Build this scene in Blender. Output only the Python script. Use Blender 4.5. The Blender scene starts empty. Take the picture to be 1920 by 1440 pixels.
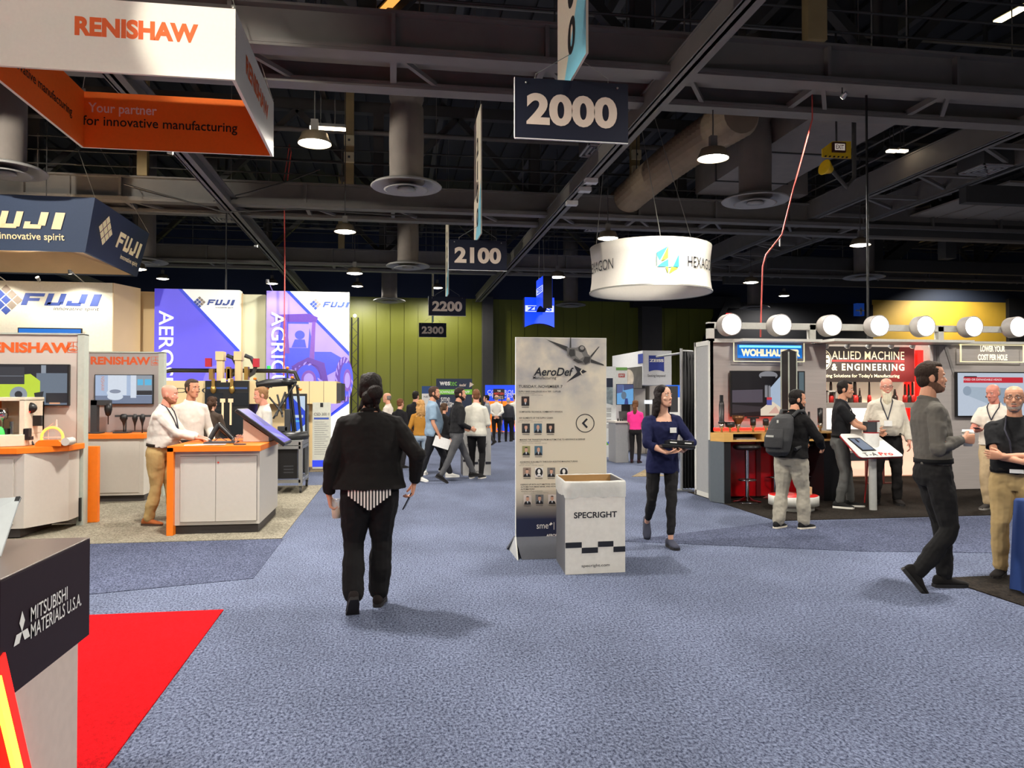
import bpy, math, random
from mathutils import Vector as V, Matrix, Euler

# ------------------------------------------------------------------ camera, world, exposure
R = math.radians
SC = bpy.context.scene
COL = SC.collection
FPX = 1443.0                      # focal length in pixels of the 1920x1440 frame
EYE = 1.56
YAW = R(8.82)                     # the camera looks a little to the right of the aisle (+Y)
PITCH = math.atan(22 / FPX)
cam_data = bpy.data.cameras.new('camera')
cam = bpy.data.objects.new('camera', cam_data)
COL.objects.link(cam)
cam.location = (0, 0, EYE)
cam.rotation_euler = (R(90) + PITCH, 0, -YAW)
cam_data.sensor_width = 36
cam_data.lens = 36 * FPX / 1920
cam_data.clip_start = 0.05
cam_data.clip_end = 200
SC.camera = cam

world = bpy.data.worlds.new('hall_ambient')
SC.world = world
world.use_nodes = True
wb = world.node_tree.nodes['Background']
wb.inputs['Color'].default_value = (1.0, 0.93, 0.86, 1)
wb.inputs['Strength'].default_value = 0.16

SC.view_settings.view_transform = 'Standard'
SC.view_settings.look = 'None'
SC.view_settings.gamma = 1
SC.view_settings.use_curve_mapping = False
SC.view_settings.exposure = 0.0
SC.cycles.use_denoising = True
SC.cycles.max_bounces = 6
SC.cycles.sample_clamp_indirect = 4.0
LAMP_W = 365.0                    # one high-bay lamp

# ------------------------------------------------------------------ helpers
MC = Euler((R(90) + PITCH, 0, -YAW)).to_matrix()

def at(px, py, X=None, Y=None, Z=None):
    """the world point seen at a pixel, on the plane X=, Y= or Z="""
    d = MC @ V(((px - 960) / FPX, (720 - py) / FPX, -1))
    if Z is not None: t = (Z - EYE) / d.z
    elif Y is not None: t = Y / d.y
    else: t = X / d.x
    return V((d.x * t, d.y * t, EYE + d.z * t))

def gnd(px, py, z=0.0): return at(px, py, Z=z)
def ln(c):
    c /= 255.0
    return c / 12.92 if c <= 0.04045 else ((c + 0.055) / 1.055) ** 2.4
def lin(rgb): return tuple(ln(c) for c in rgb)

MATS = {}
def mat(name, rgb=(128, 128, 128), rough=.6, metal=0., emit=0., var=.05, vs=25., bump=0., bs=150., alpha=1., trans=0., coat=0., scr=False, stretch=(1, 1, 1), spec=None):
    """a procedural material: noise tints the colour, optional noise bump"""
    if name in MATS: return MATS[name]
    m = bpy.data.materials.new(name)
    m.use_nodes = True
    nt = m.node_tree
    b = nt.nodes['Principled BSDF']
    c = lin(rgb)
    tc = nt.nodes.new('ShaderNodeTexCoord')
    mp = nt.nodes.new('ShaderNodeMapping')
    mp.inputs['Scale'].default_value = stretch
    nt.links.new(tc.outputs['Object'], mp.inputs['Vector'])
    n = nt.nodes.new('ShaderNodeTexNoise')
    n.inputs['Scale'].default_value = vs
    n.inputs['Detail'].default_value = 3
    nt.links.new(mp.outputs['Vector'], n.inputs['Vector'])
    mx = nt.nodes.new('ShaderNodeMix')
    mx.data_type = 'RGBA'
    mx.inputs[6].default_value = tuple(max(0, x * (1 - var * 2)) for x in c) + (1,)
    mx.inputs[7].default_value = tuple(x * (1 + var * 2) for x in c) + (1,)
    nt.links.new(n.outputs['Fac'], mx.inputs[0])
    if scr: b.inputs['Base Color'].default_value = (.012, .012, .014, 1)
    else: nt.links.new(mx.outputs[2], b.inputs['Base Color'])
    b.inputs['Roughness'].default_value = rough
    b.inputs['Metallic'].default_value = metal
    if spec is not None: b.inputs['Specular IOR Level'].default_value = spec
    if coat: b.inputs['Coat Weight'].default_value = coat
    if alpha < 1: b.inputs['Alpha'].default_value = alpha
    if trans: b.inputs['Transmission Weight'].default_value = trans
    if emit:
        nt.links.new(mx.outputs[2], b.inputs['Emission Color'])
        b.inputs['Emission Strength'].default_value = emit
    if bump:
        n2 = nt.nodes.new('ShaderNodeTexNoise')
        n2.inputs['Scale'].default_value = bs
        n2.inputs['Detail'].default_value = 2
        nt.links.new(mp.outputs['Vector'], n2.inputs['Vector'])
        bp = nt.nodes.new('ShaderNodeBump')
        bp.inputs['Strength'].default_value = bump
        bp.inputs['Distance'].default_value = .01
        nt.links.new(n2.outputs['Fac'], bp.inputs['Height'])
        nt.links.new(bp.outputs['Normal'], b.inputs['Normal'])
    MATS[name] = m
    return m

TEXTS = {}
def glyphs(s, bold, shear, spacing):
    key = (s, bold, shear, spacing)
    if key not in TEXTS:
        cu = bpy.data.curves.new('t', 'FONT')
        cu.body = s
        cu.size = 1
        cu.offset = min(bold, .008) if ('M' in s or len(s) > 20) else bold
        cu.shear = shear
        cu.space_character = spacing
        cu.resolution_u = 5 if len(s) < 16 else 3
        ob = bpy.data.objects.new('t', cu)
        me = bpy.data.meshes.new_from_object(ob)
        TEXTS[key] = ([tuple(v.co[:2]) for v in me.vertices], [tuple(p.vertices) for p in me.polygons])
        bpy.data.objects.remove(ob)
        bpy.data.meshes.remove(me)
        bpy.data.curves.remove(cu)
    return TEXTS[key]

class MB:
    """collects shapes in world space and links them as ONE mesh object"""
    def __init__(s, m=None):
        s.v = []; s.f = []; s.mi = []; s.sm = []; s.mats = []; s.cur = 0
        if m is not None: s.use(m)
    def use(s, m):
        if m not in s.mats: s.mats.append(m)
        s.cur = s.mats.index(m)
        return s
    def add(s, vs, fs, smooth=False):
        o = len(s.v)
        s.v += [V(p) for p in vs]
        for f in fs:
            s.f.append([i + o for i in f]); s.mi.append(s.cur); s.sm.append(smooth)
        return s
    def obox(s, c, u, v, w):
        c, u, v, w = V(c), V(u), V(v), V(w)
        p = [c + a * u + b * v + d * w for d in (-1, 1) for b in (-1, 1) for a in (-1, 1)]
        return s.add(p, [(0, 2, 3, 1), (4, 5, 7, 6), (0, 1, 5, 4), (2, 6, 7, 3), (0, 4, 6, 2), (1, 3, 7, 5)])
    def box(s, x0, x1, y0, y1, z0, z1):
        return s.obox(((x0 + x1) / 2, (y0 + y1) / 2, (z0 + z1) / 2), ((x1 - x0) / 2, 0, 0), (0, (y1 - y0) / 2, 0), (0, 0, (z1 - z0) / 2))
    def bar(s, p0, p1, w, h=None, up=(0, 0, 1)):
        p0, p1 = V(p0), V(p1); h = h or w
        d = (p1 - p0); L = d.length; d.normalize()
        a = d.cross(V(up))
        if a.length < 1e-4: a = d.cross(V((0, 1, 0)))
        a.normalize(); b = a.cross(d)
        return s.obox((p0 + p1) / 2, d * L / 2, a * w / 2, b * h / 2)
    def tube(s, pts, r, n=8, smooth=True):
        pts = [V(p) for p in pts]
        rs = r if isinstance(r, (list, tuple)) else [r] * len(pts)
        vs = []; fs = []; a = None
        for i, p in enumerate(pts):
            d = (pts[min(i + 1, len(pts) - 1)] - pts[max(i - 1, 0)]).normalized()
            if a is None:
                a = d.cross(V((0, 0, 1)))
                if a.length < .01: a = V((1, 0, 0))
            a = (a - d * a.dot(d)).normalized(); b = d.cross(a)
            for k in range(n):
                t = 2 * math.pi * k / n
                vs.append(p + (a * math.cos(t) + b * math.sin(t)) * rs[i])
        for i in range(len(pts) - 1):
            for k in range(n):
                k2 = (k + 1) % n
                fs.append((i * n + k, i * n + k2, (i + 1) * n + k2, (i + 1) * n + k))
        s.add(vs, fs, smooth)
        s.add(vs[:n], [tuple(range(n))[::-1]]); s.add(vs[-n:], [tuple(range(n))])
        return s
    def cyl(s, p0, p1, r0, r1=None, n=16): return s.tube([p0, p1], [r0, r0 if r1 is None else r1], n)
    def lathe(s, prof, c=(0, 0, 0), ax=(0, 0, 1), n=24, a0=0., a1=360., smooth=True):
        c = V(c); q = V((0, 0, 1)).rotation_difference(V(ax))
        full = abs(a1 - a0 - 360) < .1; m = n if full else n + 1
        vs = []; fs = []
        for (r, z) in prof:
            for k in range(m):
                t = R(a0 + (a1 - a0) * k / n)
                vs.append(c + q @ V((r * math.cos(t), r * math.sin(t), z)))
        for i in range(len(prof) - 1):
            for k in range(n):
                k2 = (k + 1) % m
                fs.append((i * m + k, i * m + k2, (i + 1) * m + k2, (i + 1) * m + k))
        return s.add(vs, fs, smooth)
    def poly(s, pts):
        pts = [V(p) for p in pts]
        return s.add(pts, [tuple(range(len(pts)))])
    def prism(s, pts, d):
        pts = [V(p) for p in pts]; d = V(d); n = len(pts)
        vs = pts + [p + d for p in pts]
        fs = [tuple(range(n))[::-1], tuple(range(n, 2 * n))] + [(i, (i + 1) % n, n + (i + 1) % n, n + i) for i in range(n)]
        return s.add(vs, fs)
    def ell(s, c, rx, ry, rz, q=None, n=14, m=9):
        c = V(c); vs = []; fs = []
        for i in range(m + 1):
            t = math.pi * i / m
            for k in range(n):
                a = 2 * math.pi * k / n
                p = V((rx * math.sin(t) * math.cos(a), ry * math.sin(t) * math.sin(a), rz * math.cos(t)))
                vs.append(c + (q @ p if q is not None else p))
        for i in range(m):
            for k in range(n):
                k2 = (k + 1) % n
                fs.append((i * n + k, (i + 1) * n + k, (i + 1) * n + k2, i * n + k2))
        return s.add(vs, fs, True)
    def loft(s, rings, n=18):
        """rings of (centre, half-axis a, half-axis b), closed at both ends"""
        vs = []; fs = []
        for (c, a, b) in rings:
            c, a, b = V(c), V(a), V(b)
            for k in range(n):
                t = 2 * math.pi * k / n
                vs.append(c + a * math.cos(t) + b * math.sin(t))
        for i in range(len(rings) - 1):
            for k in range(n):
                k2 = (k + 1) % n
                fs.append((i * n + k, i * n + k2, (i + 1) * n + k2, (i + 1) * n + k))
        fs.append(tuple(range(n))[::-1]); fs.append(tuple(range((len(rings) - 1) * n, len(rings) * n)))
        return s.add(vs, fs, True)
    def text(s, t, c, u, v, w, h=None, bold=0., shear=0., sp=1.0, off=.004, fn=None):
        """lettering on a plane: centre c, right u, up v, overall width w and height h; fn bends (x, y) onto a curve"""
        vs, fs = glyphs(t, bold, shear, sp)
        if not vs: return s
        x0 = min(p[0] for p in vs); x1 = max(p[0] for p in vs); y0 = min(p[1] for p in vs); y1 = max(p[1] for p in vs)
        kx = w / (x1 - x0); ky = kx if h is None else h / (y1 - y0)
        pts = [((p[0] - (x0 + x1) / 2) * kx, (p[1] - (y0 + y1) / 2) * ky) for p in vs]
        if fn: return s.add([fn(*p) for p in pts], fs)
        u, v = V(u).normalized(), V(v).normalized(); nn = u.cross(v); c = V(c)
        return s.add([c + u * x + v * y + nn * off for x, y in pts], fs)
    def build(s, name, parent=None, bevel=0., seg=2, mods=None, origin=None):
        me = bpy.data.meshes.new(name)
        if parent is not None:
            inv = W[parent.name].inverted(); o = bpy.data.objects.new(name, me); o.parent = parent
            W[o.name] = W[parent.name]
        else:
            if origin is None:
                xs = [p.x for p in s.v]; ys = [p.y for p in s.v]
                origin = V(((min(xs) + max(xs)) / 2, (min(ys) + max(ys)) / 2, min(p.z for p in s.v)))
            M = Matrix.Translation(origin); inv = M.inverted()
            o = bpy.data.objects.new(name, me); o.location = origin; W[o.name] = M
        me.from_pydata([inv @ p for p in s.v], [], s.f)
        for m in s.mats: me.materials.append(m)
        me.polygons.foreach_set('material_index', s.mi)
        me.polygons.foreach_set('use_smooth', s.sm)
        me.update()
        COL.objects.link(o)
        if bevel:
            b = o.modifiers.new('edge', 'BEVEL'); b.width = bevel; b.segments = seg; b.limit_method = 'ANGLE'; b.angle_limit = R(40)
        if mods: mods(o)
        return o

W = {}
def tag(o, label=None, cat=None, group=None, kind=None):
    if label: o['label'] = label
    if cat: o['category'] = cat
    if group: o['group'] = group
    if kind: o['kind'] = kind
    return o
def thing(name, label, cat, loc=(0, 0, 0), rz=0., group=None):
    o = bpy.data.objects.new(name, None)
    COL.objects.link(o)
    o.location = loc; o.rotation_euler = (0, 0, rz); o.empty_display_size = .1
    W[o.name] = Matrix.Translation(V(loc)) @ Matrix.Rotation(rz, 4, 'Z')
    return tag(o, label, cat, group)
def struct(o): o['kind'] = 'structure'; return o
def copy_tree(o, parent=None):
    c = o.copy(); COL.objects.link(c); c.parent = parent
    for ch in [x for x in list(bpy.data.objects) if x.parent == o]: copy_tree(ch, c)
    return c
XV, YV, ZV = V((1, 0, 0)), V((0, 1, 0)), V((0, 0, 1))

# ------------------------------------------------------------------ setting: floor, walls, roof
def carpet(name, dark, light, mid=.5, sc=60, band=0.):
    m = bpy.data.materials.new(name); m.use_nodes = True; nt = m.node_tree; L = nt.links.new
    b = nt.nodes['Principled BSDF']; b.inputs['Roughness'].default_value = .95
    b.inputs['Specular IOR Level'].default_value = .1
    tc = nt.nodes.new('ShaderNodeTexCoord')
    mp = nt.nodes.new('ShaderNodeMapping'); mp.inputs['Scale'].default_value = (1, .62, 1); L(tc.outputs['Object'], mp.inputs['Vector'])
    def noi(s, d, rough=.6):
        n = nt.nodes.new('ShaderNodeTexNoise'); n.inputs['Scale'].default_value = s; n.inputs['Detail'].default_value = d
        n.inputs['Roughness'].default_value = rough; L(mp.outputs['Vector'], n.inputs['Vector']); return n
    n1 = noi(sc, 4, .75); n2 = noi(1.3, 3); n3 = noi(sc * 4, 1)
    cr = nt.nodes.new('ShaderNodeValToRGB')
    cr.color_ramp.elements[0].position = .36; cr.color_ramp.elements[0].color = lin(dark) + (1,)
    cr.color_ramp.elements[1].position = .66; cr.color_ramp.elements[1].color = lin(light) + (1,)
    L(n1.outputs['Fac'], cr.inputs['Fac'])
    mr = nt.nodes.new('ShaderNodeMapRange'); mr.inputs['To Min'].default_value = .82; mr.inputs['To Max'].default_value = 1.16
    mr.inputs['From Min'].default_value = .3; mr.inputs['From Max'].default_value = .7
    L(n2.outputs['Fac'], mr.inputs['Value'])
    hs = nt.nodes.new('ShaderNodeMix'); hs.data_type = 'RGBA'; hs.blend_type = 'MULTIPLY'; hs.inputs[0].default_value = 1
    L(cr.outputs['Color'], hs.inputs[6]); L(mr.outputs['Result'], hs.inputs[7]); L(hs.outputs[2], b.inputs['Base Color'])
    bp = nt.nodes.new('ShaderNodeBump'); bp.inputs['Strength'].default_value = .6; bp.inputs['Distance'].default_value = .01
    L(n3.outputs['Fac'], bp.inputs['Height']); L(bp.outputs['Normal'], b.inputs['Normal'])
    return m
BLUE = carpet('blue_carpet', (36, 42, 64), (134, 143, 168), sc=70)
BLUE2 = carpet('blue_carpet_dark_lay', (31, 36, 56), (108, 115, 140), sc=70)
REDC = carpet('red_carpet', (172, 0, 10), (232, 6, 20), sc=60)
GREYC = carpet('grey_carpet', (104, 98, 85), (164, 157, 139), sc=50)
BEIGEC = carpet('beige_carpet', (116, 102, 80), (156, 140, 112), sc=40)
BLACKC = carpet('black_carpet', (24, 21, 19), (50, 44, 38), sc=40)

m = MB(BLUE); m.box(-26, 40, -9, 41, -.2, 0); struct(m.build('floor'))
def laid(name, mt, pts, label, z=.008):
    m = MB(mt); m.prism([V((x, y, .0005)) for x, y in pts], (0, 0, z)); return tag(m.build(name), label, 'carpet')
laid('carpet', REDC, [(-8, 1.0), (-1.18, 1.0), (-1.18, 3.6), (-1.21, 5.87), (-8, 5.87)], 'bright red booth carpet beside the dark brown counter')
laid('carpet', GREYC, [(-9.5, 8.7), (-1.19, 8.7), (-1.19, 13.75), (-9.5, 13.75)], 'pale grey booth carpet under the orange edged counter')
laid('carpet', BEIGEC, [(-12, 16.2), (-1.0, 16.2), (-1.0, 24), (-12, 24)], 'beige booth carpet in front of the tall purple panels')
laid('carpet', BLACKC, [(4.72, 8.98), (12, 8.98), (12, 14), (6.8, 14), (6.8, 11.9), (4.72, 11.9)], 'black booth carpet under the bar with chrome stools')
laid('carpet', BLACKC, [(4.62, 5.0), (8.5, 5.0), (8.5, 5.95), (4.62, 5.95)], 'black carpet edge under the blue draped table')
laid('carpet', BEIGEC, [(4.55, 14.3), (5.25, 14.3), (5.25, 15.6)], 'small beige carpet wedge behind the navy blouse')
# lengths of the aisle carpet whose pile lies the other way
laid('carpet', BLUE2, [(-1.17, 6.85), (-1.17, 8.68), (-8, 8.68), (-8, 6.2), (-3, 6.3)], 'darker lay of blue aisle carpet before the grey booth carpet', .004)
laid('carpet', BLUE2, [(2.4, 8.0), (4.66, 7.1), (9, 6.15), (9, 8.9), (4.66, 8.9)], 'darker lay of blue aisle carpet before the black booth carpet', .004)

WALLG = mat('green_wall', (104, 108, 27), .45, vs=.5, var=.10, stretch=(1, 1, .3))
WALLK = mat('dark_wall', (26, 27, 32), .8)
NAVYW = mat('navy_wall', (34, 44, 66), .8)
YELW = mat('yellow_wall', (206, 168, 62), .55, vs=2)
STEEL = mat('painted_steel', (108, 104, 100), .6, var=.08, vs=3)
STEELD = mat('dark_steel', (62, 61, 60), .65, var=.08, vs=3)
POST = mat('tan_post', (150, 132, 92), .6, var=.1, vs=4)
DECK = mat('roof_deck', (40, 40, 42), .8)
m = MB(WALLG)
for i in range(62):                                              # ribbed cladding
    x = -26 + i * .7
    m.box(x, x + .66, 40, 40.3, 0, 6.62); m.box(x + .66, x + .7, 40.03, 40.3, 0, 6.62)
m.use(NAVYW).box(-26, 45, 40, 40.3, 6.62, 10.4)
m.use(WALLK).box(17.4, 26.9, 39.9, 40.3, 0, 6.7)
m.use(YELW).box(26.9, 38, 39.95, 40.3, 0, 7.0)
m.use(WALLK).box(35.4, 36.4, 39.7, 40.3, 0, 7.2)
m.use(WALLK).box(38, 45, 39.9, 40.3, 0, 7.2)
struct(m.build('wall_back'))
m = MB(STEELD)
m.box(4.6, 5.15, 39.55, 40, 0, 6.7); m.box(13.1, 14.2, 39.3, 40, 0, 6.7)
struct(m.build('trim_1'))
m = MB(WALLK)
m.bar((17.9, 39.6, 6.7), (15.6, 39.6, 1.8), .9, .3); m.box(12.6, 18.6, 39.2, 39.9, 6.3, 6.9)
struct(m.build('trim_2'))
m = MB(WALLK); m.box(-26.3, -26, -9, 41, 0, 10.4); struct(m.build('wall_left'))
m = MB(WALLK); m.box(45, 45.3, -9, 41, 0, 10.4); struct(m.build('wall_right'))
m = MB(DECK)
for i in range(100):
    x = -26 + i * .71
    m.box(x, x + .36, -9, 41, 10.1, 10.3); m.box(x + .36, x + .71, -9, 41, 10.2, 10.3)
for k in range(22):
    x = -25 + k * 3.3
    m.use(STEELD).box(x - .08, x + .08, -2, 40, 9.75, 10.1)
struct(m.build('ceiling'))

def truss(Y, seed, ztop=9.4):
    rnd = random.Random(seed)
    x0, x1 = -24, 40
    m = MB(STEEL)
    for y in (Y - 1.27, Y):                                     # two deep beams with flanges
        m.box(x0, x1, y - .02, y + .02, 6.6, 7.16)
        m.box(x0, x1, y - .16, y + .16, 6.56, 6.60); m.box(x0, x1, y - .16, y + .16, 7.16, 7.20)
        m.box(x0, x1, y - .17, y - .15, 6.60, 6.66)
    for k in range(28):                                         # ties underneath and stiffeners
        x = x0 + 1 + k * 2.3
        m.box(x - .05, x + .05, Y - 1.2, Y - .1, 6.62, 6.72)
        m.bar((x, Y - 1.2, 6.66), (x + .7, Y - .1, 6.66), .07)
        m.box(x - .03, x + .03, Y - 1.41, Y - 1.26, 6.6, 7.16)
    m.box(x0, x1, Y - 1.15, Y - .42, 6.78, 6.80)
    m.use(STEELD)
    m.box(x0, x1, Y - .75, Y - .5, ztop, ztop + .3)
    for k in range(15):
        x = x0 + 1.6 + k * 4.4
        m.use(STEELD).box(x - .14, x + .14, Y - .8, Y - .52, 7.2, ztop)
        a, b = (x, x + 2.2) if k % 2 else (x + 4.4, x + 2.2)
        m.bar((x + .1, Y - .62, 7.25), (x + 2.2, Y - .62, ztop), .2, .16)
        m.bar((x + 4.3, Y - .62, 7.25), (x + 2.2, Y - .62, ztop), .2, .16)
    for z in (7.45, 7.8, 8.15):                                 # catwalk rails and pipes
        m.tube([(x0, Y - 1.3, z), (x1, Y - 1.3, z)], .022, 6)
    m.use(STEEL)
    m.tube([(x0, Y - 1.0, 8.75), (x1, Y - 1.0, 8.75)], .07, 8)
    m.tube([(x0, Y + .5, 8.35), (x1, Y + .5, 8.35)], .045, 8)
    for k in range(30):
        x = x0 + rnd.uniform(0, x1 - x0)
        m.tube([(x, Y - 1.3, 7.2), (x, Y - 1.3, 8.2)], .014, 5)
        x = x0 + rnd.uniform(0, x1 - x0)
        m.tube([(x, Y - .9, 7.3), (x, Y - .9, 10)], .012, 5)
    return struct(m.build('ceiling_truss'))
for i, Y in enumerate((3.3, 12.72, 22.3, 31.5)): truss(Y, i)
def girder(X, w, z0=6.4, h=.32, y0=-2, y1=39.5):
    m = MB(STEEL); m.box(X - w / 2, X + w / 2, y0, y1, z0, z0 + .03); m.box(X - w / 2, X + w / 2, y0, y1, z0 + h, z0 + h + .03)
    m.box(X - .03, X + .03, y0, y1, z0, z0 + h)
    m.box(X - w / 2 + .02, X - w / 2 + .05, y0, y1, z0, z0 + h)
    return struct(m.build('ceiling_girder'))
girder(4.36, .30); girder(-4.2, .30); girder(-13.2, .3)
for X in (12.2, 14.0):
    girder(X, .3, 6.75, .5)
m = MB(STEEL)
for k in range(16):
    m.box(12.2, 14.0, 6 + k * 2.1, 6.1 + k * 2.1, 6.8, 6.9)
    m.bar((12.2, 6 + k * 2.1, 6.85), (14.0, 7.2 + k * 2.1, 6.85), .08)
for X in (12.2, 14.0):
    for z in (7.6, 8.0): m.tube([(X, 2, z), (X, 39, z)], .025, 6)
struct(m.build('ceiling_catwalk'))
m = MB(STEELD)                                                   # bracing of the far right bays
for y in (14, 18, 24, 28):
    m.bar((14.2, y, 6.9), (19, y + 1.5, 9.6), .3); m.bar((19, y, 6.6), (23.5, y + 1, 9.6), .35)
    m.box(18.8, 19.2, y - .2, y + .2, 6.3, 10)
    m.box(14, 30, y + 3.0, y + 3.25, 6.35, 6.8)
struct(m.build('ceiling_bracing'))
TILE = mat('ceiling_tile', (150, 140, 128), .8)
m = MB(TILE)
for k in range(6):
    m.box(15.4 + k * .95, 16.25 + k * .95, 17.2, 22, 6.95, 7.0)
struct(m.build('ceiling_panel'))

# posts of the trusses with power boxes
OUTLET = mat('cream_box', (206, 196, 160), .5)
for px, py, Y in ((655, 330, 20.9), (1190, 330, 20.9), (268, 330, 20.9), (640, 560, 30.1), (1527, 40, 11.3), (38, 300, 20.9)):
    p = at(px, py, Y=Y)
    t = thing('roof_post', 'tan painted roof post with power boxes ' + {655: 'left of the central duct', 1190: 'right of the large number sign', 268: 'below the orange lined square sign', 640: 'above the purple panels', 1527: 'at the upper right edge of the roof', 38: 'beside the leftmost duct'}[px], 'post', (p.x, Y, 7.2))
    w = .12 if px != 1527 else .16
    m = MB(POST); m.box(p.x - w, p.x + w, Y - .1, Y + .1, 7.2, 10.1); m.build('shaft', t)
    if px in (655, 1190, 38):
        for z in (7.75, 8.2):
            m = MB(OUTLET); m.box(p.x - .13, p.x + .13, Y - .22, Y - .1, z, z + .26); m.use(STEELD).box(p.x - .03, p.x + .03, Y - .225, Y - .22, z + .1, z + .16); m.build('power_box', t, .01)

# high-bay lamps in a grid
LAMPG = mat('lamp_glow', (255, 250, 238), emit=14, var=0)
LAMPM = mat('lamp_metal', (150, 136, 112), .45, .6)
lamp_pos = [(590, 270), (1337, 298), (647, 435), (1613, 460), (305, 523), (665, 513), (510, 532), (1045, 520), (1408, 530), (670, 537), (1470, 555), (820, 540), (1235, 563), (257, 505)]
lamp_lab = {590: 'glowing high bay lamp right of the orange lined square sign', 1337: 'glowing high bay lamp above the white ring sign', 647: 'high bay lamp left of the central duct outlet', 1613: 'high bay lamp above the yellow wall', 305: 'small far lamp above the left purple panel', 665: 'far lamp in the middle of the hall, upper of two above the truss tower', 510: 'small far lamp above the right purple panel', 1045: 'far lamp just above the blue cross sign', 1408: 'far lamp right of the white ring sign', 670: 'far lamp in the middle of the hall, lower of two above the truss tower', 1470: 'far lamp above the second round booth lamp', 820: 'far lamp behind the upright number panels', 1235: 'far lamp under the white ring sign', 257: 'far lamp beside the tapered navy sign'}
LN = [0]
def lamp(p, label, power, ztop=6.6, light=True):
    r = .27
    t = thing('high_bay_lamp', label, 'lamp', p, 0, 'high bay lamps under the roof')
    m = MB(LAMPM); m.lathe([(r, .0), (r * 1.0, .03), (r * .86, .10), (r * .78, .17), (r * .35, .21), (.02, .21)], p, n=24); m.build('shade', t)
    m = MB(LAMPG); m.lathe([(0, -.035), (r * .6, -.022), (r * .95, .012), (r * .95, .02)], p, n=24); m.build('diffuser', t)
    m = MB(STEEL); m.box(p.x - .06, p.x + .06, p.y - .05, p.y + .05, p.z + .21, p.z + .4); m.build('ballast', t)
    m = MB(STEELD); m.tube([p + V((0, 0, .4)), V((p.x, p.y, ztop))], .012, 6); m.build('rod', t)
    if light:
        ld = bpy.data.lights.new('lamp_light', 'SPOT'); ld.energy = power * 4; ld.spot_size = R(172); ld.spot_blend = .5
        ld.shadow_soft_size = .24; ld.color = (1, .945, .86)
        lo = bpy.data.objects.new('lamp_light', ld); COL.objects.link(lo); lo.parent = t; lo.location = (0, 0, -.06)
FARL = (305, 510, 670, 820, 1235, 1470)
for px, py in lamp_pos: lamp(at(px, py, Z=6.85 if px in FARL else 5.45 if px == 257 else 5.7), lamp_lab[px], LAMP_W * (.85 if px in FARL else 1), 6.57 if px == 1337 else 10.21)
for x, y in ((-8.2, 6), (-1.4, 7.3), (5.6, 6), (11.6, 6), (-8.2, -.8), (-1.28, -.8), (5.6, -.8), (-8.2, 12.8), (12.6, 12.8), (-8.1, 19.6), (5.6, 19.6)):
    lamp(V((x, y, 5.7)), 'high bay lamp of the same grid hanging outside the view', LAMP_W * (1.6 if y == 7.3 else 1), 10.15 if y in (19.6, -.8) else 6.57 if y == 12.8 else 10.15)

# ------------------------------------------------------------------ hanging signs
NAVY = mat('navy_board', (22, 25, 42), .6, spec=.25)
CREAM = mat('cream_print', (214, 196, 178), .6, var=.02)
WHITE = mat('white_print', (236, 234, 228), .6, var=.02)
PANELW = mat('panel_white', (232, 222, 200), .6, var=.03)
CYAN = mat('cyan_print', (130, 205, 226), .6)
BLACKP = mat('black_print', (18, 18, 22), .6, var=0)
WIRE = mat('steel_wire', (150, 148, 140), .4, .6)
EDGEW = mat('white_edge', (225, 225, 220), .6)
ORANGE = mat('orange_fabric', (250, 118, 26), .7, var=.03)
ORANGEP = mat('orange_print', (226, 92, 22), .6, var=.02)
SIGNF = mat('white_fabric', (232, 226, 214), .75, var=.02)
for num, xc, Y, zb, where in (('2000', 1.89, 8.0, 4.29, 'nearest and largest of the row'), ('2100', 1.78, 16.2, 4.22, 'second of the row'), ('2200', 1.79, 25.6, 4.22, 'third of the row'), ('2300', 1.79, 35.0, 4.22, 'farthest and smallest of the row')):
    t = thing('aisle_sign', 'navy hanging number board reading %s, %s' % (num, where), 'sign', (xc, Y, zb), 0, 'hanging aisle number signs')
    h = .64; w = 1.24
    m = MB(NAVY); m.box(xc - w / 2, xc + w / 2, Y - .012, Y + .012, zb, zb + h); m.use(EDGEW)
    m.box(xc - w / 2 - .006, xc - w / 2, Y - .014, Y + .014, zb, zb + h); m.box(xc - w / 2, xc + w / 2, Y - .014, Y + .014, zb - .008, zb); m.build('board', t)
    m = MB(CREAM); m.text(num, (xc, Y - .012, zb + h * .49), XV, ZV, w * .80, .34, bold=.045, sp=1.02); m.build('lettering', t)
    m = MB(WIRE)
    for s in (-.5, .5): m.lathe([(0, .012), (.012, .008), (.012, 0)], (xc + s, Y - .012, zb + h - .05), (0, -1, 0), 10)
    m.build('grommet', t)
    # the upright panel above, edge-on to the aisle
    pw = .66; zp = zb + h + .01; ph = 2.65
    m = MB(PANELW); m.box(xc - .012, xc + .012, Y - pw, Y + pw, zp, zp + ph)
    m.use(CYAN); x = xc - .0135
    m.add([(x, Y - pw, zp), (x, Y + pw * .6, zp), (x, Y - pw, zp + 1.1)], [(0, 2, 1)])
    m.build('upright_panel', t)
    m = MB(BLACKP)
    for k, ch in enumerate(num[::-1]): m.text(ch, (xc - .012, Y - .05, zp + .46 + k * .5), -YV, ZV, .34 if ch != '1' else .14, .39, bold=.03)
    m.build('panel_lettering', t)
    m = MB(WIRE)
    for s in (-.5, .5): m.tube([(xc, Y + s, zp + ph), (xc, Y + s, 10.21)], .006, 5)
    m.tube([(xc - .4, Y, zb + h), (xc - .4, Y, zb + h + .05), (xc, Y, zb + h + .3)], .004, 5); m.tube([(xc + .4, Y, zb + h), (xc + .4, Y, zb + h + .05), (xc, Y, zb + h + .3)], .004, 5)
    m.build('hanging_wire', t)

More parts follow.
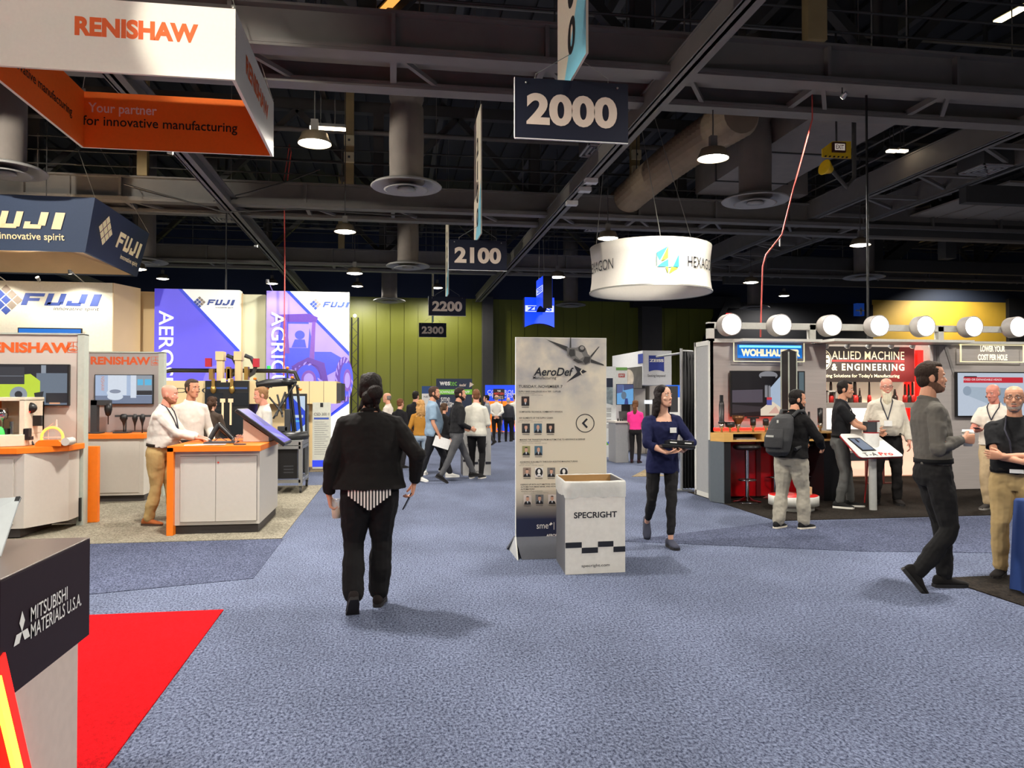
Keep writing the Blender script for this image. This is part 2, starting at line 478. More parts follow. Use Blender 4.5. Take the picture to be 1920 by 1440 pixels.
def ren_logo(m, c, u, v, s):
    """square emblem: outlined frame, oval and a probe line"""
    c = V(c); u = V(u); v = V(v); nn = u.cross(v) * .004
    def P(x, y): return c + u * x * s + v * y * s + nn
    for (a, b, d, e) in ((-.5, -.5, .5, -.46), (-.5, .46, .5, .5), (-.5, -.46, -.46, .46), (.46, -.46, .5, .46), (-.03, -.05, .03, .46)):
        m.poly([P(a, b), P(d, b), P(d, e), P(a, e)])
    n = 24
    ring = [(math.cos(2 * math.pi * k / n), math.sin(2 * math.pi * k / n)) for k in range(n + 1)]
    for k in range(n):
        (x0, y0), (x1, y1) = ring[k], ring[k + 1]
        m.poly([P(.42 * x0, -.12 + .27 * y0), P(.42 * x1, -.12 + .27 * y1), P(.37 * x1, -.12 + .22 * y1), P(.37 * x0, -.12 + .22 * y0)])
    m.poly([P(-.34, -.22), P(.1, -.3), P(.25, -.2), P(-.05, -.12)])

# square fabric sign, white outside and orange inside
x0, x1, y0, y1, z0, z1 = -4.62, -1.84, 9.4, 12.35, 5.28, 6.12
t = thing('hanging_sign', 'square hanging fabric sign, white outside and orange inside', 'sign', ((x0 + x1) / 2, (y0 + y1) / 2, z0))
th = .04
for nm, a in (('front_face', (x0, x1, y0, y0 + th)), ('side_face', (x1 - th, x1, y0 + th, y1)), ('rear_face', (x0, x1 - th, y1 - th, y1)), ('side_face', (x0, x0 + th, y0 + th, y1 - th))):
    m = MB(SIGNF); ax0, ax1, ay0, ay1 = a
    m.box(ax0, ax1, ay0, ay1, z0, z1); m.use(ORANGE); e = .003
    if nm == 'front_face': m.box(ax0 + th, ax1 - th, ay1, ay1 + e, z0 + .004, z1)
    elif nm == 'rear_face': m.box(ax0 + th, ax1 - th + .03, ay0 - e, ay0, z0, z1)
    elif ax0 > -3: m.box(ax0 - e, ax0, ay0, ay1 - th, z0 + .004, z1)
    else: m.box(ax1, ax1 + e, ay0, ay1, z0, z1)
    m.build(nm, t)
a, b = at(140, 52, Y=y0), at(372, 60, Y=y0)
m = MB(ORANGEP); m.text('RENISHAW', ((a.x + b.x) / 2, y0, (a.z + b.z) / 2), XV, ZV, b.x - a.x, .225, bold=.05)
m.build('lettering', t)
m = MB(ORANGEP); m.text('RENISHAW', (x1, (y0 + y1) / 2 + .05, (z0 + z1) / 2 + .05), YV, ZV, 1.75, .25, bold=.035); m.build('lettering', t)
m = MB(mat('pale_print', (244, 216, 206), .6)); p = at(230, 207, Y=y1 - .05)
m.text('Your partner', (p.x, y1 - th - .003, p.z), XV, ZV, .97, .19, bold=.015); m.build('slogan_lettering', t); m = MB(BLACKP)
p = at(302, 235, Y=y1 - .05); m.text('for innovative manufacturing', (p.x, y1 - th - .003, p.z), XV, ZV, 2.22, .19, bold=.015)
m.build('slogan_lettering', t); m = MB(BLACKP)
m.text('for innovative manufacturing', (x0 + th + .003, (y0 + y1) / 2 - .1, 5.63), YV, ZV, 2.2, .17, bold=.015)
m.build('slogan_lettering', t)
m = MB(WIRE)
for p in ((x1, y0), (x0, y0), (x1, y1), (x0, y1)):
    m.lathe([(0, 0), (.03, 0), (.03, .05), (0, .05)], (p[0] + (.03 if p[0] < -3 else -.03), p[1] + (.03 if p[1] < 10 else -.03), z1), n=8)
    m.tube([(p[0], p[1], z1), (p[0] * .6 - 1.3, p[1] * .5 + 5.5, 7.9), ((x0 + x1) / 2, 11.4, 9.4)], .006, 5)
m.build('hanging_wire', t)

# tapered navy sign
FNAVY = mat('slate_navy_fabric', (58, 74, 104), .65, var=.04)
CREAML = mat('warm_letter', (250, 226, 178), .5, emit=.25)
BEIGEF = mat('beige_fabric', (232, 200, 160), .8, vs=2)
A = [V((-12.2, 18, 5.9)), V((-6.45, 18, 5.9)), V((-6.45, 21.8, 5.9)), V((-12.2, 21.8, 5.9))]
B = [V((-12.0, 18.15, 4.72)), V((-6.70, 18.15, 4.72)), V((-6.70, 21.65, 4.72)), V((-12.0, 21.65, 4.72))]
t = thing('hanging_sign', 'tapered navy hanging sign with cream lettering above the white booth wall', 'sign', (-9.3, 19.9, 4.72))
m = MB(FNAVY)
for k in range(4):
    i, j = k, (k + 1) % 4
    c = sum((A[0], A[2]), V()) / 2
    def inn(p): return p + V(((c.x - p.x) * .02, (c.y - p.y) * .02, 0))
    vs = [B[i], B[j], A[j], A[i], inn(B[i]), inn(B[j]), inn(A[j]), inn(A[i])]
    m.add(vs, [(0, 1, 2, 3), (4, 7, 6, 5), (0, 4, 5, 1), (3, 2, 6, 7), (0, 3, 7, 4), (1, 5, 6, 2)])
m.build('frame', t)
m = MB(BEIGEF); q = [V((p.x, p.y, p.z + .02)) for p in B]; cc = V((-9.35, 19.9, 5.6))
for k in range(4): m.poly([q[k], cc, q[(k + 1) % 4]])
m.build('lining', t)
def fuji_word(m, c, u, v, w, h, sh=.25):
    """four slanted heavy letters built from bars; w, h overall size"""
    c, u, v = V(c), V(u).normalized(), V(v).normalized(); nn = u.cross(v) * .006
    def P(x, y): return c + u * ((x - .5) * w + (y - .5) * h * sh) + v * (y - .5) * h + nn
    def q(a, b, d, e): m.poly([P(a, b), P(d, b), P(d, e), P(a, e)])
    q(0, 0, .07, 1); q(.07, .74, .24, 1); q(.07, .36, .20, .60)
    q(.28, 0.1, .35, 1); q(.31, 0, .47, .26); q(.43, .26, .50, 1)
    q(.54, .0, .72, .26); q(.54, .26, .60, .42); q(.68, .2, .76, 1)
    q(.83, 0, .93, 1); q(.28, .0, .32, .12); q(.46, .1, .50, .3)
def diamonds(m, c, u, v, s, mats, sx=1.):
    c, u, v = V(c), V(u).normalized(), V(v).normalized(); nn = u.cross(v) * .006
    k = 0
    for i in range(3):
        for j in range(3):
            x = (i - j) * s * .54 * sx; y = (2 - i - j) * s * .54; e = s * .47
            m.use(mats[k % len(mats)] if len(mats) < 9 else mats[k]); k += 1
            m.poly([c + u * (x + dx * e * sx) + v * (y + dy * e) + nn for dx, dy in ((1, 0), (0, 1), (-1, 0), (0, -1))])
u = XV; v = (A[1] - B[1]); v = V((0, v.y, v.z)).normalized(); n0 = u.cross(v)
m = MB(CREAML)
pc = V((-7.95, 18.065, 5.31)); fuji_word(m, pc + n0 * .02 + v * .06, u, v, 1.95, .36, .3)
m.text('innovative spirit', pc + n0 * .02 - v * .31 + u * .20, u, v, 1.3, .19, bold=.012)
u2 = (B[2] - B[1]).normalized(); v2 = ((A[1] + A[2]) / 2 - (B[1] + B[2]) / 2).normalized(); n2 = u2.cross(v2)
pc = (A[1] + A[2] + B[1] + B[2]) / 4
m.build('lettering', t); m = MB(CREAML)
diamonds(m, pc - u2 * 1.0 + v2 * .06 + n2 * .02, u2, v2, .225, [CREAML], 1.2)
m.use(CREAML); fuji_word(m, pc + u2 * .70 + v2 * .03 + n2 * .02, u2, v2, 1.75, .40, .3)
m.text('innovative spirit', pc + u2 * .85 - v2 * .34 + n2 * .02, u2, v2, 1.25, .15, bold=.01)
m.build('lettering', t)
m = MB(WIRE)
for p in A: m.tube([p, (-9.3 + (p.x + 9.3) * .25, 20.4, 10.21)], .008, 5)
m.build('hanging_wire', t)

# white ring sign
t = thing('hanging_sign', 'white round ring sign with blue and green angular emblem', 'sign', (5.5, 15.9, 3.78))
c = V((5.5, 15.95, 0)); RR = 1.30
m = MB(SIGNF); prof = [(RR, 3.78), (RR * .975, 4.0), (RR * .965, 4.25), (RR * .975, 4.5), (RR, 4.75)]
m.lathe([(r, z) for r, z in prof] + [(r - .03, z) for r, z in prof[::-1]] + [prof[0]], c, n=64); m.build('ring', t)
m = MB(WIRE); m.lathe([(RR + .012, 3.77), (RR + .012, 3.80), (RR - .012, 3.80), (RR - .012, 3.77), (RR + .012, 3.77)], c, n=64)
for a in (20, 140, 260): m.tube([c + V((RR * math.cos(R(a)), RR * math.sin(R(a)), 4.75)), (4.9, 16.2, 10.21)], .008, 5)
m.build('hanging_wire', t)
def bend(a0, zc):
    def fn(x, y):
        a = R(a0) + x / RR; r = RR * .975 + .014 + abs(y) * .03
        return c + V((r * math.cos(a), r * math.sin(a), zc + y))
    return fn
HB0 = mat('emblem_blue', (40, 170, 205))
m = MB(BLACKP)
m.text('HEXAGON', None, None, None, 1.02, .22, fn=bend(309, 4.27)); m.build('lettering', t)
m = MB(BLACKP); m.text('HEXAGON', None, None, None, 1.02, .22, fn=bend(193, 4.27)); m.build('lettering', t); m = MB(HB0)
f = bend(267, 4.30)
HB, HG, HT = mat('emblem_blue', (40, 170, 205)), mat('emblem_green', (170, 210, 40)), mat('emblem_teal', (140, 215, 205))
S = .23
for mt, tri in ((HB, ((-1, .55), (0, 1.1), (-.75, -.2), (-1, -.0))), (HG, ((0, 1.1), (0, .05), (-.62, -.2))), (HT, ((-1, .3), (-.7, -.2), (-1, -.7))),
                (HB, ((1, .4), (1, -.7), (.45, -.7))), (HT, ((1, .4), (.45, -.7), (0, -.75), (0, -.05))), (HB, ((0, -.05), (0, -.7), (-1, -.7), (-.55, -.35))),
                (HG, ((-.25, -.72), (0, -.72), (0, -1.35))), (HG, ((.9, -.8), (.3, -.72), (.02, -1.35)))):
    pts = [f(x * S, y * S) for x, y in tri]; m.use(mt).poly(pts)
m.build('emblem', t)

# blue cross sign: four shield shaped light boxes
ZB = mat('lit_blue', (14, 70, 250), .5, emit=.9, var=.02); ZW = mat('lit_white', (225, 235, 255), .5, emit=.9, var=0); ZK = mat('sign_black', (8, 8, 12), .7, spec=.15)
t = thing('hanging_sign', 'illuminated blue hanging cross sign of shield shaped boxes', 'sign', (4.62, 24.2, 3.74))
def shield(c, u, w, h, d):
    """closed box with the lower edge curved upwards in the middle"""
    c = V(c); u = V(u); nn = u.cross(ZV); n = 14; low = []
    for k in range(n + 1):
        x = -1 + 2 * k / n; low.append(c + u * x * w / 2 + ZV * (h * .13 * (1 - x * x)))
    pts = low + [c + u * w / 2 + ZV * h, c - u * w / 2 + ZV * h]
    m = MB(ZK); m.prism([p - nn * d for p in pts], nn * d * 2); m.use(ZB)
    for s in (1, -1):
        q = [p + nn * s * (d + .003) for p in pts]; m.poly(q if s > 0 else q[::-1])
        m.use(ZW); e = nn * s * (d + .006)
        y0, y1 = h * .52, h * .73; m.poly([c + u * a * w / 2 + ZV * b + e for a, b in ((-.96, y0), (.96, y0), (.96, y1), (-.96, y1))]); m.use(ZB)
        m.text('ZEISS', c + ZV * (y0 + y1) / 2 + nn * s * (d + .006), u * s, ZV, w * .84, h * .17, bold=.05)
    return m
shield((4.62, 24.2, 3.74), (1, 0, 0), .96, .95, .14).build('light_box', t)
shield((4.62, 23.3, 4.2), (0, -1, 0), 1.1, .98, .14).build('light_box', t)
m = MB(WIRE)
for p in ((4.62, 23.3, 5.18), (4.62, 24.2, 4.69)): m.tube([p, (4.65, 24, 10.21)], .007, 5)
m.build('hanging_wire', t)

# ------------------------------------------------------------------ people
def fabric(rgb, var=.05, rough=.85):
    return mat('cloth_%d_%d_%d' % rgb, rgb, rough, var=var, vs=9, bump=.12, bs=420, spec=.2)
def skin(rgb): return mat('skin_%d_%d_%d' % rgb, rgb, .5, var=.05, vs=14, spec=.35)
def hairm(rgb): return mat('hair_%d_%d_%d' % rgb, rgb, .62, spec=.15, var=.22, vs=45, bump=.6, bs=120, stretch=(1, 1, .2))
SK = (206, 150, 122)
EYEW, EYED = mat('eye_white', (226, 222, 216), .3, var=0), mat('eye_dark', (40, 28, 20), .2, var=0)
LIPS = mat('lip', (168, 96, 86), .5)
SOLEW = mat('white_sole', (226, 222, 210), .6)
SOLEK = mat('dark_sole', (22, 20, 20), .6)
CORD = mat('lanyard', (34, 34, 48), .7)
BADGE = mat('badge_card', (232, 232, 228), .5)
WRINK = bpy.data.textures.new('wrinkle', 'CLOUDS'); WRINK.noise_scale = .11; WRINK.noise_depth = 2
HAIRT = bpy.data.textures.new('strands', 'CLOUDS'); HAIRT.noise_scale = .035; HAIRT.noise_depth = 2

def fuse(vox, smooth=3, wr=0., tex=None):
    def f(o):
        r = o.modifiers.new('fuse', 'REMESH'); r.mode = 'VOXEL'; r.voxel_size = vox; r.use_smooth_shade = True
        if smooth:
            q = o.modifiers.new('smooth', 'SMOOTH'); q.factor = .5; q.iterations = smooth
        if wr:
            d = o.modifiers.new('folds', 'DISPLACE'); d.texture = tex or WRINK; d.strength = wr; d.mid_level = .5; d.texture_coords = 'LOCAL'
    return f

def ik(a, b, l1, l2, pole):
    a, b = V(a), V(b); d = b - a; L = d.length
    if L > (l1 + l2) * .999: b = a + d.normalized() * (l1 + l2) * .999; d = b - a; L = d.length
    x = (l1 * l1 - l2 * l2 + L * L) / (2 * L); h = math.sqrt(max(0, l1 * l1 - x * x))
    dn = d.normalized(); p = V(pole); p = (p - dn * p.dot(dn)).normalized()
    return a + dn * x + p * h, b

def hand(m, w, d, n, side, curl=.35, s=1., spread=.12, thumb=.5):
    """palm, four jointed fingers and a thumb; d finger direction, n palm normal, side +1 when the thumb is on n x d"""
    d = V(d).normalized(); n = V(n); n = (n - d * n.dot(d)).normalized(); t = n.cross(d) * side
    w = V(w)
    m.loft([(w - d * .012 * s, t * .026 * s, n * .021 * s), (w + d * .02 * s, t * .032 * s, n * .018 * s), (w + d * .055 * s, t * .040 * s, n * .016 * s), (w + d * .088 * s, t * .040 * s, n * .013 * s), (w + d * .098 * s, t * .034 * s, n * .010 * s)], 12)
    for k, (o, L) in enumerate(((.031, .074), (.0105, .083), (-.0105, .077), (-.030, .060))):
        p = w + (d * (.09 - abs(o) * .12) + t * o) * s
        a = curl * (.75 + .12 * k); dirn = d + t * (o * spread * 8); dirn.normalize()
        pts = [p - dirn * .012 * s]; rs = [.0098 * s]
        for j, f in enumerate((.45, .31, .24)):
            q = Matrix.Rotation(a * (1, 1.1, .8)[j], 3, d.cross(n)); dirn = q @ dirn
            pts.append(p); rs.append((.0097 - .0009 * j) * s); p = p + dirn * L * f * s
        pts.append(p); rs.append(.0072 * s)
        m.tube(pts, rs, 8); m.ell(p, .0072 * s, .0072 * s, .0072 * s, n=8, m=5)
    b = w + (d * .022 + t * .026 + n * .004) * s
    d1 = (d * .72 + t * .62 + n * thumb * .7).normalized(); d2 = (d * .95 + t * .18 + n * thumb).normalized()
    p1 = b + d1 * .042 * s; p2 = p1 + d2 * .030 * s; p3 = p2 + (d2 + n * .1).normalized() * .024 * s
    m.tube([b - d1 * .012 * s, b, p1, p2, p3], [.013 * s, .014 * s, .0115 * s, .0105 * s, .008 * s], 8); m.ell(p3, .008 * s, .008 * s, .008 * s, n=8, m=5)

HEAD = [(-.122, .062, .020, .018), (-.112, .055, .036, .036), (-.095, .036, .048, .058), (-.07, .016, .057, .078), (-.04, .007, .065, .090), (-.01, .001, .070, .0955), (.02, -.003, .0735, .0975), (.05, -.005, .0745, .0975), (.075, -.007, .069, .089), (.095, -.008, .055, .070), (.108, -.008, .035, .045), (.114, -.008, .012, .016)]

def person(label, pos, face, H=1.75, girth=1., belly=0., lean=0., side=0., hl=(-.25, .03, .83), hr=(.25, .03, .83), pl=None, pr=None,
           fl=(-.10, 0, .085), fr=(.10, 0, .085), kl=None, kr=None, tl=8, tr=8, pitl=0, pitr=0, head=(0, 0, 0), tw=0.,
           hdl=None, hdr=None, cl=.4, cr=.4,
           top=(120, 120, 120), sleeve=1., topn='shirt', hem=.96, pants=(40, 40, 44), pw=1., shoes=(30, 28, 28), sole=None, shoen='shoe', shortpants=.05,
           hair='short', hc=(44, 34, 28), beard=None, sk=SK, glasses=False, lanyard=None, det=1, belt=None, group=None, shw=1., collar=True, sleeves=None, wr=.027, vneck=0.):
    s = H / 1.75
    t = thing('person', label, 'person', pos, face, group)
    M = W[t.name]
    vx = (.0048 if det == 2 else .0075 if det == 1 else .011) * s
    def sp(p):                                                     # spine bend: lean forward, side bend, twist above the pelvis
        x, y, z = p
        if z > .93:
            k = min(1, (z - .93) / .35)
            q = V((x, y, z - .93)); q = Matrix.Rotation(-R(lean) * (.5 + .5 * k), 3, 'X') @ (Matrix.Rotation(R(side) * k, 3, 'Y') @ (Matrix.Rotation(R(tw) * k, 3, 'Z') @ q))
            return V((q.x, q.y, q.z + .93))
        return V(p)
    def wd(p): return M @ (V(p) * s)
    def ring(z, rx, ry, yc=0.):
        c = sp((0, yc, z)); a = sp((rx, yc, z)) - c; b = sp((0, yc + ry, z)) - c
        return (wd(c), (M.to_3x3() @ a) * s, (M.to_3x3() @ b) * s)
    g = girth
    pel = sum((V((0, f[1], 0)) for f in (fl, fr)), V()) * 0
    hipdrop = 0
    # skeleton
    shl, shr = sp((-.166 * shw, -.014, 1.366)), sp((.166 * shw, -.014, 1.366))
    el, wl = ik(shl, hl, .285, .255, pl or (-.35, -1, -.25)); er, wr_ = ik(shr, hr, .285, .255, pr or (.35, -1, -.25))
    hipl, hipr = V((-.092, 0, .90)), V((.092, 0, .90))
    knl, al = ik(hipl, fl, .425, .40, kl or (-.12, 1, 0)); knr, ar = ik(hipr, fr, .425, .40, kr or (.12, 1, 0))
    nb = sp((0, -.015, 1.475)); hy, hp, hrl = head
    hr_ = Matrix.Rotation(R(hy), 3, 'Z') @ Matrix.Rotation(R(hp), 3, 'X') @ Matrix.Rotation(R(hrl), 3, 'Y')
    hc_ = nb + (sp((0, -.01, 1.56)) - nb) * .6 + V((0, .01, .0)) + hr_ @ V((0, .022, .112))
    HR = M.to_3x3() @ hr_
    def hd(x, y, z): return wd(hc_) + HR @ (V((x, y, z)) * s)
    def ax(x, y, z): return HR @ (V((x, y, z)) * s)
    TOR = [(.84, .155, .105, -.005), (.90, .166, .118, -.008), (1.0, .152, .104 + belly * .6, belly * .5), (1.10, .152, .106 + belly, belly * .8), (1.2, .163, .113 + belly * .5, belly * .35), (1.3, .172, .115, 0), (1.37, .158, .100, -.008), (1.42, .118, .082, -.014), (1.455, .080, .066, -.016), (1.49, .060, .058, -.015)]
    def torso(m, k, z0, z1, wide=1.):
        rs = []
        for z, rx, ry, yc in TOR:
            if z0 - .0 <= z <= z1 + .001: rs.append(ring(z, rx * g * k * wide, ry * g * k, yc * g))
        m.loft(rs, 20)
    def limb(m, pts, rad, n=12):
        m.tube([wd(p) for p in pts], [r * s for r in rad], n)
        for p, r in ((pts[0], rad[0]), (pts[-1], rad[-1])): m.ell(wd(p), r * s, r * s, r * s, n=10, m=6)
    def mixp(a, b, k): return a + (b - a) * k
    # ---- body: one continuous skin surface
    m = MB(skin(sk))
    torso(m, .86, .84, 1.5)
    for (a, e, w) in ((shl, el, wl), (shr, er, wr_)):
        limb(m, [a, mixp(a, e, .5), e, mixp(e, w, .3), w], [.05 * g, .042 * g, .036, .038, .024])
    for (a, k, w) in ((hipl, knl, al), (hipr, knr, ar)):
        limb(m, [a, mixp(a, k, .5), k, mixp(k, w, .3), w], [.066, .056, .040, .038, .028])
    m.tube([wd(nb + V((0, 0, -.03))), wd(mixp(nb, hc_, .45)), wd(hc_ + V((0, 0, -.03)))], [.064 * s, .056 * s, .056 * s], 14)
    m.loft([(hd(0, yc, z), ax(rx, 0, 0), ax(0, ry, 0)) for z, yc, rx, ry in HEAD], 22)
    m.loft([(hd(0, .087, .002), ax(.010, 0, 0), ax(0, .010, 0)), (hd(0, .096, -.016), ax(.0115, 0, 0), ax(0, .013, 0)), (hd(0, .103, -.034), ax(.0155, 0, 0), ax(0, .015, 0)), (hd(0, .096, -.046), ax(.0155, 0, 0), ax(0, .012, 0))], 10)
    for sx in (-1, 1):
        q = HR.to_quaternion()
        m.ell(hd(sx * .031, .086, .020), .020 * s, .010 * s, .007 * s, q); m.ell(hd(sx * .040, .061, -.034), .022 * s, .019 * s, .022 * s, q)
        m.ell(hd(sx * .074, -.008, -.014), .008 * s, .019 * s, .031 * s, q @ Matrix.Rotation(R(-12 * sx), 3, 'Z').to_quaternion())
    m.ell(hd(0, .086, -.078), .024 * s, .012 * s, .011 * s, HR.to_quaternion()); m.ell(hd(0, .078, -.108), .018 * s, .016 * s, .012 * s, HR.to_quaternion())
    M3 = M.to_3x3()
    for (e, w, hdx, cc, sd) in ((el, wl, hdl, cl, -1), (er, wr_, hdr, cr, 1)):
        fd = (w - e).normalized()
        if hdx is None: d, n = fd, V((-sd, 0, 0)) if abs(fd.x) < .7 else V((0, -1, 0))
        else: d, n = V(hdx[0]), V(hdx[1])
        thumb_side = d.cross(V((0, 0, 0))) if False else None
        # thumb points forward (or up) for relaxed arms
        tt = V(n).cross(d); ref = V(hdx[2]) if hdx and len(hdx) > 2 else V((0, 1, .3))
        sgn = 1 if tt.dot(ref) > 0 else -1
        hand(m, wd(w), M3 @ d, M3 @ V(n), sgn, cc, s)
    m.build('body', t, mods=fuse(vx, 2 if det == 2 else 1))
    # ---- eyes, lips, brows (small parts)
    if det:
        q = HR.to_quaternion()
        for sx in (-1, 1):
            m = MB(EYEW); m.ell(hd(sx * .031, .0795, .001), .0125 * s, .0115 * s, .0075 * s, q, 10, 7); m.use(EYED); m.ell(hd(sx * .031, .0875, .001), .0052 * s, .004 * s, .0052 * s, q, 8, 5); m.build('eye', t)
            m = MB(hairm(hc)); m.loft([(hd(sx * .014, .097, .023), ax(.002, 0, 0), ax(0, 0, .003)), (hd(sx * .032, .095, .026), ax(.002, 0, 0), ax(0, 0, .0045)), (hd(sx * .052, .078, .021), ax(.002, 0, 0), ax(0, 0, .002))], 8); m.build('eyebrow', t)
        m = MB(LIPS); m.ell(hd(0, .095, -.0745), .021 * s, .006 * s, .0042 * s, q, 10, 6); m.ell(hd(0, .0945, -.082), .018 * s, .006 * s, .0046 * s, q, 10, 6); m.build('lips', t)
    # ---- top
    tg = g
    m = MB(fabric(top)); ex = 1.0
    zs = [z for z in (hem, .88, .94, 1.0, 1.1, 1.2, 1.3, 1.37, 1.42, 1.465) if z >= hem]
    def prof(z):
        for (a, b) in zip(TOR, TOR[1:]):
            if a[0] <= z <= b[0]:
                k = (z - a[0]) / (b[0] - a[0]); return tuple(a[i] + (b[i] - a[i]) * k for i in (1, 2, 3))
        return TOR[0][1:]
    rs = []
    for z in sorted(set(zs)):
        rx, ry, yc = prof(z); k = 1.04 if z > 1.2 else 1.08
        if hem < .93 and z < 1.03: k = 1.17
        rs.append(ring(z, rx * g * k * (shw if z < 1.44 else 1) + .004, ry * g * k + .004, yc * g))
    if vneck: c0, a0, b0 = rs[-1]; rs = rs[:-2] + [(c0 - V((0, 0, .045 * s)), a0 * 1.1, b0 * 1.15 + V((0, 0, -vneck * s)))]
    m.loft(rs, 22)
    for (a, e, w, sd) in ((shl, el, wl, -1), (shr, er, wr_, 1)):
        sl = sleeve if sleeves is None else sleeves[0 if sd < 0 else 1]
        inner = sp((sd * .09 * shw, -.014, 1.372))
        if sl >= .95: pts = [inner, a, mixp(a, e, .5), e, mixp(e, w, .5), mixp(e, w, .94)]; rad = [.080, .066, .060, .054, .047, .038]
        elif sl > .5: k = (sl - .5) * 2; pts = [inner, a, mixp(a, e, .5), e, mixp(e, w, k)]; rad = [.080, .066, .061, .056, .05]
        else: pts = [inner, a, mixp(a, e, .5), mixp(a, e, .5 + sl)]; rad = [.080, .068, .066, .066]
        rad = [r * (.45 + .55 * g) * 1.02 for r in rad]
        m.tube([wd(p) for p in pts], [r * s for r in rad], 12); m.ell(wd(a), rad[1] * s * .96, rad[1] * s * .96, rad[1] * s * .96, n=12, m=8)
        if sl >= .95 or sl > .5: m.ell(wd(e), rad[3] * s, rad[3] * s, rad[3] * s, n=10, m=6)
    if collar:
        cp = []
        for k in range(17):
            a = 2 * math.pi * k / 16; p = sp((.066 * math.sin(a), -.015 + .064 * math.cos(a), 1.474 - (.014 + vneck) * math.cos(a)))
            cp.append(wd(p))
        m.tube(cp, .014 * s, 8)
    m.build(topn, t, mods=fuse(vx * 1.35, 3, wr * s))
    # ---- trousers
    m = MB(fabric(pants))
    rs = [ring(z, rx * (.4 + .6 * g) * 1.05, ry * (.4 + .6 * g) * 1.06, yc) for z, rx, ry, yc in ((.80, .135, .095, -.005), (.86, .165, .115, -.012), (.92, .166, .116, -.008), (.99, .155, .104 + belly * .5, belly * .4), (1.03, .150, .103 + belly * .6, belly * .5))]
    m.loft(rs, 20)
    for (a, k, w) in ((hipl, knl, al), (hipr, knr, ar)):
        e = mixp(k, w, 1.0 - shortpants)
        limb(m, [a + V((0, -.005, .0)), mixp(a, k, .45), mixp(a, k, .95), mixp(k, w, .12), mixp(k, w, .5), e], [.092 * (.4 + .6 * g) * pw, .084 * (.4 + .6 * g) * pw, .066 * pw, .063 * pw, .060 * pw * pw, .052 * pw * pw])
    m.build('trousers', t, mods=fuse(vx * 1.35, 3, wr * s))
    if belt:
        m = MB(fabric(belt)); rs = [ring(z, (.158 * (.4 + .6 * g)) * 1.08 + .012, (.106 + belly * .55) * (.4 + .6 * g) * 1.08 + .012, belly * .45) for z in (.975, 1.01)]
        m.loft(rs, 20); m.build('belt', t)
    # ---- shoes
    for (k, w, ta, pi, sd) in ((knl, al, tl, pitl, -1), (knr, ar, tr, pitr, 1)):
        q = Matrix.Rotation(R(-sd * ta), 3, 'Z') @ Matrix.Rotation(R(pi), 3, 'X')
        def fp(x, y, z): return wd(w + q @ V((x, y, z - .085)))
        def fv(x, y, z): return M3 @ (q @ V((x, y, z))) * s
        m = MB(fabric(shoes))
        if sole is None: sole = (22, 20, 20)
        m.loft([(fp(0, -.085, .045), fv(.020, 0, 0), fv(0, 0, .024)), (fp(0, -.07, .05), fv(.036, 0, 0), fv(0, 0, .042)), (fp(0, -.02, .056), fv(.040, 0, 0), fv(0, 0, .050)), (fp(0, .04, .045), fv(.043, 0, 0), fv(0, 0, .038)), (fp(0, .10, .034), fv(.049, 0, 0), fv(0, 0, .026)), (fp(0, .155, .028), fv(.041, 0, 0), fv(0, 0, .020)), (fp(0, .185, .024), fv(.018, 0, 0), fv(0, 0, .012))], 14)
        if shoen != 'flat_shoe': m.tube([fp(0, -.01, .06), fp(0, -.012, .115)], [.042 * s, .044 * s], 12)
        so = m.build(shoen, t)
        m = MB(mat('sole_%d' % sole[0], sole, .7))
        pts = [(-.028, -.085), (.028, -.085), (.040, -.03), (.042, .05), (.050, .11), (.036, .17), (0, .19), (-.036, .17), (-.050, .11), (-.042, .05), (-.040, -.03)]
        m.prism([fp(x, y, 0) for x, y in pts], fv(0, 0, .026)); m.build('sole', so)
    # ---- hair
    def hell(m, x, y, z, rx, ry, rz, n=18, mm=12): m.ell(hd(x, y, z), rx * s, ry * s, rz * s, HR.to_quaternion(), n, mm)
    if hair != 'bald':
        m = MB(hairm(hc)); big = 1.0
        if hair == 'fringe':
            m.loft([(hd(0, -.045, -.05), ax(.066, 0, 0), ax(0, .05, 0)), (hd(0, -.04, -.01), ax(.078, 0, 0), ax(0, .066, 0)), (hd(0, -.042, .035), ax(.079, 0, 0), ax(0, .066, 0)), (hd(0, -.046, .05), ax(.07, 0, 0), ax(0, .055, 0))], 18)
        else:
            hell(m, 0, -.015, .040, .0795, .1, .088); hell(m, 0, -.04, -.015, .069, .066, .075)
            if hair in ('short', 'quiff'):
                for sx in (-1, 1): hell(m, sx * .066, .012, .0, .013, .024, .045, 10, 8)
            if hair == 'short': hell(m, 0, .022, .086, .060, .062, .034)
            if hair == 'quiff': hell(m, 0, .045, .098, .055, .05, .035)
            if hair in ('long', 'bun', 'pony', 'curly'):
                for sx in (-1, 1): hell(m, sx * .046, .008, .066, .036, .062, .05); hell(m, sx * .07, -.015, -.005, .018, .045, .07)
            if hair == 'long':
                pts = [(0, -.075, -.02, .075, .045), (0, -.085, -.10, .085, .045), (0, -.10, -.18, .088, .04), (.0, -.125, -.26, .08, .034), (0, -.14, -.33, .05, .02)]
                m.loft([(hd(x, y, z), ax(a, 0, 0), ax(0, b, 0)) for x, y, z, a, b in pts], 16)
                for sx in (-1, 1):
                    m.loft([(hd(sx * .072, -.01, .03), ax(.018, 0, 0), ax(0, .05, 0)), (hd(sx * .084, -.02, -.06), ax(.022, 0, 0), ax(0, .05, 0)), (hd(sx * .088, -.04, -.15), ax(.026, 0, 0), ax(0, .05, 0)), (hd(sx * .085, -.075, -.24), ax(.02, 0, 0), ax(0, .035, 0))], 10)
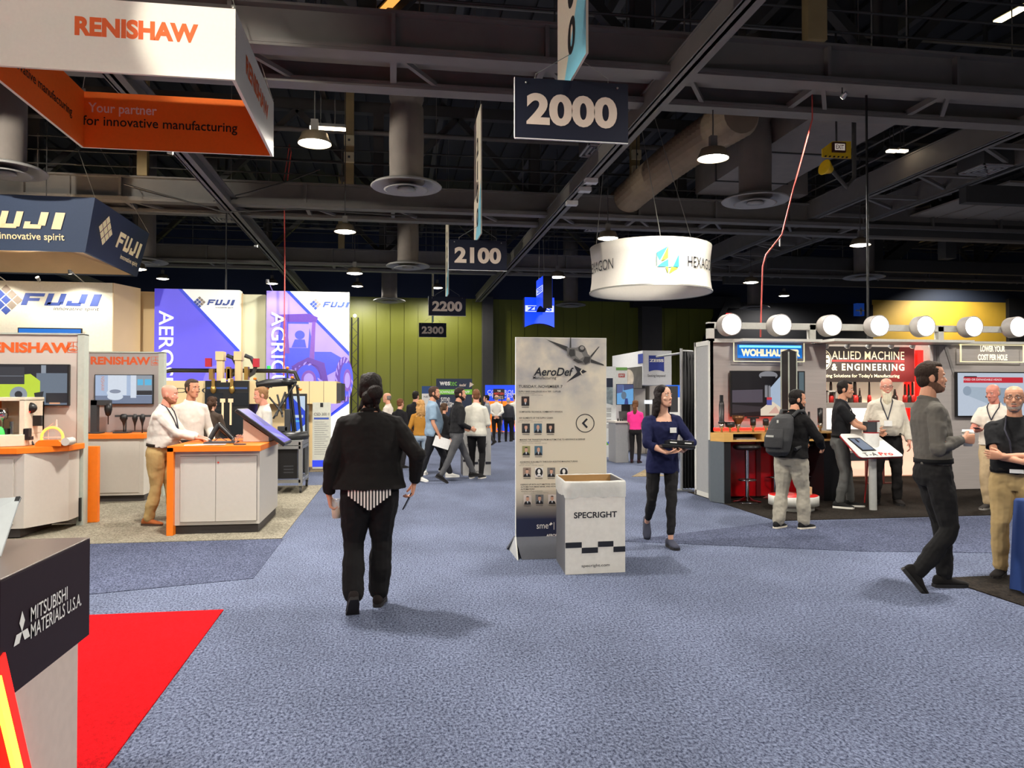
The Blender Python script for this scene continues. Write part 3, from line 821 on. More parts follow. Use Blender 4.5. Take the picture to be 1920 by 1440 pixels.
            if hair == 'bun':
                hell(m, 0, -.062, -.10, .052, .035, .055); hell(m, .03, -.115, -.035, .062, .048, .058); hell(m, -.025, -.105, -.075, .045, .04, .05); hell(m, .045, -.10, -.085, .03, .03, .035)
                for x in (-.05, -.01, .035): m.tube([hd(x, -.085, -.09), hd(x * 1.4, -.10, -.14), hd(x * 1.9, -.085, -.18)], [.022 * s, .015 * s, .006 * s], 8)
            if hair in ('pony', 'curly'):
                wv = 1.9 if hair == 'curly' else 1
                m.loft([(hd(0, -.09, .0), ax(.05 * wv, 0, 0), ax(0, .04, 0)), (hd(0, -.115, -.08), ax(.056 * wv, 0, 0), ax(0, .05, 0)), (hd(.01, -.115, -.17), ax(.055 * wv, 0, 0), ax(0, .045, 0)), (hd(0, -.10, -.27), ax(.045 * wv, 0, 0), ax(0, .03, 0)), (hd(0, -.09, -.31), ax(.012, 0, 0), ax(0, .01, 0))], 14)
                if hair == 'curly':
                    rnd = random.Random(5)
                    for k in range(26):
                        x, z = rnd.uniform(-.09, .09), rnd.uniform(-.3, .05)
                        hell(m, x, -.12 - rnd.uniform(0, .03) + abs(x) * .3, z, .026, .026, .03, 8, 6)
        m.build('hair', t, mods=fuse(.005 * s if det == 2 else .008 * s, 2, (.006 if hair in ('short', 'fringe', 'quiff') else .012) * s, HAIRT))
    if beard:
        m = MB(hairm(beard[1])); L = beard[0]
        m.loft([(hd(0, .030 + .05 * L, -.128 - .14 * L), ax(.018 + .012 * L, 0, 0), ax(0, .02, 0)), (hd(0, .034 + .03 * L, -.122 - .07 * L), ax(.034 + .026 * L, 0, 0), ax(0, .042 + .006 * L, 0)), (hd(0, .034, -.105), ax(.050 + .012 * L, 0, 0), ax(0, .061, 0)), (hd(0, .018, -.088), ax(.0575 + .01 * L, 0, 0), ax(0, .0775, 0)), (hd(0, .004, -.055), ax(.0665, 0, 0), ax(0, .076, 0)), (hd(0, -.004, -.015), ax(.0735, 0, 0), ax(0, .040, 0))], 20)
        hell(m, 0, .094, -.058, .026, .012, .006, 10, 6)
        m.build('beard', t, mods=fuse(.004 * s if det == 2 else .007 * s, 1, .004 * s, HAIRT))
    if glasses:
        m = MB(BLACKP)
        for sx in (-1, 1):
            pts = [hd(sx * .033 + .025 * math.cos(a), .104, .0 + .017 * math.sin(a)) for a in [2 * math.pi * k / 14 for k in range(15)]]
            m.tube(pts, .002 * s, 6); m.tube([hd(sx * .058, .103, .004), hd(sx * .076, .08, .004), hd(sx * .078, .0, .0)], .002 * s, 6)
        m.tube([hd(-.009, .105, .003), hd(.009, .105, .003)], .002 * s, 6); m.build('glasses', t)
    if lanyard:
        yb, zb = lanyard
        m = MB(CORD); P = []
        for sx in (-1, 1):
            def fr_(z, x):
                rx, ry, yc = prof(max(z, 1.0)); x = max(-.98 * rx, min(.98 * rx, x)); k = 1.04 if z > 1.2 else 1.08
                return yc * g + ry * g * k * math.sqrt(max(0, 1 - (x / (rx * g * k)) ** 2)) + .016
            pts = [sp((sx * .05, -.04, 1.50)), sp((sx * .068, .03, 1.475))] + [sp((sx * .075 * (1 - k) + 0.0, fr_(1.43 - k * (1.43 - zb - .05), sx * .07 * (1 - k)), 1.43 - k * (1.43 - zb - .05))) for k in (0, .33, .66, 1)]
            m.tube([wd(p) for p in pts], .0075 * s, 6)
        m.build('lanyard', t)
        c = sp((0, fr_(zb, 0) + .004, zb)); m = MB(BADGE); m.obox(wd(c), M3 @ V((.05 * s, 0, 0)), M3 @ V((0, .002 * s, 0)), M3 @ V((0, 0, .038 * s))); m.build('badge', t)
    t['_'] = 0; del t['_']
    return dict(t=t, M=M, s=s, wd=wd, sp=sp, wl=wl, wr=wr_, el=el, er=er, hd=hd, M3=M3, fr=lambda x, z: prof(z)[2] * g + prof(z)[1] * g * 1.06 * math.sqrt(max(0, 1 - (x / (prof(z)[0] * g * 1.06)) ** 2)))

# ------------------------------------------------------------------ left: booths
WALLB = mat('booth_wall', (196, 186, 176), .7, var=.03, vs=1.5)
WALLB2 = mat('booth_wall_grey', (158, 150, 148), .7, var=.03, vs=1.5)
EDGEG = mat('wall_edge', (176, 182, 170), .5)
ORL = mat('orange_laminate', (238, 120, 14), .45, var=.03)
WHL = mat('white_laminate', (194, 187, 177), .5, var=.02)
GAPK = mat('door_gap', (60, 54, 52), .7)
ALU = mat('aluminium', (178, 180, 180), .35, .8)
CHROME = mat('chrome', (205, 205, 208), .12, 1.0)
BLK = mat('black_plastic', (20, 20, 22), .4)
DGREY = mat('dark_grey_plastic', (52, 54, 58), .5)
GLASS = mat('clear_acrylic', (230, 236, 236), .2, alpha=.07)
def em(n, rgb, s=.85): return mat('screen_' + n, rgb, .3, emit=s, var=.02, scr=True)
def scr(m, x, y, pts, mt, c, u, v, w, h, k=.001):
    """polygon of a screen picture in fractions of the screen"""
    c = V(c); u = V(u); v = V(v); nn = u.cross(v)
    m.use(mt).poly([c + u * (a - .5) * w + v * (b - .5) * h + nn * k for a, b in pts])
def circ(cx, cy, rx, ry, n=20, a0=0, a1=360): return [(cx + rx * math.cos(R(a0 + (a1 - a0) * k / n)), cy + ry * math.sin(R(a0 + (a1 - a0) * k / n))) for k in range(n + (0 if a1 - a0 == 360 else 1))]
def rc(a, b, d, e): return [(a, b), (d, b), (d, e), (a, e)]
def tv(label, x0, x1, z0, z1, Y, pic, name='wall_television', d=.05):
    """flat television facing -Y; pic draws on (m, c, w, h)"""
    c = V(((x0 + x1) / 2, Y, (z0 + z1) / 2)); w, h = x1 - x0, z1 - z0
    t = thing(name, label, 'television', (c.x, Y + d, z0))
    m = MB(BLK); m.box(x0, x1, Y, Y + d, z0, z1); m.build('casing', t, .006)
    m = MB(BLK); pic(m, V((c.x, Y - .002, c.z)), w * .965, h * .95); m.build('screen', t)
    return t
def pxbox(px0, py0, px1, py1, Y):
    a, b = at(px0, py0, Y=Y), at(px1, py1, Y=Y); return a.x, b.x, b.z, a.z

# --- first booth wall with counter (left edge of the picture)
t = thing('booth_wall', 'pale booth wall with orange lettering behind the desktop machine', 'booth wall', (-5.0, 9.98, 0))
m = MB(WALLB); m.box(-6.6, -3.74, 9.95, 10.05, .03, 2.29); m.build('panel', t)
m = MB(EDGEG); m.box(-3.74, -3.665, 9.93, 10.07, .009, 2.30); m.box(-6.6, -3.665, 9.93, 10.07, 2.29, 2.31); m.build('edge_profile', t)
m = MB(ORANGEP); p = at(50, 650, Y=9.94); m.text('RENISHAW', (at(50, 650, Y=9.94).x, 9.95, 2.135), XV, ZV, .99, .125, bold=.045); m.build('lettering', t)
m = MB(ORANGEP); p = at(137, 651, Y=9.94); ren_logo(m, (p.x, 9.95, p.z), XV, ZV, .13); m.build('emblem', t)
m = MB(BLK); m.box(-3.70, -3.68, 9.89, 9.93, .06, .34); m.build('hinge_plate', t)
x0, x1, z0, z1 = pxbox(-60, 682, 129, 761, 9.88)
def pic1(m, c, w, h):
    Y_, G_, S_, D_ = em('lime', (206, 232, 60)), em('grey', (110, 124, 140)), em('steel', (150, 160, 172)), em('dark', (34, 40, 52), .5)
    P = lambda pts, mt, k=.001: scr(m, 0, 0, pts, mt, c, XV, ZV, w, h, k)
    P(rc(0, 0, 1, 1), D_, .0005); P(rc(.68, .0, 1, .80), G_)
    P([(.3, .05), (.72, .05), (.72, .6), (.62, .78), (.3, .7)], Y_, .002); P(circ(.40, .18, .2, .3), Y_, .003); P(circ(.50, .26, .09, .2), S_, .004); P(circ(.50, .26, .04, .09), D_, .005)
    P(rc(.2, .52, .56, .95), em('panel', (62, 66, 74), .6), .006); P(rc(.2, .72, .55, .73), S_, .007)
    P([(.66, .3), (.76, .34), (.74, .05), (.68, .05)], D_, .007); P(rc(.68, .0, .75, .1), S_, .008); P(rc(.78, .05, 1, .3), D_, .002)
    P(rc(.82, .02, .93, .06), em('peach', (230, 170, 130)), .009); P(rc(.73, .8, .78, 1), S_, .003)
tv('wall television showing a lime green machine', x0, x1, z0, z1, 9.88, pic1)

t = thing('counter_cabinet', 'white cabinet with orange worktop carrying the desktop machine', 'cabinet', (-5.0, 9.35, 0))
FY = 9.02; BY = 9.90
m = MB(WHL); m.box(-6.4, -3.95, FY + .06, BY, .12, .93)
m.prism([(-3.95, FY + .06, .12), (-3.70, BY - .3, .12), (-3.70, BY, .12), (-3.95, BY, .12)], (0, 0, .81)); m.build('carcass', t)
m = MB(ORL); m.prism([(-6.5, FY, .93), (-4.0, FY, .93), (-3.64, 9.45, .93), (-3.64, BY, .93), (-6.5, BY, .93)], (0, 0, .065)); m.build('worktop', t, .004)
m = MB(GAPK); m.box(-6.4, -4.0, FY + .10, BY, .02, .12); m.build('plinth', t)
for x0, x1 in ((-5.58, -4.79), (-4.77, -4.05)):
    m = MB(WHL); m.box(x0, x1, FY + .042, FY + .058, .17, .88); d = m.build('door', t, .002)
    m = MB(GAPK); m.cyl((x0 + .05, FY + .042, .78), (x0 + .05, FY + .036, .78), .012); m.build('lock', d)
t = thing('desktop_milling_machine', 'small white desktop machine with orange hood on the counter', 'machine', (-4.7, 9.35, .995))
MX0, MX1 = -5.5, -4.07
m = MB(mat('machine_cream', (226, 214, 190), .45)); zb = .997
m.prism([(MX0, 9.14, zb), (-4.45, 9.14, zb), (-4.07, 9.34, zb), (-4.07, 9.85, zb), (MX0, 9.85, zb)], (0, 0, .13))
m.box(-4.13, MX1, 9.36, 9.85, zb + .13, 1.52); m.box(MX0, MX1, 9.36, 9.85, 1.50, 1.545); m.box(MX0, MX1, 9.80, 9.85, zb + .13, 1.5); m.build('housing', t, .006)
m = MB(ORL)
for k in range(6): m.prism([(-5.2 + k * .13, 9.30 + (.02 if k % 2 else 0), 1.30), (-5.07 + k * .13, 9.30 + (.02 if k % 2 else 0), 1.30), (-5.07 + k * .13, 9.6, 1.30), (-5.2 + k * .13, 9.6, 1.30)], (0, 0, .2))
m.build('hood', t)
m = MB(BLK); p = at(55, 765, Y=9.5); m.ell(p, .085, .05, .065); m.use(mat('red_glow', (255, 40, 30), emit=3)).box(p.x - .03, p.x + .03, p.y - .052, p.y - .045, p.z - .05, p.z - .04); m.build('sensor_pod', t)
m = MB(BLK); p = at(62, 789, Y=9.55); m.box(p.x - .085, p.x + .085, 9.55, 9.6, p.z - .06, p.z + .06); m.tube([p + V((-.02, 0, -.06)), p + V((-.03, 0, -.2)), p + V((.04, -.02, -.32)), p + V((.08, -.05, -.32))], .012, 6); m.build('control_box', t, .006)
m = MB(BLK); p = at(33, 820, Y=9.4); m.box(p.x - .15, p.x + .15, 9.36, 9.44, p.z - .03, p.z + .01); m.box(p.x - .15, p.x - .09, 9.36, 9.44, p.z, p.z + .1); m.box(p.x + .07, p.x + .13, 9.36, 9.44, p.z, p.z + .1); m.build('vice', t, .004)
m = MB(CHROME); p = at(5, 785, Y=9.45); m.lathe([(0, -.1), (.01, -.1), (.014, -.02), (.05, 0), (.06, .05), (.05, .12), (0, .12)], p, n=16); p = at(20, 822, Y=9.38); m.cyl((p.x, 9.4, 1.13), (p.x, 9.4, 1.27), .02); m.build('spindle', t)
m = MB(mat('green_button', (70, 220, 90), emit=.4)); p = at(0, 815, Y=9.36); m.ell(p, .05, .04, .09); m.build('bottle', t)
m = MB(mat('salmon_label', (230, 110, 90), .6)); p = at(47, 804, Y=9.79); m.box(p.x - .04, p.x + .04, 9.785, 9.8, p.z - .03, p.z + .03); m.use(STEELD)
for py in (784, 797): p = at(47, py, Y=9.79); m.box(p.x - .04, p.x + .04, 9.79, 9.8, p.z - .035, p.z + .035)
m.build('label_plate', t)
t = thing('ring_light', 'glowing orange ring light on an orange base beside the desktop machine', 'lamp', (-3.98, 9.32, .996))
m = MB(mat('ring_glow', (255, 150, 60), emit=2.6, var=0)); c = at(98, 820, Y=9.4); rr = .112
m.tube([c + V((rr * math.cos(a), 0, rr * math.sin(a))) for a in [R(-60 + 300 * k / 30) for k in range(31)]], .014, 10); m.build('ring', t)
m = MB(ORL)
pts = [(-.135, 0), (.13, 0), (.13, .035), (.10, .065), (-.10, .065), (-.135, .035)]; m.prism([(c.x + a, 9.30, .997 + b) for a, b in pts], (0, .16, 0)); m.build('base', t)
m = MB(WHL); m.cyl((c.x + .17, 9.31, 1.043), (c.x + .17, 9.5, 1.043), .045); m.build('end_roll', t)
m = MB(GLASS); m.lathe([(.0, 0), (.05, 0), (.06, .06), (.045, .1), (0, .1)], (c.x, 9.4, 1.062), n=16); m.use(mat('sprue', (240, 200, 180), .4)).tube([c + V((-.05, .02, -.1)), c + V((-.05, .02, .12)), c + V((0, .02, .16))], .004, 6); m.box(c.x - .1, c.x + .1, c.y - .004, c.y + .004, c.z - .006, c.z + .006); m.cyl(c + V((.035, .02, .12)), c + V((.035, .02, .2)), .012, .006); m.build('glass_jar', t)

t = thing('end_panel', 'orange upright panel beside the end of the pale booth wall', 'panel', (-3.50, 10.3, 0))
m = MB(ORL); xr = at(183, 900, Y=10.12).x; m.box(xr - .2, xr, 10.12, 10.2, .009, .94); m.build('board', t, .004)

# --- second booth wall, farther
t = thing('booth_wall', 'grey booth wall with orange lettering behind the bald man', 'booth wall', (-4.3, 12.65, 0))
m = MB(WALLB2); m.box(-5.3, -3.58, 12.62, 12.72, .0, 2.22); m.build('panel', t)
m = MB(EDGEG); m.box(-3.58, -3.50, 12.6, 12.74, 0, 2.23); m.box(-5.3, -3.5, 12.6, 12.74, 2.22, 2.24); m.build('edge_profile', t)
a, b = at(170, 676, Y=12.62), at(282, 676, Y=12.62); m = MB(mat('rust_print', (206, 84, 30), .6)); m.text('RENISHAW', ((a.x + b.x) / 2, 12.62, a.z), XV, ZV, b.x - a.x, .125, bold=.045); m.build('lettering', t)
m = MB(MATS['rust_print']); p = at(292, 677, Y=12.62); ren_logo(m, (p.x, 12.62, p.z), XV, ZV, .135); m.build('emblem', t)
x0, x1, z0, z1 = pxbox(177, 702, 287, 758, 12.55)
def pic2(m, c, w, h):
    P = lambda pts, mt, k=.001: scr(m, 0, 0, pts, mt, c, XV, ZV, w, h, k)
    P(rc(0, 0, 1, 1), em('pale', (176, 196, 226)), .0005); P(rc(0, 0, 1, .28), em('floor', (120, 134, 160)), .001); P(rc(.22, .3, .55, 1), em('white', (222, 232, 246)), .002)
    P(circ(.35, .38, .15, .14), em('white', (222, 232, 246)), .003); P(circ(.35, .43, .1, .07), em('tyre', (140, 150, 172)), .004); P(circ(.35, .24, .14, .12), em('white', (222, 232, 246)), .0025)
    P(rc(.72, 0.3, 1, 1), em('steel', (150, 160, 172)), .003); P(rc(.74, .65, .84, .86), em('cyan', (90, 190, 236)), .004); P(rc(.87, .65, .99, .86), em('cyan', (90, 190, 236)), .004); P(rc(.73, .3, 1, .46), em('dark', (34, 40, 52), .5), .004); P(rc(.62, .2, .72, 1), em('white', (222, 232, 246)), .004)
    m.use(em('peach2', (222, 140, 100))); m.text('NISHAW', c + XV * (-.37 * w) + ZV * .2 * h, -ZV, XV, .5 * h, .05, off=.004)
tv('wall television with a pale blue laboratory picture', x0, x1, z0, z1, 12.55, pic2)
t = thing('counter_cabinet', 'white cabinet with orange top below the grey booth wall', 'cabinet', (-4.5, 12.3, 0))
m = MB(WHL); m.box(-5.3, -3.62, 12.05, 12.6, .1, .93); m.build('carcass', t); m = MB(ORL); m.box(-5.35, -3.6, 12.0, 12.6, .93, 1.0); m.build('worktop', t, .004); m = MB(GAPK); m.box(-5.3, -3.62, 12.1, 12.6, .0, .1); m.build('plinth', t)
for x0, x1 in ((-5.25, -4.47), (-4.45, -3.68)): m = MB(WHL); m.box(x0, x1, 12.035, 12.048, .14, .89); m.build('door', t, .002)
t = thing('probe_stand', 'dark probe on a grey upright stand on the far counter', 'instrument', (-4.75, 12.25, 1.003))
m = MB(DGREY); a = at(172, 750, Y=12.25); b = at(184, 818, Y=12.25); m.box(a.x, b.x, 12.2, 12.3, 1.003, a.z); a2 = at(208, 757, Y=12.25); m.box(a.x, a2.x, 12.2, 12.3, a.z - .08, a.z); m.box(a.x - .02, b.x + .06, 12.15, 12.35, 1.003, 1.02); m.build('stand', t, .004)
m = MB(BLK); p = at(203, 768, Y=12.25); m.lathe([(0, -.22), (.006, -.22), (.008, -.1), (.035, -.08), (.055, 0), (.05, .1), (0, .1)], p, n=16); m.build('probe', t)
t = thing('probe_rack', 'rack of hanging black probes on the far counter', 'instrument', (-4.0, 12.25, 1.003))
m = MB(DGREY); p = at(236, 780, Y=12.3); q = at(278, 780, Y=12.3); m.box(p.x - .15, q.x + .1, 12.28, 12.34, p.z - .015, p.z + .015); m.cyl((p.x, 12.3, 1.003), (p.x, 12.3, p.z), .012); m.box(p.x - .15, p.x + .06, 12.2, 12.4, 1.003, 1.02); m.build('rack', t)
for px, L, r in ((232, .26, .055), (253, .18, .04), (267, .28, .04)):
    p = at(px, 785, Y=12.27); m = MB(BLK); m.lathe([(0, -L), (.007, -L), (.009, -.12), (.02, -.06), (r, .0), (r * .9, .05), (r * .5, .07), (0, .07)], p, n=14); m.build('probe', t)

# --- counter with orange frame in the middle
t = thing('demo_counter', 'white two-door counter wrapped in an orange frame on grey carpet', 'counter', (-1.95, 9.5, .009))
CX0, CX1, CY0, CY1 = -2.40, -1.49, 9.06, 10.52; z = .009
m = MB(ORL); m.box(CX0 - .07, CX0, CY0 - .04, CY1, z, .985); m.box(CX0 - .07, CX1 + .02, CY0 - .04, CY1, .935, 1.0); m.build('frame', t, .003)
m = MB(WHL); m.box(CX0, CX1, CY0 + .03, CY1 - .03, .11, .935); m.build('carcass', t); m = MB(GAPK); m.box(CX0, CX1 - .02, CY0 + .07, CY1 - .05, z, .11); m.build('plinth', t)
for x0, x1 in ((CX0 + .06, CX0 + .435), (CX0 + .44, CX1 - .03)):
    m = MB(GAPK); m.box(x0 - .004, x1 + .004, CY0 + .026, CY0 + .03, .146, .884); m.use(WHL).box(x0, x1, CY0 + .012, CY0 + .029, .15, .88); d = m.build('door', t)
    if x0 > -2.2: m = MB(mat('red_lock', (200, 70, 60), .4)); m.cyl((x0 + .025, CY0 + .012, .81), (x0 + .025, CY0 + .006, .81), .010); m.build('lock', d)
t = thing('slanted_display', 'black touch display leaning on a beige wedge on the orange counter', 'display', (-1.78, 9.9, 1.002))
MW = mat('wedge_beige', (206, 178, 158), .6)
c = at(496, 800, Y=9.95); w0 = c.x - .21
m = MB(MW); m.prism([(w0, 9.70, 1.002), (w0 + .30, 9.70, 1.002), (w0 + .30, 9.70, 1.06), (w0, 9.70, 1.275)], (0, .5, 0)); m.build('wedge', t, .003)
u = V((.285, 0, -.215)).normalized(); v = V((.0, 1, .0)); nn = u.cross(v) * 1
m = MB(BLK); m.obox(c, u * .355, v * .33, nn * .022); m.build('casing', t, .008)
m = MB(em('violet', (120, 110, 232))); q = c + nn * .024; m.poly([q - u * .33 - v * .30, q + u * .33 - v * .30, q + u * .33 + v * .30, q - u * .33 + v * .30]); m.use(em('violet2', (176, 176, 236))); q = c + nn * .026
m.poly([q + u * .1 - v * .30, q + u * .2 - v * .30, q + u * .3 + v * .1, q + u * .22 + v * .1]); m.use(em('violet3', (90, 84, 180))); m.poly([q - u * .25 + v * .1, q + u * .0 - v * .1, q + u * .05 + v * .2, q - u * .15 + v * .28]); m.build('screen', t)
t = thing('articulated_gauge', 'black bent measuring arm on a plate in front of the white shirts', 'instrument', (-2.05, 9.5, 1.002))
m = MB(BLK); p0, p1, p2 = at(394, 828, Y=9.55), at(410, 796, Y=9.6), at(437, 828, Y=9.55); p0.z = p2.z = 1.05
m.tube([p0, p1], [.028, .034], 10); m.tube([p1, p2], [.034, .028], 10); m.build('arm', t)
m = MB(CHROME); m.ell(p1, .028, .03, .028); m.ell(p0 - V((0, 0, .01)), .022, .03, .035); m.ell(p2 - V((0, 0, .01)), .022, .03, .035); m.build('joint', t)
m = MB(DGREY); m.box(p0.x - .05, p2.x + .04, 9.42, 9.72, 1.002, 1.016); m.tube([p0 + V((.06, -.05, -.02)), p0 + V((.12, -.06, .02)), p0 + V((.2, -.05, -.02))], .005, 6); m.build('base_plate', t, .003)
PAPER = mat('paper', (232, 230, 226), .7)
for k, (x, y, r, lb) in enumerate(((-2.22, 9.16, 14, 'left of three loose brochures on the orange counter'), (-2.12, 9.2, -8, 'middle of three loose brochures on the orange counter'), (-1.98, 9.17, 5, 'right of three loose brochures on the orange counter'))):
    q = Matrix.Rotation(R(r), 3, 'Z'); m = MB(PAPER); m.obox((x, y, 1.0025 + .0025 * k), q @ V((.10, 0, 0)), q @ V((0, .07, 0)), (0, 0, .0011)); tag(m.build('brochure'), lb, 'brochure', 'brochures on the orange counter')
m = MB(mat('pink_card', (222, 190, 178), .7)); cx = at(446, 825, Y=9.4).x; m.obox((cx, 9.4, 1.055), V((.002, 0, .001)), V((0, .05, 0)), V((.03, 0, .05))); tag(m.build('folded_card', origin=V((cx, 9.4, 1.003))), 'pinkish folded card leaning beside the beige wedge', 'card')
m = MB(DGREY); m.cyl((-1.72, 9.16, 1.002), (-1.72, 9.16, 1.012), .07, n=20); tag(m.build('coaster'), 'dark round coaster in front of the slanted display', 'coaster')

# --- aluminium cart with the black tripod gauge
t = thing('equipment_cart', 'aluminium frame cart with black cabinet right of the orange counter', 'cart', (-1.62, 13.0, .009))
X0, X1, Y0, Y1 = -2.1, -1.45, 12.7, 13.6
m = MB(ALU)
for x in (X0, X1):
    for y in (Y0, Y1): m.box(x - .03, x + .03, y - .03, y + .03, .12, .82)
for zz in (.2, .74, .8):
    for y in (Y0, Y1): m.box(X0, X1, y - .03, y + .03, zz - .03, zz + .02)
    for x in (X0, X1): m.box(x - .03, x + .03, Y0, Y1, zz - .03, zz + .02)
m.box(X0 - .03, X1 + .03, Y0 - .03, Y1 + .03, .82, .845); m.build('frame', t)
m = MB(BLK); m.box(X0 + .05, X1 - .06, Y0 + .05, Y1 - .05, .23, .70)
m.use(DGREY)
for k in range(3): m.box(X0 + .38, X1 - .12, Y0 + .045, Y0 + .05, .32 + .05 * k, .34 + .05 * k)
m.build('cabinet', t)
for x in (X0, X1):
    for y in (Y0, Y1): m = MB(STEELD); m.cyl((x - .015, y, .053), (x + .015, y, .053), .044); m.box(x - .02, x + .02, y - .02, y + .02, .08, .13); m.build('caster', t)
t = thing('tripod_gauge', 'black three-armed gauge with orange knobs standing on the cart', 'instrument', (-1.75, 13.1, .845))
m = MB(BLK); g = at(541, 716, Y=13.1); m.lathe([(.0, -.05), (.12, -.05), (.14, 0), (.1, .06), (0, .06)], g, n=20); p = at(495, 722, Y=13.0); m.tube([g, p + V((.05, 0, .03)), p - V((.12, 0, 0))], [.07, .07, .05], 10); m.build('head', t)
m = MB(BLK); m.lathe([(0, 0), (.30, 0), (.32, .05), (.28, .12), (.1, .13), (0, .13)], (g.x + .02, 13.1, .847), n=24); m.build('base', t)
for px, py, py2 in ((544, 722, 815), (560, 722, 815), (548, 722, 815)):
    a, b = at(px - 3, py, Y=13.1), at(px + 6, py2, Y=13.05); b.z = max(b.z, .95); m = MB(BLK); m.tube([a, b], .022, 8); m.build('column', t)
for (a, b) in (((505, 745), (530, 775)), ((553, 720), (512, 785)), ((535, 735), (518, 780)), ((520, 740), (530, 782))):
    m = MB(BLK); m.tube([at(*a, Y=13.0), at(*b, Y=12.9)], .016, 8); m.build('strut', t)
for px, py, dx, dy in ((539, 690, 0, 26), (548, 708, 0, 14), (501, 729, 18, -14), (563, 730, -14, -14), (478, 710, 8, 10), (516, 713, -8, 14)):
    p = at(px, py, Y=13.05); m = MB(DGREY); m.tube([p, at(px + dx, py + dy, Y=13.05)], .014, 8); k = m.build('rod', t); m = MB(ORL); m.ell(p, .028, .028, .024); m.build('knob', k)
m = MB(DGREY); p = at(540, 790, Y=13.0); m.box(p.x - .05, p.x + .04, 12.95, 13.05, p.z - .2, p.z + .2); m.box(p.x - .16, p.x, 12.95, 13.05, p.z - .16, p.z - .08); m.build('stylus_block', t, .01)

# --- brown counter in the left foreground
BRN = mat('brown_top', (92, 74, 66), .32, var=.06, vs=3); PLUM = mat('plum_panel', (40, 26, 34), .6, spec=.2)
FOOT = mat('counter_white', (206, 188, 176), .55)
t = thing('reception_counter', 'dark brown counter on a white pedestal on the red carpet', 'counter', (-2.0, 2.4, .008))
fx = -.97; yf, yn = 2.69, 2.11
m = MB(PLUM); m.box(-3.2, fx, yn, yf, .785, 1.095); m.use(BRN).box(-3.2, fx, yn, yf, 1.095, 1.10); m.build('body', t, .003)
m = MB(FOOT); m.prism([(fx - .02, yf - .04, .009), (fx - .02, yf - .04, .785), (fx - .02, yn + .06, .785), (fx - .02, yn + .40, .009)], (-2.1, 0, 0)); m.build('pedestal', t)
LEDR = mat('led_red', (255, 14, 8), emit=4, var=0); LEDY = mat('led_core', (255, 206, 50), emit=5, var=0)
m = MB(LEDR); m.bar((fx - .02, yn - .01, .90), (fx - .02, yn + .36, .009), .06, .05, up=(1, 0, 0)); m.use(LEDY).bar((fx + .006, yn - .03, .86), (fx + .006, yn + .32, .03), .03, .012, up=(1, 0, 0)); m.build('light_strip', t)
m = MB(WHITE)
def face(py_, pz_): return V((fx, py_, pz_))
p1, p2 = at(58, 1150, X=fx), at(151, 1130, X=fx)
def lt(s, pxa, pya, pxb, pyb, h):
    a, b = at(pxa, pya, X=fx), at(pxb, pyb, X=fx); m.text(s, (fx, (a.y + b.y) / 2, (a.z + b.z) / 2), YV, ZV, b.y - a.y, h, bold=.004)
lt('MITSUBISHI', 55, 1148, 124, 1116, .040); lt('MATERIALS U.S.A.', 55, 1176, 150, 1130, .040)
a = at(40, 1180, X=fx); s_ = .026
def dia(cy, cz, pts): m.poly([V((fx + .002, cy + y * s_, cz + zz * s_)) for y, zz in pts])
dia(a.y, a.z + .02, ((0, -1), (.6, 0), (0, 1.1), (-.6, 0))); dia(a.y, a.z + .02, ((0, -1), (-.55, -2), (-1.75, -2), (-1.2, -1))); dia(a.y, a.z + .02, ((0, -1), (1.2, -1), (1.75, -2), (.55, -2)))
m.build('lettering', t)
q1, q2 = at(38, 931, Y=2.52), at(1, 1024, Y=2.40); q2.z = 1.103
t = thing('tablet', 'pale grey tablet back leaning on the brown counter, cut by the picture edge', 'tablet', (q2.x - .1, 2.42, 1.102))
q3, q4 = q1 + V((-.24, -.02, -.012)), q2 + V((-.24, -.03, 0)); nn = (q2 - q1).cross(q3 - q1).normalized() * .004
m = MB(mat('tablet_grey', (196, 202, 202), .35)); m.prism([q2, q1, q3, q4], nn * 2); m.build('casing', t, .002)
m = MB(BLK); e = (q2 - q1).normalized(); m.obox(q1 + e * .008 + V((-.006, 0, 0)) + nn, (q3 - q1).normalized() * .006, e * .008, nn * 1.3); m.build('corner_cap', t)
m = MB(DGREY); c0 = (q1 + q2) / 2 + V((-.12, 0, 0)); m.tube([c0, V((c0.x, c0.y + .07, 1.103))], .008, 6); m.build('stand', t)

# --- far booth with tall purple panels
WB = mat('bright_white_wall', (238, 236, 222), .6, emit=.0); BEIGEW = mat('beige_wall', (222, 196, 152), .7, vs=1.2, var=.05)
t = thing('booth_wall', 'tall white booth wall with blue diamond emblem at the left', 'booth wall', (-9.2, 20.6, 0))
m = MB(WB); m.box(-13, -6.92, 20.5, 20.7, 0, 4.38); m.build('panel', t); m = MB(BEIGEW); m.prism([(-6.92, 20.5, 0), (-6.9, 20.5, 0), (-6.55, 21.45, 0), (-6.9, 21.5, 0)], (0, 0, 4.38)); m.box(-6.9, -4.0, 21.6, 21.75, 0, 4.32); m.build('return_wall', t)
DB, DG = mat('diamond_blue', (58, 84, 168), .5), mat('diamond_taupe', (150, 140, 132), .5)
m = MB(DB); p = at(21, 562, Y=20.49); diamonds(m, (p.x - .12, 20.5, p.z), XV, ZV, .24, [DG, DB, DB, DG, DB, DB, DG, DG, DB]); m.build('emblem', t)
m = MB(DB); p = at(121, 562, Y=20.49); fuji_word(m, (p.x, 20.5, p.z), XV, ZV, 1.9, .30, .35); m.use(DGREY); p = at(143, 580, Y=20.49); m.text('innovative spirit', (p.x, 20.5, p.z), XV, ZV, 1.05, .11, shear=.2); m.build('lettering', t)
x0, x1, z0, z1 = pxbox(33, 614, 153, 690, 20.3)
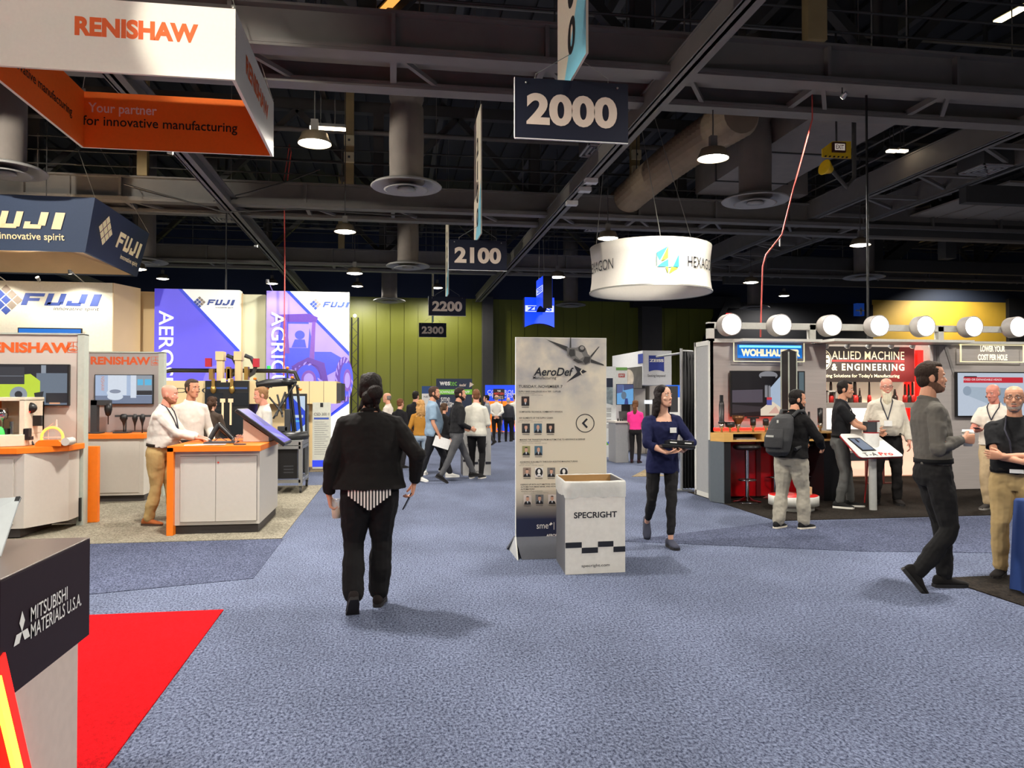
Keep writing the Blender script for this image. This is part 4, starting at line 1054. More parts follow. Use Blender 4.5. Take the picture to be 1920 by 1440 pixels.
tv('bright blue monitor in front of the tall white booth wall', x0, x1, z0, z1, 20.3, lambda m, c, w, h: scr(m, 0, 0, rc(0, 0, 1, 1), em('azure', (30, 130, 235)), c, XV, ZV, w, h), 'monitor')
bpy.data.objects['monitor']['category'] = 'monitor'
m = MB(STEELD); p = V(((x0 + x1) / 2, 20.35, 0)); m.box(p.x - .06, p.x + .06, 20.36, 20.44, .01, z0 + .1); m.box(p.x - .4, p.x + .4, 20.2, 20.6, .009, .03); m.build('stand', bpy.data.objects['monitor'])
PUR, PURL, BLS = mat('violet_print', (92, 84, 232), .5, emit=.42, vs=.8, var=.10), mat('violet_light', (150, 132, 240), .5, emit=.42, vs=1.5, var=.1), mat('blue_stripe', (44, 66, 220), .5, emit=.35)
PWH = mat('panel_lit_white', (240, 242, 240), .5, emit=.38, var=.01)
def tall_panel(label, px0, px1, word, agri):
    a, b = at(px0, 546, Y=21.4), at(px1, 546, Y=21.4); x0, x1, zt = a.x, b.x, 4.38; w = x1 - x0
    t = thing('display_banner', label, 'display panel', ((x0 + x1) / 2, 21.45, 0.009))
    m = MB(WB); m.box(x0, x1, 21.4, 21.75, .009, zt); m.build('body', t)
    Y = 21.396
    def Q(pts, mt, k=0): m.use(mt).poly([V((x0 + p * w, Y - k, q)) for p, q in pts])
    m = MB(PUR)
    d1 = 2.64 if agri else 2.66
    Q([(0, .05), (1, .05), (1, zt), (0, zt)], PWH)
    Q([(0, .05), (0, zt), (.27, zt), (1, d1), (1, 1.55), (0, .1)] if not agri else [(0, .05), (0, zt), (.23, zt), (1, d1), (1, 1.35), (.2, .05)], PURL if agri else PUR, .002)
    e = .05; Q([(.27 if not agri else .23, zt), (.32 if not agri else .28, zt), (1, d1 + .12), (1, d1)], BLS, .004)
    if agri:
        Q([(1, 1.47), (1, 1.35), (.2, .05), (.28, .05)][::-1], BLS, .004)
        TD, TB, TM = mat('tractor_dark', (92, 62, 160), .5, emit=.25), mat('tractor_blue', (70, 80, 226), .5, emit=.35), mat('tractor_mauve', (116, 78, 170), .5, emit=.3)
        Q([(.12, 2.05), (.55, 1.9), (.98, 2.4), (.98, 2.5), (.78, 2.75), (.55, 2.75), (.55, 3.0), (.5, 3.6), (.18, 3.6), (.10, 2.8)], TB, .006)
        Q([(.10, 3.55), (.6, 3.55), (.62, 3.68), (.52, 3.78), (.12, 3.74)], TD, .008)
        Q([(.21, 2.7), (.28, 2.7), (.24, 3.6), (.19, 3.6)], TM, .009); Q([(.5, 2.1), (.57, 2.1), (.59, 3.56), (.55, 3.56)], TM, .009); Q([(.26, 2.85), (.5, 2.85), (.52, 3.5), (.26, 3.5)], PURL, .0085)
        Q(circ(.40, 3.2, .06, .12), TB, .010); Q([(.3, 2.86), (.48, 2.86), (.46, 3.08), (.34, 3.08)], TB, .010)
        for cx, cz, rx, rz in ((.47, 2.02, .2, .5), (.94, 2.0, .11, .62)):
            Q(circ(cx, cz, rx, rz, 28), TD, .012); Q(circ(cx + .03, cz, rx * .72, rz * .76, 26), TB, .014); Q(circ(cx + .04, cz - .02, rx * .45, rz * .5, 22), TM, .016); Q(circ(cx + .04, cz - .02, rx * .3, rz * .34, 20), PURL, .018)
            for k in range(14):
                q = R(60 + k * 22); Q([(cx + rx * .98 * math.cos(q), cz + rz * .98 * math.sin(q)), (cx + rx * .98 * math.cos(q + .16), cz + rz * .98 * math.sin(q + .16)), (cx + rx * .74 * math.cos(q + .34), cz + rz * .74 * math.sin(q + .34)), (cx + rx * .74 * math.cos(q + .22), cz + rz * .74 * math.sin(q + .22))], PURL, .015)
        Q([(.3, 2.35), (.5, 2.6), (.7, 2.45), (.76, 1.8), (.7, 1.8), (.62, 2.35), (.48, 2.48), (.33, 2.28)], TD, .020)
        Q([(0.05, 1.2), (.99, 1.4), (.99, 1.55), (.05, 1.55)], TD, .005)
    else:
        Q(circ(.72, 1.75, .16, .62, 24), mat('violet_pale', (124, 112, 238), .5, emit=.35), .004); Q(circ(.78, 1.7, .13, .55, 24), PUR, .005)
    m.build('print', t)
    m = MB(PWH)
    def tx(s, pxa, pya, pyb, wd_):
        a, b = at(pxa, pya, Y=21.37), at(pxa, pyb, Y=21.37); m.text(s, (a.x, 21.37, (a.z + b.z) / 2), -ZV, XV, a.z - b.z, wd_, bold=.01)
    if agri: tx('AGRICULTURE', 522, 585, 842, .36)
    else: tx('AEROSPACE', 312, 582, 802, .37)
    m.build('title_lettering', t)
    m = MB(DB); p = at(px0 + (75 if not agri else 83), 566 if not agri else 570, Y=21.37)
    diamonds(m, (p.x + .12, 21.39, p.z), XV, ZV, .10, [DG, DB, DB, DG, DB, DB, DG, DG, DB]); m.use(DB); fuji_word(m, (p.x + .69, 21.39, p.z), XV, ZV, .72, .15, .35); m.use(DGREY); m.text('innovative spirit', (p.x + .75, 21.39, p.z - .14), XV, ZV, .46, .05, shear=.2); m.build('logo', t)
tall_panel('tall violet display panel with a diagonal white corner, left of the pair', 290, 450, '', False)
tall_panel('tall violet display panel with a tractor print', 500, 655, '', True)
t = thing('booth_wall', 'pale booth wall between the two violet panels', 'booth wall', (-3.7, 21.7, 0)); m = MB(mat('greenish_wall', (206, 206, 178), .7, vs=1)); m.box(-4.03, -3.42, 21.62, 21.8, .009, 4.3); m.build('panel', t)
t = thing('truss_tower', 'slim black truss tower beside the tractor panel', 'truss', (-1.06, 22.0, 0.009))
m = MB(BLK)
for dx in (-.09, .09):
    for dy in (-.09, .09): m.cyl((-1.05 + dx, 22 + dy, .009), (-1.05 + dx, 22 + dy, 3.75), .018, n=6)
for k in range(18):
    z = .1 + k * .2; s_ = 1 if k % 2 else -1
    m.bar((-1.05 - .09 * s_, 21.91, z), (-1.05 + .09 * s_, 21.91, z + .2), .016); m.bar((-1.14, 22 - .09 * s_, z), (-1.14, 22 + .09 * s_, z + .2), .016); m.bar((-.96, 22 - .09 * s_, z), (-.96, 22 + .09 * s_, z + .2), .016)
m.build('frame', t); m = MB(mat('small_lamp', (255, 255, 240), emit=2)); m.ell((-1.05, 21.95, 3.8), .05, .05, .05); m.build('top_lamp', t)

# --- the beige machine in that booth
MB_ = mat('machine_beige', (236, 208, 156), .5, vs=1, var=.03)
t = thing('production_machine', 'long beige machine with black glazed doors below the violet panels', 'machine', (-3.0, 17.5, .009))
a, b = at(240, 713, Y=16.9), at(388, 770, Y=16.9)
x0 = at(300, 713, Y=16.9).x; xk0 = at(387, 713, Y=16.9).x; xk1 = at(468, 713, Y=16.9).x; x1 = at(631, 713, Y=16.9).x; zt = at(387, 714, Y=16.9).z; zl = at(600, 757, Y=16.9).z
m = MB(MB_); m.box(x0 - 1.2, xk0, 16.9, 18.3, zl - .9, zt); m.box(xk1, x1, 16.9, 18.3, zl, zt); m.use(DGREY).box(x1, x1 + .1, 16.95, 18.25, zl + .06, zt - .04)
m.use(MB_)
for px in (580, 607): x = at(px, 713, Y=16.9).x; m.use(GAPK).box(x - .004, x + .004, 16.897, 16.9, zl, zt)
m.use(MB_).box(x0 - 1.1, xk0 - .1, 17, 18.2, .009, zl); m.box(xk1 + .1, x1 - .4, 17.3, 18.2, .009, zl); m.build('body', t)
m = MB(BLK); m.box(xk0, xk1, 16.8, 18.3, .009, zt); m.build('cabin', t)
m = MB(mat('dark_glass', (40, 44, 48), .15, vs=1, var=.3))
xm = (xk0 + xk1) / 2
for s in (-1, 1):
    m2 = MB(mat('dark_glass')); m2.box(xm + s * .08, xm + s * .44, 16.785, 16.8, 1.35, 1.62) if s > 0 else m2.box(xm - .44, xm - .08, 16.785, 16.8, 1.35, 1.62); m2.box(*(sorted((xm + s * .08, xm + s * .44))), 16.785, 16.8, .75, 1.25); m2.build('door_glass', t)
    m2 = MB(mat('handle_cream', (250, 214, 170), .4, emit=.15)); m2.box(xm + s * .08 - .02, xm + s * .08 + .02, 16.77, 16.785, .95, 1.42); m2.box(xm + s * .08 - .05, xm + s * .08 + .05, 16.765, 16.785, 1.42, 1.5); m2.build('handle', t)
m = MB(mat('blue_strip', (60, 80, 130), .3, emit=.1)); m.box(xk0 + .03, xk1 - .03, 16.79, 16.8, 1.70, 1.74); m.use(MATS['handle_cream']).box(xm - .12, xm - .02, 16.79, 16.8, 1.84, 1.92); m.box(xm + .02, xm + .12, 16.79, 16.8, 1.84, 1.92); m.build('fascia', t)
BRASS = mat('brass', (190, 150, 80), .3, .8)
for px in (414, 448):
    p = at(px, 714, Y=17.1); m = MB(MB_); ztop = at(px, 662, Y=17.1).z; m.box(p.x - .07, p.x + .06, 17.0, 17.2, zt, ztop); m.box(p.x - .09, p.x + .08, 16.97, 17.24, ztop - .16, ztop + .03); g = m.build('loader_column', t, .01)
    m = MB(DGREY); m.tube([(p.x + .12, 17.1, ztop - .05), (p.x + .25, 17.1, ztop - .1), (p.x + .34, 17.1, ztop - .28), (p.x + .3, 17.1, ztop - .42), (p.x + .18, 17.1, ztop - .5)], .045, 8); m.build('cable_chain', g)
    m = MB(BRASS); m.box(p.x - .2, p.x - .12, 16.9, 17.1, zt + .02, zt + .25); m.box(p.x + .14, p.x + .22, 16.9, 17.1, zt + .02, zt + .3); m.build('guide_rail', g); m = MB(BRASS); m.ell((p.x - .08, 16.78, zt - .18), .06, .05, .09); m.box(p.x - .11, p.x - .05, 16.75, 16.85, zt - .16, zt + .04); m.build('gripper', g)
    m = MB(mat('crimson', (190, 30, 50), .5)); m.box(p.x + (.3 if px == 448 else -.3), p.x + (.42 if px == 448 else -.18), 17.0, 17.12, zt + .3, zt + .48); m.build('red_motor', g)
m = MB(BLK); xe = at(560, 700, Y=17.4).x
m.tube([(x0 - .1, 17.4, zt), (x0 - .05, 17.4, zt + .2), (x0 + .1, 17.4, zt + .23), (xe - .3, 17.4, zt + .23), (xe - .08, 17.4, zt + .2), (xe, 17.4, zt)], .045, 8); m.build('rail', t)
p = at(504, 690, Y=17.5); m = MB(STEELD); m.cyl((p.x, 17.5, zt), (p.x, 17.5, p.z - .1), .015); m.use(mat('signal_green', (60, 200, 90), emit=.8)).cyl((p.x, 17.5, p.z - .1), (p.x, 17.5, p.z + .05), .04); m.build('signal_lamp', t)
m = MB(DGREY); p = at(323, 732, Y=16.89); m.text('CSD 300 II', (at(362, 732, Y=16.89).x, 16.9, p.z), XV, ZV, 1.5, .10); m.build('lettering', t)
# kiosk and info board
t = thing('kiosk_display', 'upright black kiosk with a blue screen behind the cart', 'kiosk', (-2.05, 16.2, .009))
x0, x1, z0, z1 = pxbox(534, 738, 575, 835, 16.2)
m = MB(BLK); m.box(x0, x1, 16.2, 16.28, .08, z1); m.box(x0 - .05, x1 + .05, 16.1, 16.45, .009, .08); m.build('casing', t, .01)
def pk(pts, mt, k): m.use(mt).poly([V((x0 + .035 + a * (x1 - x0 - .07), 16.198 - k, .75 + b * (z1 - .8))) for a, b in pts])
m = MB(BLK); pk(rc(0, 0, 1, 1), em('kblue', (20, 70, 225)), .0); pk([(.25, 1), (1, 1), (1, .62)], em('kw', (206, 226, 246)), .001); pk([(.3, 0), (1, 0), (1, .28)], em('kw', (206, 226, 246)), .001); pk(rc(.45, .45, .9, .52), em('kw', (206, 226, 246)), .001); pk(rc(.35, .34, .7, .39), em('kc', (90, 190, 240)), .001); pk([(.1, .1), (.5, .5), (.8, .2), (.4, 0)], em('kb2', (40, 110, 240)), .0006); m.build('screen', t)
t = thing('info_board', 'pale upright information board with grey text right of the kiosk', 'sign', (-1.45, 16.6, .009))
x0, x1, z0, z1 = pxbox(586, 757, 620, 850, 16.7)
m = MB(mat('board_pale', (200, 200, 186), .6)); m.box(x0, x1, 16.7, 16.74, .02, 1.42); m.use(BLS).box(x0, x1, 16.695, 16.7, .06, .2); m.build('board', t)
m = MB(DGREY); xm = (x0 + x1) / 2; m.text('CSD 300 II', (xm, 16.7, 1.17), XV, ZV, (x1 - x0) * .84, .06); m.use(DB).box(x0 + .03, x1 - .04, 16.694, 16.7, 1.06, 1.10); m.use(mat('text_grey', (140, 140, 136), .6))
for k in range(16): m.box(x0 + .04, x0 + .04 + (x1 - x0) * (.55 + .3 * ((k * 7) % 5) / 5), 16.696, 16.7, 1.0 - k * .045, 1.012 - k * .045)
m.use(BLK).box(xm - .03, xm + .03, 16.69, 16.7, 1.32, 1.41); m.build('print', t)
m = MB(ALU); m.box(x0 - .28, x0 - .22, 16.8, 17.1, .009, 1.36); m.box(x0 - .12, x0 - .08, 16.7, 16.8, .009, 1.36); m.use(mat('lit_strip', (255, 214, 150), emit=1.5)).box(x0 - .17, x0 - .14, 16.68, 16.7, .12, .55); m.build('side_profile', t)

# booth spot lights that wash the tall walls (clip lamps on the wall tops)
def clip_lamp(p, aim, label, w=60, col=(1, .9, .74), size=70, group=None, blend=.5):
    p, aim = V(p), V(aim); d = (aim - p).normalized()
    t = thing('clip_spotlight', label, 'spotlight', p, 0, group)
    m = MB(ALU); m.cyl(p - d * .1, p, .035, .05, 12); m.build('housing', t)
    m = MB(mat('spot_glow', (255, 244, 220), emit=8, var=0)); m.cyl(p, p + d * .005, .042, n=12); m.build('bulb', t)
    ld = bpy.data.lights.new('spot_beam', 'SPOT'); ld.energy = w * 4; ld.spot_size = R(size); ld.spot_blend = blend; ld.shadow_soft_size = .05; ld.color = col
    lo = bpy.data.objects.new('spot_beam', ld); COL.objects.link(lo); lo.parent = t; lo.location = d * .03; lo.rotation_euler = d.to_track_quat('-Z', 'Y').to_euler()
    return t
def arm(t, a, b): m = MB(ALU); m.tube([a, b], .012, 6); m.build('bracket', t)
for x, y, z, lb in ((-9.4, 20.5, 4.42, 'clip spotlight over the diamond emblem'), (-7.6, 20.5, 4.42, 'clip spotlight over the tall white wall corner'), (-3.2, 21.4, 4.42, 'clip spotlight above the gap of the violet panels')):
    t = clip_lamp((x, y - .8, z + .05), (x, y + .1, 2.4), lb, 10 if x > -5 else 26, size=110); arm(t, (x, y + .05, z - .04), (x, y - .74, z + .12))
t = clip_lamp((-8.6, 20.35, 4.46), (-9.0, 19.3, 5.7), 'added clip spotlight on the white wall aimed up into the tapered navy sign', 80, (1, .86, .66), 150); arm(t, (-8.6, 20.45, 4.42), (-8.6, 20.5, 4.36))  # added uplight that brightens the beige lining

# ------------------------------------------------------------------ centre: banner, bin, far signs
BY_ = 7.50
def bn(px, py, k=0.): p = at(px, py, Y=BY_); return V((p.x, BY_ - .004 - k, p.z))
m_ = bpy.data.materials.new('banner_cloud_print'); m_.use_nodes = True; nt = m_.node_tree; bb = nt.nodes['Principled BSDF']; bb.inputs['Roughness'].default_value = .6
tc = nt.nodes.new('ShaderNodeTexCoord'); nz = nt.nodes.new('ShaderNodeTexNoise'); nz.inputs['Scale'].default_value = 3.2; nz.inputs['Detail'].default_value = 6; nt.links.new(tc.outputs['Object'], nz.inputs['Vector'])
cr = nt.nodes.new('ShaderNodeValToRGB'); cr.color_ramp.elements[0].position = .35; cr.color_ramp.elements[0].color = lin((158, 158, 162)) + (1,); cr.color_ramp.elements[1].position = .62; cr.color_ramp.elements[1].color = lin((222, 212, 190)) + (1,)
nt.links.new(nz.outputs['Fac'], cr.inputs['Fac'])
sx = nt.nodes.new('ShaderNodeSeparateXYZ'); nt.links.new(tc.outputs['Object'], sx.inputs['Vector'])
def zmix(z0, z1, col, src):
    mr = nt.nodes.new('ShaderNodeMapRange'); mr.inputs['From Min'].default_value = z0; mr.inputs['From Max'].default_value = z1; nt.links.new(sx.outputs['Z'], mr.inputs['Value'])
    mx = nt.nodes.new('ShaderNodeMix'); mx.data_type = 'RGBA'; nt.links.new(mr.outputs['Result'], mx.inputs[0]); nt.links.new(src, mx.inputs[6]); mx.inputs[7].default_value = lin(col) + (1,); return mx.outputs[2]
o1 = zmix(1.70, 1.3, (216, 206, 184), cr.outputs['Color']); o2 = zmix(.66, .34, (26, 34, 66), o1)
mr = nt.nodes.new('ShaderNodeMapRange'); mr.inputs['From Min'].default_value = .62; mr.inputs['From Max'].default_value = .45; nt.links.new(sx.outputs['Z'], mr.inputs['Value'])
nt.links.new(o2, bb.inputs['Base Color']); MATS['banner_cloud_print'] = m_
t = thing('banner_stand', 'tall beige schedule banner with a fighter jet behind the white bin', 'banner', (1.67, BY_, 0))
m = MB(WHITE); m.box(1.20, 2.125, BY_, BY_ + .03, .16, 2.14); m.use(m_).poly([(1.205, BY_ - .002, .165), (2.12, BY_ - .002, .165), (2.12, BY_ - .002, 2.135), (1.205, BY_ - .002, 2.135)]); m.build('board', t)
m = MB(mat('banner_base', (66, 68, 76), .5)); m.prism([(1.19, BY_ - .02, .17), (2.15, BY_ - .02, .17), (2.19, BY_ - .26, .003), (1.22, BY_ - .26, .003)][::-1], (0, .06, .0)); m.prism([(1.19, BY_ + .05, .17), (2.15, BY_ + .05, .17), (2.19, BY_ + .3, .003), (1.15, BY_ + .3, .003)], (0, -.05, 0)); m.build('base', t)
m = MB(mat('clear_foot', (190, 190, 186), .2)); m.prism([(1.17, BY_ - .28, .002), (1.19, BY_ - .02, .18), (1.17, BY_ + .3, .002)], (.012, 0, 0)); m.build('foot', t)
INK = mat('ink', (22, 24, 34), .6, var=0); GREYT = mat('grey_ink', (110, 106, 100), .6)
m = MB(INK)
def bt(s, px, py, wpx, hpx, k=.0, **kw):
    c = bn(px, py); w = bn(px + wpx / 2, py).x - bn(px - wpx / 2, py).x; m.text(s, c, XV, ZV, w, hpx / FPX * 7.5, **kw)
bt('AeroDef', 1038, 697, 75, 16, bold=.02, shear=.25); bt('Manufacturing', 1021, 709, 43, 7, bold=.015, sp=1.1)
bt('TUESDAY, NOVEMBER 7', 1013.5, 725, 82, 6, bold=.012)
for s, px, py, w in (('SUPPLY BASE CHALLENGES AS A TIER 1 SUPPLIER', 1012, 734, 79), ('COMPOSITES TECHNICAL COMMUNITY AWARDS', 1014, 772, 81), ('KEY ELEMENTS OF THE SUPPLY CHAIN', 1005, 783.5, 63), ('MAKING THE TRANSITION FROM AUTOMOTIVE TO AEROSPACE & DEFENSE', 1036, 824, 122), ('ACHIEVING SCALABILITY THROUGH ADDITIVE MANUFACTURING', 1029, 865.5, 108), ('KEEPING UP WITH AUTOMATION: HOW', 1009, 908, 66), ('AUTOMATION MAKE SENSE, AND HOW', 1009, 912.5, 66), ('AUTOMATION?', 989, 917, 26)): bt(s, px, py, w, 3.0, bold=.02)
m.use(GREYT)
for s, px, py, w in (('KEYNOTE PRESENTATION', 987, 738, 30), ('PANEL DISCUSSION', 986, 788, 24), ('PREFERRED SUPPLIER EXPERIENCE', 994, 828, 40), ('PANEL DISCUSSION', 988, 869.5, 24), ('PREFERRED SUPPLIER EXPERIENCE', 997, 921, 40)):
    bt(s, px, py, w, 1.7); bt('8:30 AM - 9:30 AM  |  AERODEF THEATER', px + 8, py + 3.2, 46, 1.6)
m.build('lettering', t)
m = MB(INK)
def bp(pts, k=.0): m.poly([bn(px, py, k) for px, py in pts][::-1])
bp([(1076, 685), (1100, 696.5), (1086, 704), (1062, 717), (1082, 698)], .001); m.use(mat('banner_cream', (214, 204, 184), .6)); bp([(1090, 692), (1092.5, 693), (1089, 697), (1093, 702), (1091, 703.5), (1087, 697)], .002)
m.use(INK); n = 36
for k in range(n):
    a, b = 2 * math.pi * k / n, 2 * math.pi * (k + 1) / n
    bp([(1097 + 17.5 * math.cos(a), 793.5 + 17.5 * math.sin(a)), (1097 + 17.5 * math.cos(b), 793.5 + 17.5 * math.sin(b)), (1097 + 16 * math.cos(b), 793.5 + 16 * math.sin(b)), (1097 + 16 * math.cos(a), 793.5 + 16 * math.sin(a))][::-1])
m.poly([bn(*p) for p in ((1099.5, 784), (1102, 786.5), (1095.5, 793.5), (1090.5, 793.5))][::-1]); m.poly([bn(*p) for p in ((1099.5, 803), (1102, 800.5), (1095.5, 793.5), (1090.5, 793.5))])
m.build('logo', t)
JG, JD, JL = mat('jet_grey', (112, 110, 106), .6, vs=8, var=.15), mat('jet_dark', (52, 51, 50), .6), mat('jet_light', (150, 147, 140), .6)
m = MB(JD)
bp([(1020, 634), (1026, 637), (1064, 650), (1068, 661), (1056, 655)], .001); bp([(1105, 672), (1131, 683), (1133, 686), (1108, 680)], .001); bp([(1069, 633), (1070.5, 633), (1071, 653), (1068, 653)], .001); bp([(1122, 650), (1124, 650), (1109, 670), (1106, 668)], .001)
m.use(JG); bp([(1062, 652), (1080, 652), (1090, 648), (1098, 653), (1102, 664), (1109, 670), (1106, 681), (1098, 684), (1086, 681), (1074, 673), (1064, 667)], .003)
m.use(JD); bp([(1068, 655), (1077, 655), (1078, 667), (1070, 669), (1066, 664)], .004); bp([(1096, 669), (1107, 669), (1105, 679), (1097, 683), (1093, 677)], .004); bp(circ(1090.5, 654, 6.5, 6.5)[::-1], .004); bp([(1078, 672), (1094, 679), (1084, 681), (1074, 675)], .0045)
m.use(JL); bp(circ(1091, 652.5, 4, 3.5)[::-1], .005); bp([(1079, 657), (1090, 661), (1094, 669), (1086, 674), (1079, 667)], .0042)
m.build('jet_print', t)
PB = [mat('portrait_back_%d' % k, c, .6) for k, c in enumerate(((50, 38, 36), (44, 46, 48), (70, 104, 124), (38, 30, 26), (150, 148, 96), (78, 110, 128), (150, 130, 116), (226, 224, 220), (120, 116, 112), (226, 224, 220), (206, 196, 186), (110, 112, 114), (214, 206, 198)))]
SKP, SUIT, WHP = mat('portrait_skin', (206, 160, 136), .6), mat('portrait_suit', (26, 26, 32), .6), mat('portrait_shirt', (210, 214, 220), .6)
for k, (px, py) in enumerate(((985, 752), (986, 803), (1008.5, 803), (1032, 803), (986.5, 845), (1009.5, 845), (988, 885.5), (1010.5, 885.5), (1033.5, 885.5), (1057, 885.5), (989, 937), (1011.5, 936), (1035, 936))):
    m = MB(PB[k]); w, h = 7.4, 8.8
    def q(pts, kk): m.poly([bn(px + a * w, py + b * h, kk) for a, b in pts][::-1])
    q([(-1, -1), (1, -1), (1, 1), (-1, 1)], .0)
    icon = k in (7, 9)
    m.use(SUIT); q([(-.9, 1), (-.75, .5), (-.3, .3), (.3, .3), (.75, .5), (.9, 1)] if not icon else circ(0, 0, .95, .95)[::-1][::-1], .001)
    if not icon: m.use(WHP); q([(-.22, .3), (.22, .3), (0, .85)], .0015)
    m.use(SKP if not icon else WHITE); q(circ(0, -.2, .38, .5), .002)
    if icon: q([(-.55, .75), (-.3, .35), (.3, .35), (.55, .75)], .0022)
    elif k not in (2, 5): m.use(SUIT); q(circ(0, -.55, .38, .2, 12, 180, 360), .0022)
    m.use(GREYT); q([(-.9, 1.22), (.9, 1.22), (.9, 1.36), (-.9, 1.36)], 0); m.build('portrait', t)
m = MB(WHITE); bt('sme', 1017, 987, 22, 8, bold=.0); bt('AEROD', 1035, 1003.5, 22, 5, bold=.03); bp([(1038, 979), (1039, 979), (1039, 993), (1038, 993)]); bp([(1029, 984), (1033, 979), (1036, 982), (1032, 985)], .001); m.build('footer_lettering', t)

# waste bin box
def bin_(label, o, u, v, hz, name, mats, letters):
    o, u, v = V(o), V(u), V(v); un, vn = u.normalized(), v.normalized(); nn = un.cross(ZV)
    t = thing('waste_bin', label, 'bin', o + (u + v) / 2, 0, None)
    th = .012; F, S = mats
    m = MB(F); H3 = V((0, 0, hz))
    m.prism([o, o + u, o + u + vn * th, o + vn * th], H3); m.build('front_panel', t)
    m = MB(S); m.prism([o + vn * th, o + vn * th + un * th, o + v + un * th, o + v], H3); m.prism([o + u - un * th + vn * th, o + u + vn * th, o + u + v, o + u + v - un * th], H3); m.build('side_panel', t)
    m = MB(mat('cardboard', (186, 142, 88), .8)); m.prism([o + v - vn * th + un * th, o + v - vn * th + u - un * th, o + v + u - un * th, o + v + un * th], H3); z = V((0, 0, hz - .005)); e = .004
    m.prism([o + vn * (th + e) + un * (th + e) + ZV * .02, o + u + vn * (th + e) - un * (th + e) + ZV * .02, o + u + v - vn * th - un * (th + e) + ZV * .02, o + v - vn * th + un * (th + e) + ZV * .02], (0, 0, .02)); m.build('rear_panel', t)
    m = MB(letters[0]); c = o + u * .5; W_ = u.length
    m.text(letters[1], c + ZV * hz * .64, un, ZV, W_ * .72, hz * .066, bold=.02); m.text(letters[2], c + ZV * hz * .085, un, ZV, W_ * .47, hz * .04)
    for k, (a, dz) in enumerate(((0, .0), (.27, -.042), (.54, .0), (.80, -.045))):
        x0, x1 = a, (.27, .54, .80, 1.0)[k]
        if k == 1 or k == 3: dz = -.05
        zc = hz * .31 + dz; b = nn * -.004 if False else -vn * .003
        m.poly([o + u * x0 + b + ZV * (zc - .018), o + u * x1 + b + ZV * (zc - .018), o + u * x1 + b + ZV * (zc + .03), o + u * x0 + b + ZV * (zc + .03)])
    m.build('lettering', t)
    return t, o, u, v, un, vn
hb = at(1057, 905, Y=6.57).z
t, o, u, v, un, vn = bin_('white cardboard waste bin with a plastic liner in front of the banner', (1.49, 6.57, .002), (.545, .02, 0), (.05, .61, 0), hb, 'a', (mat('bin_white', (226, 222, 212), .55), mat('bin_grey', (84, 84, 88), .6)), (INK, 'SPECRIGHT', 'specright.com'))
LIN = mat('liner', (226, 226, 220), .35, alpha=.6, vs=14, var=.08, bump=.5, bs=18)
m = MB(LIN); rnd = random.Random(3); loop = []
for (a, b) in ((o, o + u), (o + u, o + u + v), (o + u + v, o + v), (o + v, o)):
    for k in range(8): loop.append(a + (b - a) * k / 8)
cc = o + (u + v) / 2; n = len(loop); rows = []
for z, k_, j in ((hb - .10, .985, 0), (hb + .004, .985, .002), (hb + .008, 1.0, .002), (hb - .01, 1.018, .004), (hb - .07, 1.026, .006), (hb - .135, 1.022, .012)):
    rows.append([cc + (p - cc) * (k_ + rnd.uniform(-j, j)) + ZV * (z + rnd.uniform(-j, j) * 1.2 - p.z * 0) for p in loop])
vs = [p for r in rows for p in r]; fs = [(i * n + k, i * n + (k + 1) % n, (i + 1) * n + (k + 1) % n, (i + 1) * n + k) for i in range(len(rows) - 1) for k in range(n)]
m.add(vs, fs, True); m.build('liner', t)
g0 = gnd(857, 885)
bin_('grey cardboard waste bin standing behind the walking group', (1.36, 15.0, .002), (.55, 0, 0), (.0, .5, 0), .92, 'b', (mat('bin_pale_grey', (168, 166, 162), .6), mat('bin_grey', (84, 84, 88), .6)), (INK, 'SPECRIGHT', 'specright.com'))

# far boards
NV2 = mat('board_navy', (30, 42, 66), .55)
def board(label, x0, x1, z0, z1, Y, mt, fn, name='sign_board'):
    t = thing(name, label, 'sign', ((x0 + x1) / 2, Y, 0)); m = MB(mt); m.box(x0, x1, Y, Y + .06, z0, z1); m.build('board', t); m = MB(STEELD)
    for x in (x0 + .1, x1 - .1): m.box(x - .02, x + .02, Y + .06, Y + .1, .002, z1 - .1); m.box(x - .04, x + .04, Y - .1, Y + .3, .002, .03)
    m.build('stand', t); m = MB(WHITE); fn(m, Y); m.build('print', t); return t
a, b = at(818, 710, Y=26), at(885, 800, Y=26); GRN = mat('app_green', (112, 184, 52), .5, emit=.15)
def f1(m, Y):
    w = b.x - a.x; xc = (a.x + b.x) / 2; P = lambda px, py: at(px, py, Y=Y)
    p = P(834, 719); m.text('wes', (p.x, Y, p.z), XV, ZV, w * .29, .13, bold=.02); p = P(850, 719); m.use(GRN).text('tec', (p.x, Y, p.z), XV, ZV, w * .2, .15, bold=.0)
    m.use(CREAM); p = P(870, 722); m.text('AeroDef', (p.x - .05, Y, p.z), XV, ZV, w * .2, .09, shear=.3, bold=.04); m.poly([(p.x + .18, Y - .004, p.z - .08), (p.x + .34, Y - .004, p.z + .02), (p.x + .2, Y - .004, p.z + .1)])
    p0, p1 = P(818, 730), P(885, 739.5); m.use(GRN).poly([(a.x, Y - .003, p1.z), (b.x, Y - .003, p1.z), (b.x, Y - .003, p0.z), (a.x, Y - .003, p0.z)])
    m.use(WHITE); p = P(852, 735); m.text('DOWNLOAD THE APP', (p.x, Y - .002, p.z), XV, ZV, w * .86, .09, bold=.015); p = P(835, 749); m.text('sme', (p.x, Y, p.z), XV, ZV, w * .25, .14); p = P(838, 757); m.text('EVENTS+', (p.x, Y, p.z), XV, ZV, w * .38, .1, bold=.03); p = P(843, 762); m.text('APP', (p.x, Y, p.z), XV, ZV, w * .14, .08, bold=.02)
board('navy board with a green download strip behind the walking group', a.x, b.x, b.z, a.z, 26, NV2, f1)
